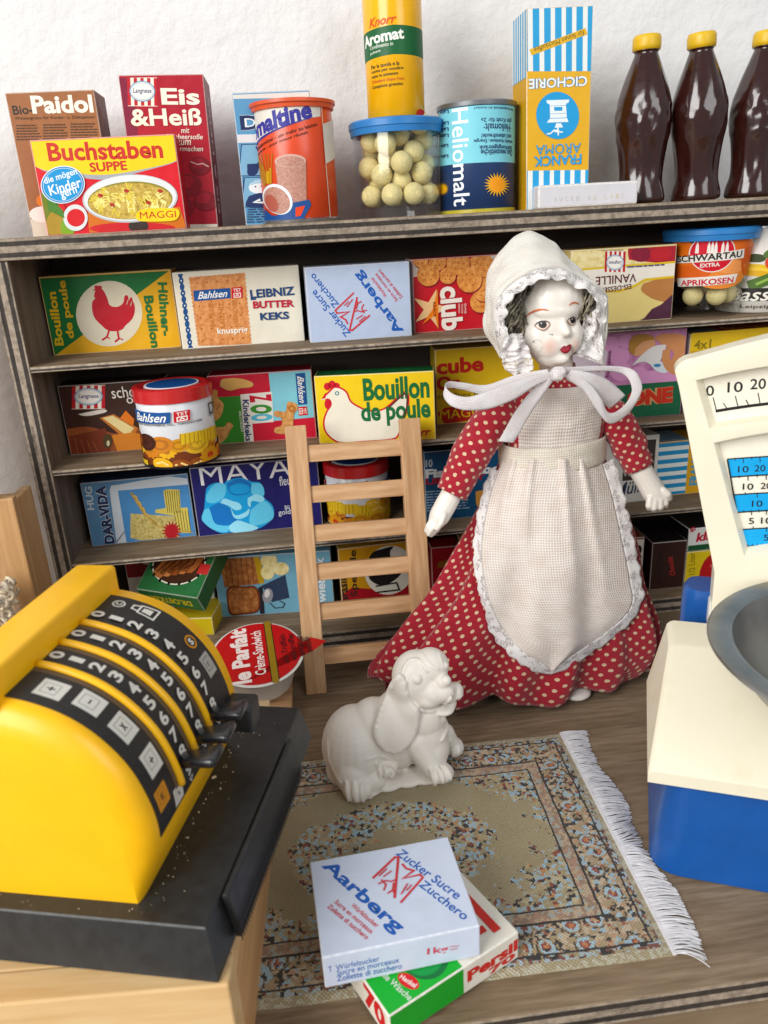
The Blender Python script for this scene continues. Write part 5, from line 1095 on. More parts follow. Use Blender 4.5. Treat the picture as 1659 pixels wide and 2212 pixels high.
# ---- wooden crate and bag of noodles at the left edge --------------------------
CR = empty('wooden_crate', (-18.3, -3.4, -1), label='light wooden crate standing at the left edge of the photo', cat='crate')
CW = wood('crate_wood', '#a47c50', '#b98f60', '#caa478', 2, .8, .5)
for nm, b in (('end_board', (-.62, 0, 0, .5, .5, 12.4)), ('side_board', (.0, .51, 0, .48, 2.6, 12.2)), ('top_rail', (-12, .02, 11.5, -.63, .48, 12.38)), ('back_board', (-12, 2.1, 0, -.01, 2.55, 11.9)), ('unseen_shade_board', (-12, 2.12, 11.91, -3.2, 2.53, 29)), ('floor_board', (-12, .6, .1, -.02, 2.0, .6))):  # tall rear board added out of view to shade the left wall
    bm = bmesh.new(); bbox(bm, *b, .06, 2); done(nm, bm, CW, CR)
bm = bmesh.new()

bm.free(); bm = bmesh.new(); lathe(bm, [(.9, 0), (1.2, .15), (1.33, 1.0), (1.3, 1.8), (1.0, 2.5), (.2, 2.7)], 40); autosmooth(done('round_cap', bm, M('#2a2a2c', .35), loc=(-19.9, -3.0, 11.42), label='dark round object on the crate, just cut by the left edge', cat='lid'))
BG = empty('noodle_bag', (-19.1, -4.9, -.98), label='clear bag of pale letter noodles with a red label beside the crate', cat='bag')
NOO = M('#d6c6a6', .55, var=.1, vs=600); rn = random.Random(8); bm = bmesh.new()
for i in range(480):
    c_ = Vector((rn.uniform(-1.6, .95), rn.uniform(-1.0, .6), rn.uniform(.3, 8.9)))
    if c_.x < -.7 and c_.y > -.3: continue
    d_ = Vector((rn.gauss(0, 1), rn.gauss(0, .6), rn.gauss(0, 1))).normalized(); e_ = d_.cross(Vector((rn.random(), rn.random(), rn.random()))).normalized(); l = rn.uniform(.18, .34)
    tube(bm, [c_ + (d_ * math.cos(t_) + e_ * math.sin(t_)) * l for t_ in [j * rn.uniform(.6, 1.1) for j in range(5)]], .085, 6)
done('noodles', bm, NOO, BG, smooth=True, kind='stuff')
t = NT('clear_film'); t.P('Base Color', (1, 1, 1, 1)); t.P('Roughness', .12); t.P('Alpha', .16); t.P('Specular IOR Level', .8); t.bump(t.noise(t.coord(), 90, 3), .8, .003); t.m.blend_method = 'BLEND' if hasattr(t.m, 'blend_method') else 'BLEND'
bm = bmesh.new(); g = []
for j in range(17):
    z = j * .57; row = []
    for i in range(28):
        an = 2 * math.pi * i / 28; k_ = 1 - .75 * max(0, (z - 8.5) / .6) ** 1; row.append(bm.verts.new((-.3 + 1.45 * math.cos(an) + .06 * noise.noise((i, j, 0)), -.2 + 1.1 * k_ * math.sin(an) + .06 * noise.noise((i, j, 5)), z)))
    g.append(row)
for j in range(16):
    for i in range(28): bm.faces.new((g[j][i], g[j][(i + 1) % 28], g[j + 1][(i + 1) % 28], g[j + 1][i]))
done('film', bm, t.m, BG, smooth=True)
bm = bmesh.new(); 
for z0, z1, m_ in ((2.6, 4.1, 0), (3.0, 3.5, 1)):
    r0_ = 1.5 + .01 * m_; q_ = []
    for i in range(13): an = math.radians(-175 + 125 * i / 12); q_.append((bm.verts.new((-.3 + r0_ * math.cos(an), -.2 + (r0_ - .33) * math.sin(an), z0)), bm.verts.new((-.3 + r0_ * math.cos(an), -.2 + (r0_ - .33) * math.sin(an), z1))))
    for A, B in zip(q_, q_[1:]): bm.faces.new((A[0], B[0], B[1], A[1])).material_index = m_
done('label_band', bm, [INK('#b5202a'), INK('#e2ddd4')], BG)
# ================================================================== toy cash register
YEL = M('#f8bb00', .4, var=.03, vs=60, coat=.1, bump=.05, bs=2600); BLK = M('#232527', .42, var=.15, vs=250, bump=.08, bs=2500); PAN = M('#1b1a1b', .5, var=.08, vs=300)
T0 = Vector((-7.756, -23.363, 0)); ry = math.atan2(-.259, .966)
REG = empty('toy_cash_register', (T0.x, T0.y, 4.4), ry, label='yellow toy cash register with a black number drum and black base', cat='cash register')
ZB = 5.9 - 4.4
# base: tapered black tray
bm = bmesh.new()
loft(bm, [[(x, y, z) for x, y, z in q_] for q_ in ([(-13, -.28, .02), (.22, -.28, .02), (.22, 9.7, .02), (-13, 9.7, .02)], [(-13, -.25, .15), (.2, -.25, .15), (.2, 9.68, .15), (-13, 9.68, .15)], [(-13, 0, ZB - .04), (-.02, 0, ZB - .04), (-.02, 9.45, ZB - .04), (-13, 9.45, ZB - .04)], [(-13, .04, ZB), (-.06, .04, ZB), (-.06, 9.41, ZB), (-13, 9.41, ZB)])])
done('base', bm, BLK, REG)
bm = bmesh.new(); extr(bm, [(.02, ZB - .02), (.1, ZB + .06), (.2, ZB + .02), (.46, .35), (.42, .1), (.24, .1)], 1, 1.0, 7.6); bev_all(bm, .04, 2)
done('drawer_front', bm, BLK, REG)
bm = bmesh.new(); rn = random.Random(4)
for i in range(46):
    y = .9 + 6.4 * i / 46; bbox(bm, .47, y, .12, .485, y + .05, .75)
done('drawer_grooves', bm, M('#08080a', .6), REG)
# drum profile (e1, z above the base) and its arc length
PR = [(p.x, p.y) for p in catmull([(x, z, 0) for x, z in ((-6.5, 5.95), (-4.92, 5.82), (-4.0, 5.62), (-3.2, 5.27), (-2.5, 4.7), (-1.9, 3.88), (-1.55, 2.9), (-1.43, 2.0), (-1.56, 1.15), (-2.0, 0.0))], 6)]
back = [(-9.6, 0.0), (-9.5, 2.2), (-8.6, 3.9), (-7.3, 5.1)]
Y0, Y1 = .55, 7.25
def inset_prof(d):
    out = []
    cx_, cz_ = -5.5, 1.0
    for x, z in PR:
        vx, vz = x - cx_, z - cz_; l = math.hypot(vx, vz); k_ = min(1, .12 + z / 1.6); out.append((x - vx / l * d * k_, max(0.0, z - vz / l * d * k_) if z > 0 else 0))
    return out
def drum_sec(y, d): return [(x, y, z + ZB) for x, z in inset_prof(d)] + [(x, y, max(0, z - d) + ZB if z else ZB) for x, z in back]
bm = bmesh.new(); loft(bm, [drum_sec(Y0, .78), drum_sec(Y0 + .015, .7), drum_sec(Y0 + .06, .5), drum_sec(Y0 + .17, .26), drum_sec(Y0 + .34, .08), drum_sec(Y0 + .52, 0), drum_sec(7.1, 0), drum_sec(7.19, .05), drum_sec(Y1, .16)])
o = done('yellow_body', bm, YEL, REG); autosmooth(o, 30)
bm = bmesh.new(); bbox(bm, -6.2, .6, 5.2 + ZB, -4.86, 7.27, 6.62 + ZB, .13, 3); autosmooth(done('top_bar', bm, YEL, REG), 40)
# arc length lookup from the bar downwards
st = [i for i, (x, z) in enumerate(PR) if x > -4.95][0]; ARC = [(0., -4.93, 5.82, (0, 1))]; acc = 0
pts_ = [(-4.93, 5.82)] + PR[st:]
for (x0, z0), (x1, z1) in zip(pts_, pts_[1:]):
    l = math.hypot(x1 - x0, z1 - z0)
    if l < 1e-6: continue
    acc += l; ARC.append((acc, x1, z1, (-(z1 - z0) / l, (x1 - x0) / l)))
def drum(y, s_, off=.0):
    s_ = max(0., min(ARC[-1][0] - 1e-4, s_))
    for A, B in zip(ARC, ARC[1:]):
        if A[0] <= s_ <= B[0]:
            f = (s_ - A[0]) / (B[0] - A[0]); n_ = Vector((A[3][0] * (1 - f) + B[3][0] * f, A[3][1] * (1 - f) + B[3][1] * f)).normalized()
            return Vector((A[1] + (B[1] - A[1]) * f + n_.x * off, y, A[2] + (B[2] - A[2]) * f + n_.y * off + ZB))
LEN = ARC[-1][0]
s_at = lambda z: min(ARC, key=lambda A: abs(A[2] - z) + (100 if A[1] < -3 else 0))[0]
SE = s_at(1.75)
def strip(bm, y0, y1, s0, s1, off, mi=0, n=48, ny=4, thick=None):
    R_ = [[bm.verts.new(drum(y0 + (y1 - y0) * j / ny, s0 + (s1 - s0) * i / n, off)) for j in range(ny + 1)] for i in range(n + 1)]
    for i in range(n):
        for j in range(ny): bm.faces.new((R_[i][j], R_[i][j + 1], R_[i + 1][j + 1], R_[i + 1][j])).material_index = mi
    if thick is not None:
        B_ = [[bm.verts.new(drum(y, s0 + (s1 - s0) * i / n, thick)) for y in (y0, y1)] for i in range(n + 1)]
        for i in range(n):
            for k_, j in ((0, 0), (1, ny)): bm.faces.new((R_[i][j], R_[i + 1][j], B_[i + 1][k_], B_[i][k_])).material_index = mi
        for i in (0, n): bm.faces.new([R_[i][j] for j in range(ny + 1)] + [B_[i][1], B_[i][0]]).material_index = mi
bm = bmesh.new(); mats = [PAN]; strip(bm, 1.12, 6.66, .0, SE, .035, thick=-.05)
bmesh.ops.recalc_face_normals(bm, faces=bm.faces)
pa = Art(100, 100); WH = '#d8d6cf'; cols = (3.12, 4.26, 5.38); SD = SE - .55
def g(y, s_): return (y, -s_)
for c_ in cols:
    for d in range(10):
        s_ = .30 + (SD - .30) * d / 9.0; w_ = .17 if d != 1 else .10
        pa.text(str(d), g(c_ - w_, s_), g(c_ + w_, s_), .40, WH, .035)
    pa.poly([g(c_ - .06, SE - .25), g(c_ + .2, SE - .25), g(c_ + .07, SE - .05)], WH, 2); pa.poly([g(c_ + .0, SE - .22), g(c_ + .13, SE - .22), g(c_ + .07, SE - .12)], '#1b1a1b', 3)
def key(y, s_, ch, col=WH, dk='#8f8d86', w_=.33, h=.36):
    pa.poly([g(y - w_, s_ + h), g(y + w_, s_ + h), g(y + w_, s_ - h), g(y - w_, s_ - h)], col, 1); pa.poly([g(y - w_ * .62, s_ + h * .5), g(y + w_ * .62, s_ + h * .5), g(y + w_ * .62, s_ - h * .7), g(y - w_ * .62, s_ - h * .7)], dk, 2); pa.poly([g(y - w_ * .56, s_ + h * .44), g(y + w_ * .56, s_ + h * .44), g(y + w_ * .56, s_ - h * .64), g(y - w_ * .56, s_ - h * .64)], col, 3)
    if ch: pa.text(ch, g(y - w_ * .26, s_ - .02), g(y + w_ * .26, s_ - .02), h * {'–': .12, 'SST': .4}.get(ch, .6), '#1b1a1b', .02, lv=4)
key(1.75, .95, '+'); key(1.85, 1.95, '–'); key(1.85, 3.0, 'x'); key(1.85, 4.15, '÷'); key(1.6, 5.1, 'E', '#c98a1a', '#8a5a10', .3, .3); key(2.35, SE - .35, '%', WH, '#8f8d86', .26, .26)
pa.lv = 4
def ring(y, s_, r, col, inner=.7, ch=None, cc=WH):
    n = 24; pa.poly([g(y + r * math.cos(t_ * 2 * math.pi / n), s_ + r * math.sin(t_ * 2 * math.pi / n)) for t_ in range(n)], col, 5); pa.poly([g(y + inner * r * math.cos(t_ * 2 * math.pi / n), s_ + inner * r * math.sin(t_ * 2 * math.pi / n)) for t_ in range(n)], '#1b1a1b', 6)
    if ch: pa.text(ch, g(y - r * .38, s_), g(y + r * .38, s_), r * 1.0, cc, .05, lv=7)
ring(6.2, .55, .2, WH, .72, 'C'); ring(6.25, 3.05, .24, '#c98a1a', .74, 'S'); key(6.22, 3.95, 'SST', '#a9a7a0', '#1b1a1b', .27, .36)
pa.line([g(6.05, 1.2), g(6.45, 1.2), g(6.51, 1.75), g(5.99, 1.75), g(6.05, 1.2)], .06, WH, 5); pa.line([g(6.11, 1.2), g(6.15, .98), g(6.35, .98), g(6.39, 1.2)], .06, WH, 5); pa.poly([g(6.15, 1.3), g(6.35, 1.3), g(6.39, 1.6), g(6.11, 1.6)], WH, 6)
mm = bm
pa2 = pa
def pplace(u, v, e): return drum(u, -v, .036 + e)
apply_art(bm, mats, pa2, pplace, clip=False, ycut=.1); done('number_panel', bm, mats, REG, recalc=False)
bm = bmesh.new(); bm2 = bmesh.new()
for c_ in (2.56, 3.70, 4.84):
    strip(bm2, c_ - .30, c_ + .04, .10, SE - .55, .045, ny=2, thick=.0)
    n = 40; pts = [drum(c_ - .02, .1 + (SE - .6) * i / n, .07) for i in range(n + 1)]; tube(bm, pts, .115, 10)
done('slot', bm2, M('#5e4a33', .6), REG); done('yellow_ring', bm, YEL, REG, smooth=True)
for i, c_ in enumerate((2.9, 3.95, 5.02)):
    sl = SE - .95; p = drum(c_, sl, 0); q_ = drum(c_, sl, 1.0); d_ = (q_ - p).normalized(); t_ = (drum(c_, sl + .2, 0) - p).normalized(); yv = Vector((0, 1, 0))
    bm = bmesh.new(); vs = bbox(bm, -.42, -.15, -.05, .42, .13, 1.2, .12, 4)
    for v in vs: k_ = .5 + .5 * min(1, max(0, v.co.z / .55)); v.co.x *= k_; v.co = p + yv * (v.co.x + .05) + t_ * v.co.y + d_ * v.co.z
    autosmooth(done('lever', bm, M('#14161c', .28, var=.1, coat=.3), REG), 45)
bm = bmesh.new(); bbox(bm, -1.62, 6.0, 1.35 + ZB, -.55, 6.95, 2.25 + ZB, .1, 3); autosmooth(done('open_key', bm, BLK, REG))
# crumbs on the base
bm = bmesh.new(); rn = random.Random(12)
for i in range(70):
    if i < 60: y = rn.uniform(.3, 8.6); x = -1.85 + abs(rn.gauss(0, .35)) if y < 8 else rn.uniform(-2, 0)
    else: x = rn.uniform(-6, -1.5); y = .28 + rn.gauss(0, .08)
    if x > -.1 or y < .08: continue
    r_ = min(.05, .012 * math.exp(rn.gauss(.3, .5))); bmesh.ops.create_icosphere(bm, subdivisions=1, radius=r_, matrix=Matrix.Translation((x, y, ZB + r_ * .6)))
o = done('dust_crumbs', bm, M('#cfc0a0', .8), REG); o['kind'] = 'stuff'
# ================================================================== plaster dog
def J(x, y): return ((900 + x / 3.0164) * .73733, (1850 + y / 3.0164) * .73733)
def JP(x, y, d): return onY(J(x, y), d)
t = NT('bare_plaster'); v = t.coord(); f = t.noise(v, 60, 5, .65); f2 = t.noise(v, 26, 3)
t.P('Base Color', t.mix(t.ramp(f2, [(.45, '#000000'), (.8, '#5a5a5a')]), t.mix(f, '#dad3c8', '#e5e0d8'), '#bfa482')); t.P('Roughness', t.math('ADD', .34, t.math('MULTIPLY', f, .25))); t.P('Specular IOR Level', .4)
t.bump(t.math('ADD', f, t.math('MULTIPLY', t.noise(v, 420, 3), .35)), .2, .0006); PLAST = t.m
bm = Blobs()
def E(x, y, d, r, rot=None): ellipsoid(bm, JP(x, y, d), r, rot)
# haunches, back, chest
E(430, 1010, -11.1, (1.45, 1.5, 1.85)); E(600, 900, -11.1, (1.25, 1.2, 1.65)); E(800, 860, -11.2, (1.15, 1.15, 1.85)); E(1040, 900, -11.3, (1.0, 1.1, 1.6)); E(1090, 1010, -11.5, (.8, .95, 1.1))
E(400, 1230, -11.9, (.8, .85, 1.1)); E(440, 1380, -12.45, (.62, .62, .6)); E(330, 1200, -11.0, (.8, .9, .9)); E(560, 1300, -12.1, (.7, .6, .6)); E(690, 1215, -12.1, (.5, .42, .38))
for x, y, d, r in ((520, 1400, -12.0, .8), (700, 1320, -11.8, .8), (880, 1270, -11.7, .8), (1040, 1280, -11.7, .75), (1150, 1290, -11.9, .55)):
    p = JP(x, y, d); ellipsoid(bm, (p.x, p.y, .24), (r, r * .95, .26))
capsule(bm, JP(960, 960, -11.9), JP(1120, 1210, -12.3), .62, .46); E(1180, 1250, -12.45, (.56, .5, .4))
capsule(bm, JP(1210, 900, -10.9), JP(1270, 1010, -10.7), .46, .42); E(1300, 1020, -10.8, (.42, .48, .42))
# neck and head
E(1020, 740, -11.4, (.98, .95, 1.2)); E(940, 620, -11.3, (.95, .95, 1.0)); E(965, 400, -11.4, (1.02, 1.0, 1.15)); E(1030, 480, -11.6, (.85, .85, .8)); E(1090, 300, -11.5, (.75, .8, .72))
E(1120, 520, -12.0, (.62, .62, .6)); E(1070, 585, -12.05, (.56, .5, .42)); E(1200, 520, -12.15, (.5, .5, .46)); E(1240, 560, -12.0, (.4, .42, .36)); E(1310, 525, -11.9, (.33, .42, .36)); E(1200, 440, -12.2, (.35, .36, .3)); E(1200, 680, -11.8, (.5, .5, .2)); E(1265, 625, -11.6, (.26, .36, .32))
base = fuse(bm, .06, 3, .5)
bv = BVHTree.FromBMesh(base)
bm = Blobs(); bm.add_bm(base); base.free()
def at(x, y, lift):
    d_ = ray(J(x, y)).normalized(); h = bv.ray_cast(CAMP, d_)
    return None if h[0] is None else h[0] + h[1] * lift
def dot_(x, y, r, lift):
    p = at(x, y, lift - r)
    if p is not None: ellipsoid(bm, p, (r, r, r), u=10, v=8)
def ridge(pts, r, lift, n=14):
    c = catmull([(x, y, 0) for x, y in pts], n)
    for i, q_ in enumerate(c):
        f = i / (len(c) - 1); dot_(q_.x, q_.y, r * (.45 + .55 * math.sin(math.pi * min(.97, max(.03, f)))), lift)
def inside(x, y, P_):
    c = False
    for i in range(len(P_)):
        (x0, y0), (x1, y1) = P_[i - 1], P_[i]
        if (y0 > y) != (y1 > y) and x < (x1 - x0) * (y - y0) / (y1 - y0) + x0: c = not c
    return c
EAR = [(p.x, p.y) for p in catmull([(x, y, 0) for x, y in ((815, 400), (755, 470), (700, 600), (650, 740), (615, 860), (630, 960), (700, 1035), (790, 1052), (870, 1000), (930, 910), (962, 810), (965, 700), (915, 640), (875, 540), (850, 440), (815, 400))], 8)]
pts = []
for x in range(600, 980, 17):
    for y in range(390, 1060, 17):
        if inside(x, y, EAR): pts.append((x, y))
dep_ = {}
for q_ in pts:
    p = at(q_[0], q_[1], 0)
    if p is not None: dep_[q_] = p.y
for _ in range(6):   # the ear hangs evenly over neck and shoulder
    for q_ in list(dep_):
        nb = [dep_[k] for k in ((q_[0] + 17, q_[1]), (q_[0] - 17, q_[1]), (q_[0], q_[1] + 17), (q_[0], q_[1] - 17)) if k in dep_]
        if nb: dep_[q_] = min(dep_[q_], sum(nb) / len(nb)) * .6 + (sum(nb) / len(nb)) * .4
for (x, y) in EAR:
    k_ = min(dep_, key=lambda k: (k[0] - x) ** 2 + (k[1] - y) ** 2); ellipsoid(bm, JP(x, y, dep_[k_] - .13), (.14, .14, .14), u=8, v=6)
for q_, yy in dep_.items(): ellipsoid(bm, JP(q_[0], q_[1], yy - .15), (.15, .15, .15), u=8, v=6)
ridge([(845, 480), (850, 350), (905, 262), (985, 258), (1035, 310), (1062, 350)], .13, .075); ridge([(1015, 195), (1055, 260), (1100, 310), (1160, 335)], .10, .05); ridge([(1165, 175), (1182, 240), (1205, 320)], .10, .03); ridge([(880, 480), (905, 380), (950, 360)], .09, .03)
dot_(972, 425, .23, .13); dot_(1228, 300, .17, .10); dot_(1235, 430, .22, .14)
ridge([(870, 540), (930, 640), (1030, 695), (1130, 690), (1215, 645), (1268, 585)], .14, .09); ridge([(1262, 440), (1258, 500), (1270, 570)], .05, .01); ridge([(1275, 520), (1330, 590), (1380, 560)], .12, .03)
for k in range(4): ridge([(345 + 68 * k, 1330 + 10 * k), (350 + 68 * k, 1420 + 12 * k), (365 + 66 * k, 1490 + 5 * k)], .17, .075)
for k in range(3): ridge([(610 + 60 * k, 1165 + 20 * k), (640 + 60 * k, 1230 + 14 * k), (640 + 50 * k, 1280)], .14, .09)
for k in range(3): ridge([(1090 + 62 * k, 1215 - 10 * k), (1120 + 66 * k, 1290 - 18 * k), (1130 + 66 * k, 1350 - 26 * k)], .16, .11)
for k in range(2): ridge([(1265 + 50 * k, 960 + 8 * k), (1290 + 48 * k, 1040 - 8 * k), (1290 + 45 * k, 1100 - 20 * k)], .15, .07)
ridge([(180, 960), (185, 1100), (230, 1230), (290, 1330)], .2, .04); ridge([(540, 1130), (640, 1105), (760, 1150), (800, 1220)], .12, .04); ridge([(1200, 760), (1240, 850), (1190, 960)], .2, .08)
b2 = fuse(bm, .036, 2, .4)
for v in b2.verts: v.co.z = max(v.co.z, .13)
o = done('plaster_dog', b2, PLAST, org=(-1.6, -11.6, .13), loc=(-1.6, -11.6, .13), smooth=True, label='unpainted white plaster figure of a sitting long-eared dog on the rug', cat='figurine')
# ================================================================== porcelain doll
DO = Vector((6.9, -5.6, 0))
DOLL = empty('porcelain_doll', DO, label='porcelain doll in a red dotted dress, cream apron and white lace bonnet', cat='doll')
K = lambda x, y: (995.37 + x * .22223, 479.26 + y * .22223)
G1 = lambda x, y: (811.07 + x * .40, 479.26 + y * .40)
G2 = lambda x, y: (811.07 + x * .40, 958.53 + y * .40)
def dep(p): return FW.dot(p - CAMP)
def cm(px, y, n): return n * dep(onY(px, y)) / 1660        # pixels to centimetres at that depth
def part(name, bm, mats, parent=None, smooth=True, **kw):
    par = parent or DOLL; o = done(name, bm, mats, None, smooth=smooth, org=DO, **kw); o.parent = par; return o
# ---- cloths
def dotted():
    t = NT('red_dotted_cotton'); uv = t.coord('UV'); sx = t.n('SeparateXYZ'); t.t.links.new(uv, sx.inputs[0])
    nz = t.n('TexNoise'); t.t.links.new(uv, nz.inputs['Vector']); nz.inputs['Scale'].default_value = 9; nz.inputs['Detail'].default_value = 3
    sp = .61; res = None
    for off in (0., .5):
        du = t.math('SUBTRACT', t.math('FRACT', t.math('ADD', t.math('DIVIDE', sx.outputs[0], sp), off)), .5); dv = t.math('SUBTRACT', t.math('FRACT', t.math('ADD', t.math('DIVIDE', sx.outputs[1], sp), off)), .5)
        d = t.math('SQRT', t.math('ADD', t.math('MULTIPLY', du, du), t.math('MULTIPLY', dv, dv)))
        res = d if res is None else t.math('MINIMUM', res, d)
    d = t.math('ADD', res, t.math('MULTIPLY', t.math('SUBTRACT', nz.outputs['Fac'], .5), .10))
    w1 = t.math('SINE', t.math('MULTIPLY', sx.outputs[0], 95)); w2 = t.math('SINE', t.math('MULTIPLY', sx.outputs[1], 95)); wv = t.math('MULTIPLY', t.math('ADD', w1, w2), .25); wv = t.math('ADD', wv, .5)
    red = t.mix(nz.outputs['Fac'], '#9a1626', '#b92437'); red = t.mix(.55, red, t.ramp(wv, [(0, '#8a8a8a'), (.6, '#ffffff')]), 'MULTIPLY')
    dot = t.mix(t.math('GREATER_THAN', t.math('ABSOLUTE', w1), .35), '#c2604f', '#dccba6')
    t.P('Base Color', t.mix(t.math('LESS_THAN', d, .15), red, dot)); t.P('Roughness', .85); t.P('Specular IOR Level', .2); t.P('Sheen Weight', .25); t.bump(wv, .5, .0004); return t.m
def weave(name, c0, c1, f=62., hole=0., rough=.85, sheen=.2, alpha=1.):
    t = NT(name); uv = t.coord('UV'); sx = t.n('SeparateXYZ'); t.t.links.new(uv, sx.inputs[0])
    nz = t.n('TexNoise'); t.t.links.new(uv, nz.inputs['Vector']); nz.inputs['Scale'].default_value = 1.2; nz.inputs['Detail'].default_value = 4
    jit = t.math('MULTIPLY', nz.outputs['Fac'], 5.)
    w1 = t.math('SINE', t.math('ADD', t.math('MULTIPLY', sx.outputs[0], f), jit)); w2 = t.math('SINE', t.math('ADD', t.math('MULTIPLY', sx.outputs[1], f), jit)); h = t.math('ADD', t.math('MULTIPLY', t.math('MAXIMUM', w1, w2), .5), .5)
    c = t.mix(h, c0, c1); t.P('Base Color', t.mix(.35, c, t.ramp(nz.outputs['Fac'], [(.35, '#e3d2c8'), (.6, '#ffffff')]), 'MULTIPLY'))
    t.P('Roughness', rough); t.P('Specular IOR Level', .25); t.P('Sheen Weight', sheen); t.bump(h, .55, .0005)
    if alpha < 1: t.P('Alpha', t.math('ADD', alpha - .12, t.math('MULTIPLY', h, .2)))
    if hole: t.P('Alpha', t.math('SUBTRACT', 1.0, t.math('MULTIPLY', t.math('LESS_THAN', h, hole), .75)))
    return t.m
def lace():
    t = NT('white_lace'); uv = t.coord('UV'); mp = t.n('Mapping'); t.t.links.new(uv, mp.inputs[0])
    vo = t.n('TexVoronoi'); vo.feature = 'DISTANCE_TO_EDGE'; t.t.links.new(mp.outputs[0], vo.inputs['Vector']); vo.inputs['Scale'].default_value = 7.
    nz = t.n('TexNoise'); t.t.links.new(uv, nz.inputs['Vector']); nz.inputs['Scale'].default_value = 2.6; nz.inputs['Detail'].default_value = 3
    th = t.math('ADD', .07, t.math('MULTIPLY', t.math('GREATER_THAN', nz.outputs['Fac'], .47), .5))
    solid = t.math('LESS_THAN', vo.outputs['Distance'], th)
    t.P('Base Color', t.mix(nz.outputs['Fac'], '#d4cecb', '#e6e2e0')); t.P('Roughness', .8); t.P('Alpha', t.math('ADD', .42, t.math('MULTIPLY', solid, .58))); t.P('Sheen Weight', .2)
    t.bump(nz.outputs['Fac'], .35, .0005); return t.m
DOT = dotted(); LINEN = weave('cream_apron_linen', '#e0d0c6', '#f0e8e0', 52., alpha=.86); BAND = weave('cream_band', '#cfc5b2', '#e6e0d2', 60.); GAUZE = weave('white_bonnet_cloth', '#d3cfc5', '#e6e3da', 62.); SATIN = weave('white_satin_ribbon', '#d9d3d3', '#e8e4e5', 90., rough=.34, sheen=.4, alpha=.93); LACE = lace()
PORC = M('#e6dfd5', .28, var=.02, vs=60, coat=.12)
def setuv(o, f):
    me = o.data; ul = me.uv_layers.new(name='UVMap')
    for p in me.polygons:
        for li in p.loop_indices: ul.data[li].uv = f(me.loops[li].vertex_index)
def grid(name, rows, mats, parent=None, uvs=None, thick=0., mi=None):
    """rows of equal length of world points -> sheet"""
    bm = bmesh.new(); V = [[bm.verts.new(p) for p in r_] for r_ in rows]; n = len(rows[0])
    for j in range(len(rows) - 1):
        for i in range(n - 1):
            f = bm.faces.new((V[j][i], V[j][i + 1], V[j + 1][i + 1], V[j + 1][i]))
            if mi: f.material_index = mi(i, j)
    bm.verts.index_update(); flat = []
    if uvs is None:
        for j, r_ in enumerate(rows):
            acc = 0.
            for i, p in enumerate(r_):
                if i: acc += (Vector(p) - Vector(r_[i - 1])).length
                flat.append([acc, 0.])
        for i in range(n):
            acc = 0.
            for j in range(len(rows)):
                if j: acc += (Vector(rows[j][i]) - Vector(rows[j - 1][i])).length
                flat[j * n + i][1] = acc
    else: flat = [uvs(i, j) for j in range(len(rows)) for i in range(n)]
    o = part(name, bm, mats, parent, recalc=False); setuv(o, lambda k: flat[k])
    if thick:
        md = o.modifiers.new('thickness', 'SOLIDIFY'); md.thickness = thick * S; md.offset = 0
    return o
def lerp_list(L, t):
    x = t * (len(L) - 1); i = min(int(x), len(L) - 2); f = x - i
    a, b = L[i], L[i + 1]; return tuple(p + (q_ - p) * f for p, q_ in zip(a, b)) if isinstance(a, tuple) else a + (b - a) * f
# ---- skirt
SL = [(p.x, p.y) for p in catmull([(x, y, 0) for x, y in ((1083, 985), (1040, 1080), (988, 1185), (935, 1285), (868, 1372), (815, 1432))], 8)]
SR = [(p.x, p.y) for p in catmull([(x, y, 0) for x, y in ((1300, 985), (1342, 1060), (1380, 1150), (1402, 1250), (1432, 1345), (1436, 1455))], 8)]
NT_, NA = 60, 220
def skirt_pt(th, t_):
    yl, yr = -5.0 - .1 * t_, -5.4 - 1.5 * t_
    A = onY(lerp_list(SL, t_), yl); B = onY(lerp_list(SR, t_), yr)
    zt = 12.2; ze = .55 + 1.2 * max(0, -math.cos(th)) ** 2 + .35 * noise.noise((math.cos(th) * 2, math.sin(th) * 2, 4))
    if math.sin(th) < 0: ze = .4
    cx_, rx = (A.x + B.x) / 2, (B.x - A.x) / 2
    cy_ = (A.y + B.y) / 2 + .3 * t_; ryf = 1.35 + 1.0 * t_ ** .8
    ca, sa = math.cos(th), math.sin(th)
    k_ = t_ ** 1.3
    fold = .15 * math.sin(9 * th + 1.2 * math.sin(2 * th)) + .11 * math.sin(17 * th + 2 + 1.5 * t_) + .32 * noise.noise((ca * 2.4, sa * 2.4, t_ * 1.6)) + .09 * noise.noise((ca * 6, sa * 6, t_ * 5))
    bulge = .10 * math.sin(math.pi * min(1, max(0, (t_ - .62) / .38))) * (1 if ca > -.4 else .4)
    m_ = 1 + k_ * fold + bulge * .6
    if t_ > .94: m_ -= (t_ - .94) * .8
    x = cx_ + rx * ca * (1 + (m_ - 1) * (.35 if abs(ca) > .9 else .7)); y = cy_ - ryf * sa * m_
    z = zt + (ze - zt) * t_ + .22 * k_ * math.sin(11 * th + .6) * max(0, (t_ - .7) / .3)
    return Vector((x, min(y, -.35), max(z, .04)))
rows = [[skirt_pt(2 * math.pi * i / NA, j / NT_) for i in range(NA + 1)] for j in range(NT_ + 1)]
ARC_ = [0.]
for i in range(NA): ARC_.append(ARC_[-1] + min(.28, (rows[44][i + 1] - rows[44][i]).length))
SK_ = grid('dress_skirt', rows, [DOT], uvs=lambda i, j: (ARC_[i], -j / NT_ * 13.2), thick=.05)
me = SK_.data; SBVH = BVHTree.FromPolygons([v.co / S + DO for v in me.vertices], [tuple(p.vertices) for p in me.polygons])
def on_skirt(px, lift=.12, fall=-7.4):
    h = SBVH.ray_cast(CAMP, ray(px).normalized())
    p = h[0] if h[0] is not None else onY(px, fall); return p - ray(px).normalized() * lift
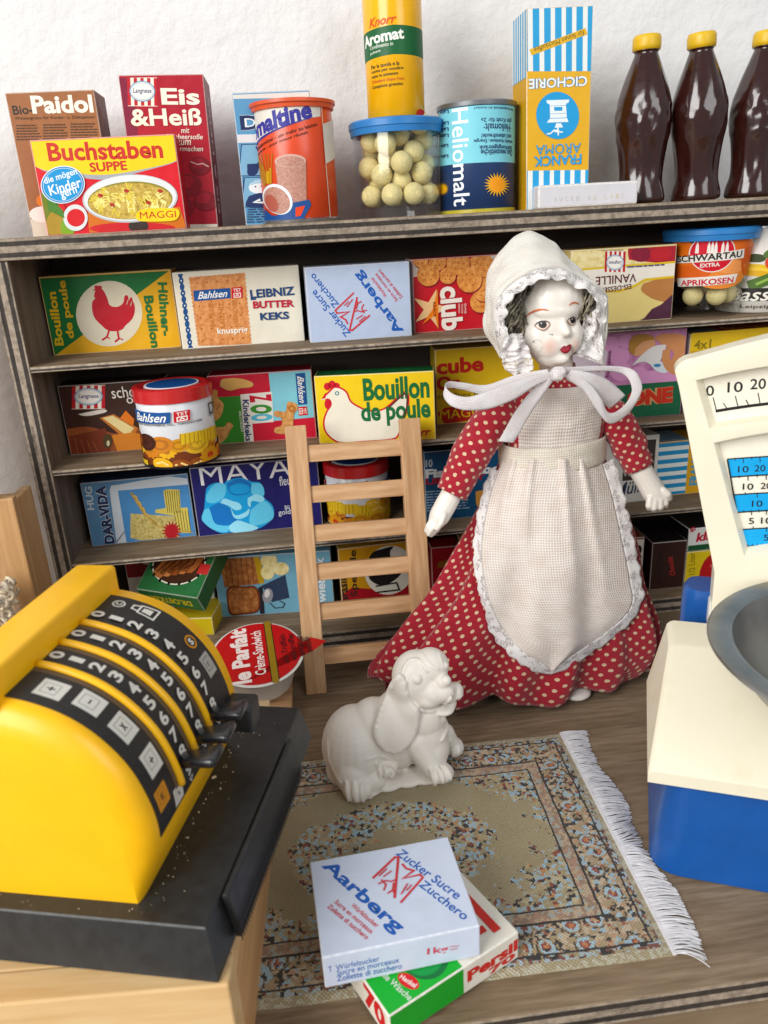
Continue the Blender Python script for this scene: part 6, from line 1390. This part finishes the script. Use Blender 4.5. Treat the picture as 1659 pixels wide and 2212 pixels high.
# hem stitching
# ---- apron
AL = [(p.x, p.y) for p in catmull([(x, y, 0) for x, y in ((1086, 992), (1058, 1070), (1040, 1180), (1050, 1270), (1078, 1345), (1126, 1404), (1186, 1440))], 8)]
AR = [(p.x, p.y) for p in catmull([(x, y, 0) for x, y in ((1298, 992), (1322, 1070), (1342, 1160), (1360, 1250), (1362, 1312), (1300, 1372), (1200, 1438))], 8)]
NR, NC = 60, 60; depth_ = []
for j in range(NR + 1):
    t_ = j / NR; l, r_ = lerp_list(AL, t_), lerp_list(AR, t_); row = []
    for i in range(NC + 1):
        s_ = i / NC; px = (l[0] + (r_[0] - l[0]) * s_, l[1] + (r_[1] - l[1]) * s_ + 26 * math.sin(math.pi * s_) * (t_ > .6) * (t_ - .6)); row.append((px, on_skirt(px, 0).y))
    depth_.append(row)
Y = np.array([[c[1] for c in r_] for r_ in depth_])
for _ in range(14):
    P_ = np.pad(Y, 1, mode='edge'); Sm = (P_[:-2, 1:-1] + P_[2:, 1:-1] + P_[1:-1, :-2] + P_[1:-1, 2:]) / 4; Y = np.minimum(Y, Sm) * .5 + Sm * .5
rows = []
for j, r_ in enumerate(depth_):
    row = []
    for i, (px, _) in enumerate(r_):
        s_, t_ = i / NC, j / NR
        pl_ = 0
        for c_, w_, ln_ in ((.30, .035, .5), (.62, .03, .55), (.80, .03, .6), (.12, .03, .35)): pl_ += .24 * math.exp(-((s_ - c_ - .05 * t_) / w_) ** 2) * max(0, 1 - t_ / ln_)
        pl_ += .10 * noise.noise((s_ * 5, t_ * 3, 2)) * min(1, t_ * 4) + .05 * math.sin(s_ * 22) * math.exp(-t_ * 4)
        row.append(onY(px, Y[j][i] - .28 - .18 * math.sin(math.pi * s_) - pl_))
    rows.append(row)
grid('apron', rows, [LINEN], thick=.04); AROWS = rows
# lace edging of the apron: down the left edge, round the tip and up the right edge
def lace_strip(name, inner, outer, y_in=None, ruff=.12, nw=6, waves=30, parent=None, seed=0):
    n = len(inner); R_ = []; acc = [0.]
    for i in range(1, n): acc.append(acc[-1] + (Vector(inner[i]) - Vector(inner[i - 1])).length)
    for k in range(nw + 1):
        f = k / nw; row = []
        for i in range(n):
            p = Vector(inner[i]).lerp(Vector(outer[i]), f * (1 + .10 * math.sin(acc[i] * 9.5) * f))
            w_ = ruff * f * (math.sin(acc[i] * 5.2 + seed) * .6 + noise.noise((acc[i] * 2.2, f, seed)) * 1.1)
            p += Vector((.25 * w_, -w_ - .03, .3 * w_)); row.append(p)
        R_.append(row)
    return grid(name, R_, [LACE], parent, uvs=lambda i, j: (acc[i], j / nw * .7 + seed), thick=.015)
left_edge = [rows[j][0] for j in range(4, NR + 1)]; right_edge = [rows[j][NC] for j in range(NR, 1, -1)]
ed = left_edge + right_edge[1:]; ctr = onY((1205, 1180), -8.0); outp = []
for i, p in enumerate(ed):
    a, b = ed[max(0, i - 3)], ed[min(len(ed) - 1, i + 3)]; d_ = (b - a).normalized(); n_ = d_.cross(Vector((0, -1, 0))).normalized()
    if n_.dot(p - ctr) < 0: n_ = -n_
    outp.append(p + n_ * (.36 if i < len(left_edge) * .6 else .58) + Vector((0, .12, 0)))
for _ in range(3): outp = [outp[0]] + [(outp[i - 1] + outp[i] * 2 + outp[i + 1]) / 4 for i in range(1, len(outp) - 1)] + [outp[-1]]
lace_strip('apron_lace', ed, outp, ruff=.08)
# ---- torso and bib
def ring_pts(cx, cy, z, rx, ry, n=64): return [Vector((cx + rx * math.cos(2 * math.pi * i / n), cy - ry * math.sin(2 * math.pi * i / n), z)) for i in range(n + 1)]
TY = -5.5
TR_ = []
for py, xl, xr, ry in ((992, 1086, 1298, 1.45), (945, 1092, 1298, 1.45), (905, 1090, 1304, 1.5), (870, 1098, 1304, 1.45), (845, 1110, 1296, 1.25), (826, 1140, 1272, 1.0), (808, 1166, 1246, .75), (785, 1172, 1240, .7)):
    A, B = onY((xl, py), TY), onY((xr, py), TY); TR_.append(((A.x + B.x) / 2, (A.z + B.z) / 2, (B.x - A.x) / 2, ry))
rows = []
for j in range(57):
    cx_, z_, rx, ry = lerp_list(TR_, j / 56); r_ = ring_pts(cx_, TY, z_, rx, ry, 96)
    rows.append([p + Vector((0, -.05 * noise.noise(p * 1.2) - .03 * noise.noise(p * 3), 0)) for p in r_])
isbib = lambda i, j: 1 if (9 < i < 39 and j < 39) else 0
grid('dress_bodice', rows, [DOT, LINEN], mi=isbib, uvs=lambda i, j: (i / 96 * 14.5, j / 56 * 4.6))
wr = []
for j in range(9):
    f = j / 8; A, B = onY((1083, 1000 - 54 * f), TY), onY((1301, 1000 - 54 * f), TY)
    wr.append([p + Vector((0, 0, .05 * math.sin(i * .13) + .04 * noise.noise(p))) for i, p in enumerate(ring_pts((A.x + B.x) / 2, TY, (A.z + B.z) / 2, (B.x - A.x) / 2 + .04 + .05 * math.sin(math.pi * f), 1.58 + .05 * math.sin(math.pi * f) - (.05 if j == 4 else 0), 96))])
grid('waistband', wr, [BAND], uvs=lambda i, j: (i / 96 * 14.5, j / 8 * 1.2), thick=.05)
# ---- sleeves
def sleeve(path, seed):
    pts = catmull([onY((x, y), d) for x, y, d, r_ in path], 10); rad = [p.x for p in catmull([(cm((x, y), d, r_), 0, 0) for x, y, d, r_ in path], 10)]
    n = 48; R_ = []; prev = None
    for i, p in enumerate(pts):
        d_ = (pts[min(i + 1, len(pts) - 1)] - pts[max(i - 1, 0)]).normalized(); u = d_.cross(Vector((0, 1, 0))).normalized(); v = d_.cross(u); f = i / (len(pts) - 1); row = []
        for k in range(n + 1):
            a_ = 2 * math.pi * k / n; q_ = p + u * math.cos(a_) + v * math.sin(a_)
            w_ = 1 + .07 * noise.noise((math.cos(a_) * 1.5, math.sin(a_) * 1.5, f * 6 + seed)) + .05 * math.sin(f * 26 + 3 * math.cos(a_) + seed) * (.3 + f * .4) * (f < .85) - (.06 if .78 < f < .82 else 0)
            row.append(p + (u * math.cos(a_) + v * math.sin(a_)) * rad[i] * w_)
        R_.append(row)
    cap = [[R_[-1][k].lerp(pts[-1], .25) - (pts[-1] - pts[-2]).normalized() * .15 for k in range(n + 1)]]
    grid('dress_sleeve', R_ + cap, [DOT], uvs=lambda i, j: (i / n * 5.28, j * .13), thick=.04)
sleeve([(1106, 868, -5.5, 24), (1082, 892, -5.7, 40), (1050, 930, -5.9, 43), (1020, 975, -6.1, 42), (998, 1020, -6.3, 39), (975, 1066, -6.5, 33)], 1.)
sleeve([(1296, 868, -5.4, 24), (1318, 895, -5.5, 37), (1342, 930, -5.7, 37), (1362, 970, -5.9, 36), (1380, 1010, -6.1, 30)], 5.)
# ---- porcelain hands: forearm, palm, four fingers and thumb in one skin
def hand(path, fingers, thumb):
    bm = Blobs(); P_ = [(onY((x, y), d), cm((x, y), d, r_)) for x, y, d, r_ in path]
    for (a, ra), (b, rb) in zip(P_, P_[1:]): capsule(bm, a, b, ra, rb)
    for f in fingers + [thumb]:
        Q_ = [(onY((x, y), d), cm((x, y), d, r_)) for x, y, d, r_ in f]
        for (a, ra), (b, rb) in zip(Q_, Q_[1:]): capsule(bm, a, b, ra, rb, 7)
    b2 = fuse(bm, .045, 3, .5); part('hand', b2, PORC)
hand([(976, 1066, -6.5, 23), (962, 1092, -6.6, 24), (950, 1114, -6.75, 23), (944, 1124, -6.8, 19)],
     [[(936, 1122, -6.9, 8), (926, 1136, -7.0, 7), (921, 1146, -6.95, 5.5)], [(942, 1128, -7.0, 8), (931, 1144, -7.1, 7.2), (926, 1154, -7.05, 5.5)], [(948, 1130, -6.9, 8), (937, 1146, -7.0, 7.2), (931, 1156, -6.95, 5.5)], [(954, 1128, -6.7, 7.5), (943, 1144, -6.8, 6.5), (936, 1153, -6.75, 5)]], [(958, 1112, -7.1, 9), (952, 1130, -7.3, 7), (944, 1142, -7.3, 5.5)])
hand([(1380, 1008, -6.1, 25), (1396, 1036, -6.2, 25), (1410, 1060, -6.3, 26), (1420, 1074, -6.35, 25)],
     [[(1404, 1078, -6.7, 8.5), (1402, 1092, -6.75, 8), (1402, 1097, -6.6, 7)], [(1414, 1082, -6.75, 8.5), (1413, 1096, -6.8, 8), (1413, 1101, -6.6, 7)], [(1425, 1081, -6.75, 8.5), (1426, 1094, -6.8, 8), (1426, 1099, -6.6, 7)], [(1434, 1076, -6.7, 8), (1437, 1087, -6.75, 7.5), (1438, 1092, -6.6, 6.5)]], [(1432, 1060, -6.7, 9), (1442, 1068, -6.8, 8.5), (1446, 1076, -6.7, 7)])
for x, y, d in ((1246, 1498, -7.35), (1130, 1482, -6.6)):
    bm = bmesh.new(); p = onZ((x, y), .28); ellipsoid(bm, p + Vector((0, .25, 0)), (.78, .8, .3)); ellipsoid(bm, p + Vector((0, .9, .15)), (.5, .6, .45)); b2 = fuse(bm, .07, 3)
    for v in b2.verts: v.co.z = max(v.co.z, .02)
    part('foot', b2, PORC)
# legs under the skirt
for x, y in ((7.6, -5.9), (4.9, -5.4)):
    bm = bmesh.new(); tube(bm, [(x, y, .3), (x * .7 + 2, y, 5), (6.6, -5.4, 11.5)], [.45, .6, .7], 16); part('leg', bm, PORC)
# ---- head
bm = Blobs()
def HB(x, y, d, rx, rz_=None, rd=None, rot=None):
    px = K(x, y); k_ = dep(onY(px, d)) / 1660 * .22223; ellipsoid(bm, onY(px, d), (rx * k_, (rd or rx) * k_, (rz_ or rx) * k_), rot)
HB(850, 830, -5.55, 335, 360, 350); HB(890, 760, -5.9, 310, 300, 310)
HB(870, 1010, -6.05, 285, 330, 270); HB(770, 1120, -6.35, 175, 210, 180); HB(1050, 1100, -6.5, 130, 190, 150); HB(890, 1230, -6.35, 200, 190, 180); HB(950, 1300, -6.75, 110, 95, 100)
HB(895, 1170, -6.75, 190, 170, 120)
for f in range(9):
    u = f / 8; HB(975 + 50 * u, 950 + 125 * u, -7.02 - .22 * u, 34 + 16 * u, 44, 46 + 8 * u)
HB(1030, 1078, -7.27, 46, 40, 46); HB(995, 1098, -7.1, 40, 30, 40); HB(1050, 1098, -7.08, 32, 28, 40)
HB(1008, 1232, -7.05, 62, 42, 70); HB(985, 1330, -6.98, 75, 55, 60)
HB(930, 860, -6.75, 230, 110, 120)
capsule(bm, onY((1200, 770), -5.6), onY((1204, 825), -5.5), .75, .75)
b2 = fuse(bm, .05, 12, .55)
HEAD = part('head', b2, PORC)
me = HEAD.data; HBVH = BVHTree.FromPolygons([v.co / S + DO for v in me.vertices], [tuple(p.vertices) for p in me.polygons])
def on_head(px, lift):
    h = HBVH.ray_cast(CAMP, ray(px).normalized())
    if h[0] is None: return onY(px, -6.8)
    return h[0] + h[1] * lift
class Paint:
    def __init__(s): s.bm = bmesh.new(); s.m = []; s.lv = 0
    def poly(s, pts, col, smooth=True, n=5):
        s.lv += 1; m_ = as_mat(col) if not isinstance(col, tuple) else M(col, .3, var=.02)
        if m_ not in s.m: s.m.append(m_)
        c = [(p.x, p.y) for p in catmull([(x, y, 0) for x, y in list(pts) + [pts[0]]], n)[:-1]] if smooth else pts
        b = bmesh.new(); b.faces.new([b.verts.new((x, y, 0)) for x, y in c]); bmesh.ops.triangulate(b, faces=b.faces[:])
        for _ in range(2): bmesh.ops.subdivide_edges(b, edges=[e for e in b.edges if e.calc_length() > 16], cuts=1, use_grid_fill=False)
        bmesh.ops.triangulate(b, faces=b.faces[:])
        mp = {v: s.bm.verts.new(on_head(K(v.co.x, v.co.y), .006 + .0022 * s.lv)) for v in b.verts}
        for f in b.faces:
            g_ = s.bm.faces.new([mp[v] for v in f.verts]); g_.material_index = s.m.index(m_); g_.smooth = True
        b.free()
    def ell(s, x, y, rx, ry, col, rot=0., n=20):
        a = math.radians(rot); s.poly([(x + rx * math.cos(t) * math.cos(a) - ry * math.sin(t) * math.sin(a), y + rx * math.cos(t) * math.sin(a) + ry * math.sin(t) * math.cos(a)) for t in [2 * math.pi * i / n for i in range(n)]], col, False)
pt = Paint()
for k in range(7): pt.ell(868, 1212, 92 - 11 * k, 96 - 11 * k, hexmix('#e6dfd5', '#dca08c', .10 + .075 * k))
for k in range(4): pt.ell(1110, 1190, 40 - 7 * k, 70 - 12 * k, hexmix('#e6dfd5', '#dca08c', .12 + .09 * k))
pt.poly([(636, 922), (665, 885), (715, 860), (770, 846), (825, 848), (855, 864), (815, 861), (755, 868), (700, 885)], '#bf6f4e'); pt.poly([(1046, 818), (1062, 793), (1092, 776), (1128, 782), (1146, 806), (1120, 793), (1085, 795)], '#bf6f4e')
pt.poly([(716, 1016), (745, 980), (795, 962), (845, 968), (868, 990), (862, 1018), (815, 1058), (760, 1050)], '#8a736a'); pt.poly([(726, 1018), (752, 988), (797, 972), (842, 976), (860, 992), (853, 1014), (812, 1046), (765, 1042)], '#dcc0b2'); pt.poly([(740, 1010), (762, 986), (800, 974), (840, 980), (850, 998), (820, 1026), (775, 1030)], '#d5cfc8')
pt.ell(797, 998, 40, 36, '#2b2623'); pt.ell(797, 998, 22, 20, '#0c0b0b'); pt.ell(786, 986, 6, 5, '#e8e8e8'); pt.poly([(716, 1014), (745, 978), (795, 958), (846, 964), (868, 986), (842, 974), (797, 970), (752, 986)], '#3a2c28')
pt.poly([(1022, 968), (1048, 934), (1085, 917), (1112, 928), (1112, 975), (1088, 1008), (1045, 998)], '#8a736a'); pt.poly([(1030, 968), (1054, 940), (1086, 924), (1108, 934), (1107, 972), (1085, 998), (1048, 990)], '#dcc0b2'); pt.poly([(1040, 965), (1060, 942), (1088, 928), (1106, 940), (1100, 968), (1080, 984), (1056, 980)], '#d5cfc8')
pt.ell(1080, 957, 27, 33, '#2b2623'); pt.ell(1080, 957, 14, 18, '#0c0b0b'); pt.ell(1072, 945, 4, 5, '#e8e8e8'); pt.poly([(1022, 966), (1048, 930), (1085, 913), (1113, 924), (1108, 932), (1086, 922), (1052, 940)], '#3a2c28')
pt.poly([(958, 1240), (980, 1216), (1002, 1206), (1018, 1218), (1040, 1202), (1062, 1198), (1056, 1236), (1032, 1262), (1000, 1264)], '#861f2c'); pt.poly([(972, 1236), (1005, 1230), (1045, 1222), (1030, 1250), (1002, 1254)], '#a2333d'); pt.poly([(962, 1238), (1005, 1228), (1056, 1218), (1008, 1234)], '#5f1420')
for x, y, r_ in ((884, 1095, 7), (862, 1090, 5), (712, 1160, 6)): pt.ell(x, y, r_, r_, '#4a4540')
for a0 in range(0, 330, 15):
    p = [(740 + 56 * math.cos(math.radians(a0 + k * 7.5)), 1200 + 58 * math.sin(math.radians(a0 + k * 7.5))) for k in range(3)]; q_ = [(740 + 53 * math.cos(math.radians(a0 + k * 7.5)), 1200 + 55 * math.sin(math.radians(a0 + k * 7.5))) for k in range(3)]; pt.lv = 20; pt.poly(p + q_[::-1], '#b9bbb4', False)
part('painted_face', pt.bm, pt.m, HEAD, recalc=False)
# ---- hair
bm = bmesh.new(); rn = random.Random(21); mats = [M('#7c7565', .6, var=.2, vs=400), M('#a59b84', .55, var=.2, vs=400), M('#575044', .6, var=.2, vs=400)]
def strand(x, y, d, n, w_, curl, mi_, dx=0.):
    pts = []; ph = rn.uniform(0, 6)
    for i in range(n):
        px = K(x + dx * i + curl * math.sin(i * .9 + ph), y + 26 * i); pts.append(onY(px, d + .16 * math.cos(i * .9 + ph)))
    tube(bm, pts, w_, 5, mi_)
for i in range(260):
    if i % 3: strand(rn.uniform(350, 580), rn.uniform(640, 900), rn.uniform(-6.75, -6.2), rn.randint(7, 13), rn.uniform(.025, .05), rn.uniform(14, 34), rn.choice([0, 0, 1, 2]), rn.uniform(-2, 5))
    else: strand(rn.uniform(1120, 1290), rn.uniform(560, 740), rn.uniform(-6.7, -6.2), rn.randint(6, 12), rn.uniform(.025, .05), rn.uniform(12, 28), rn.choice([0, 1, 1, 2]), rn.uniform(-3, 2))
for i in range(60): # crown fringe along the forehead
    a_ = math.radians(rn.uniform(200, 335)); strand(870 + 330 * math.cos(a_), 850 + 330 * math.sin(a_), -6.4, 5, .035, 18, rn.choice([0, 1, 2]))
for x, y, rx, rz_ in ((455, 850, 150, 300), (1190, 780, 110, 260), (850, 620, 360, 200)):
    px = K(x, y); k_ = dep(onY(px, -5.7)) / 1660 * .22223; ellipsoid(bm, onY(px, -5.55), (rx * k_, rx * k_ * .7, rz_ * k_), mi=2)
part('hair', bm, mats, HEAD)
# ---- bonnet
RA = [(430, 1330, -6.6), (345, 1120, -6.9), (325, 850, -7.1), (415, 680, -7.25), (580, 545, -7.35), (760, 462, -7.4), (960, 452, -7.35), (1150, 530, -7.2), (1325, 640, -7.0), (1400, 770, -6.8), (1402, 980, -6.6), (1388, 1180, -6.4), (1362, 1380, -6.3)]
RM = [(405, 1325, -6.2), (290, 1090, -6.3), (275, 820, -6.35), (330, 560, -6.3), (480, 370, -6.3), (700, 250, -6.3), (930, 300, -6.3), (1090, 430, -6.35), (1285, 590, -6.5), (1400, 730, -6.5), (1405, 980, -6.4), (1388, 1180, -6.25), (1356, 1370, -6.15)]
RB = [(400, 1320, -5.8), (258, 1060, -5.4), (252, 800, -5.2), (300, 470, -5.0), (440, 235, -4.9), (680, 108, -4.8), (860, 195, -5.0), (1020, 360, -5.3), (1220, 560, -5.9), (1380, 720, -6.2), (1395, 980, -6.2), (1378, 1180, -6.1), (1350, 1360, -6.0)]
RC = [(430, 1310, -4.6), (330, 1050, -4.2), (310, 800, -4.0), (350, 500, -3.9), (470, 290, -3.9), (670, 170, -3.9), (820, 240, -4.1), (950, 400, -4.4), (1080, 600, -4.8), (1180, 780, -5.0), (1190, 980, -5.0), (1180, 1150, -5.0), (1160, 1300, -5.0)]
RD = [(560, 1280, -3.4), (480, 1050, -3.1), (470, 800, -3.0), (500, 580, -2.9), (580, 420, -2.9), (680, 340, -2.9), (780, 400, -3.0), (870, 520, -3.2), (940, 700, -3.5), (980, 850, -3.6), (980, 980, -3.6), (970, 1150, -3.6), (950, 1280, -3.6)]
RE = [(740, 1200 - 30 * i * (12 - i) / 12, -2.75) for i in range(13)]
def wring(R_): return catmull([onY(K(x, y), d) for x, y, d in R_], 8)
RW = [wring(r_) for r_ in (RA, RM, RB, RC, RD, RE)]
cols_ = [catmull([r_[i] for r_ in RW], 7) for i in range(len(RW[0]))]
rows = [[cols_[i][j] for i in range(len(cols_))] for j in range(len(cols_[0]))]
def wr_(p, i, j):
    n_ = .03 * math.sin(i * 1.15 + 2 * noise.noise((i * .1, j * .08, 5))) * max(0, min(1, (j - 9) / 10)) * (j < 32) + (-.05 if j == 4 else 0) + .10 * noise.noise((i * .05, j * .55, 3)) + .16 * noise.noise((i * .12, j * .12, 8)) + .035 * math.sin(j * 1.1 + 2 * noise.noise((i * .08, 0, 0))) * (j < 26)
    return p + (p - onY(K(850, 850), -5.2)).normalized() * n_
rows = [[wr_(p, i, j) if 0 < j else p for i, p in enumerate(r_)] for j, r_ in enumerate(rows)]
BON = grid('bonnet', rows, [GAUZE], HEAD, thick=.04)
edge = rows[0]; ctr = onY(K(880, 900), -7.0)
def toward(p, n, fwd): d_ = (ctr - p); d_.normalize(); return p + d_ * n + Vector((0, fwd, 0))
def sub(L, n):
    out = []
    for i in range(n + 1):
        x = i * (len(L) - 1) / n; k_ = min(int(x), len(L) - 2); out.append(L[k_].lerp(L[k_ + 1], x - k_))
    return out
e2_ = sub(edge, 240); lace_strip('bonnet_lace', e2_, [toward(p, .42, -.25) for p in e2_], ruff=.14, parent=BON, seed=2.)
def lace_patch(L, R_, d0, d1, seed, n=70, m_=16):
    a = sub(catmull([onY(K(x, y), d0) for x, y in L], 8), n); b = sub(catmull([onY(K(x, y), d1) for x, y in R_], 8), n); rows = []
    for j in range(m_ + 1):
        f = j / m_; rows.append([p.lerp(q_, f) + Vector((.05 * noise.noise((i * .2, f * 4, seed)), -.16 * math.sin(f * 9 + i * .1 + 2 * noise.noise((i * .06, 0, seed))) - .1 * noise.noise((i * .25, f * 5, seed + 3)), 0)) for i, (p, q_) in enumerate(zip(a, b))])
    grid('lace_ruffle', rows, [LACE], BON, uvs=lambda i, j: (i * .045 + seed, j * .075), thick=.012)
lace_patch([(430, 1100), (395, 1230), (405, 1350), (440, 1440), (520, 1490)], [(585, 1080), (640, 1180), (680, 1290), (695, 1400), (660, 1470)], -7.0, -7.25, 4.)
lace_patch([(1215, 640), (1225, 800), (1190, 950), (1165, 1120), (1100, 1290)], [(1400, 720), (1425, 860), (1385, 1060), (1375, 1220), (1395, 1395)], -6.55, -6.75, 9.)
lace_patch([(340, 850), (330, 950), (340, 1050), (380, 1150)], [(400, 860), (430, 960), (450, 1060), (480, 1130)], -6.95, -7.05, 14., 40, 8)
# ---- ribbon bow
def ribbon(name, prs):
    A = catmull([onY(G1(*a), d) for a, b, d in prs], 8); B = catmull([onY(G1(*b), d - .03) for a, b, d in prs], 8); rows = []
    for j in range(9):
        f = j / 8; rows.append([p.lerp(q_, f) + Vector((0, -.05 * math.sin(math.pi * f) + .03 * noise.noise((i * .2, f * 3, 1)), 0)) for i, (p, q_) in enumerate(zip(A, B))])
    grid(name, rows, [SATIN], thick=.008)
ribbon('ribbon_loop', [((945, 808), (950, 848), -8.2), ((850, 832), (862, 888), -8.4), ((720, 872), (745, 962), -8.6), ((600, 918), (602, 1012), -8.65), ((500, 945), (478, 1016), -8.6), ((420, 930), (400, 988), -8.45), ((376, 885), (366, 935), -8.1), ((398, 862), (390, 898), -7.7), ((475, 868), (478, 908), -7.45), ((600, 880), (612, 938), -7.35), ((760, 826), (772, 900), -7.5), ((930, 795), (940, 840), -8.0)])
ribbon('ribbon_tail', [((928, 832), (966, 850), -8.25), ((838, 915), (896, 948), -8.15), ((752, 1028), (826, 1058), -7.9), ((696, 1128), (772, 1150), -7.7), ((664, 1184), (746, 1192), -7.6)])
ribbon('ribbon_loop', [((1010, 786), (1014, 826), -8.05), ((1180, 778), (1186, 806), -7.6), ((1330, 782), (1318, 816), -7.3), ((1408, 812), (1368, 852), -7.5), ((1440, 892), (1384, 914), -7.9), ((1412, 972), (1350, 984), -8.3), ((1352, 1048), (1292, 1028), -8.5), ((1264, 1090), (1250, 1022), -8.6), ((1192, 1012), (1216, 948), -8.6), ((1116, 902), (1142, 862), -8.45), ((1024, 850), (1034, 812), -8.2)])
ribbon('ribbon_tail', [((1020, 838), (1060, 798), -8.35), ((1110, 900), (1160, 816), -8.4), ((1200, 966), (1262, 858), -8.2), ((1266, 1008), (1350, 936), -8.0)])
bm = bmesh.new()
for x, y, rx, rz_ in ((985, 815, 42, 34), (972, 830, 26, 30), (1004, 806, 24, 26), (990, 835, 22, 24)):
    px = G1(x, y); k_ = dep(onY(px, -8.4)) / 1660 * .4; ellipsoid(bm, onY(px, -8.35), (rx * k_, .35, rz_ * k_))
b2 = fuse(bm, .05, 2)
o = part('ribbon_knot', b2, SATIN); setuv(o, lambda k: (o.data.vertices[k].co.x * 100, o.data.vertices[k].co.z * 100))
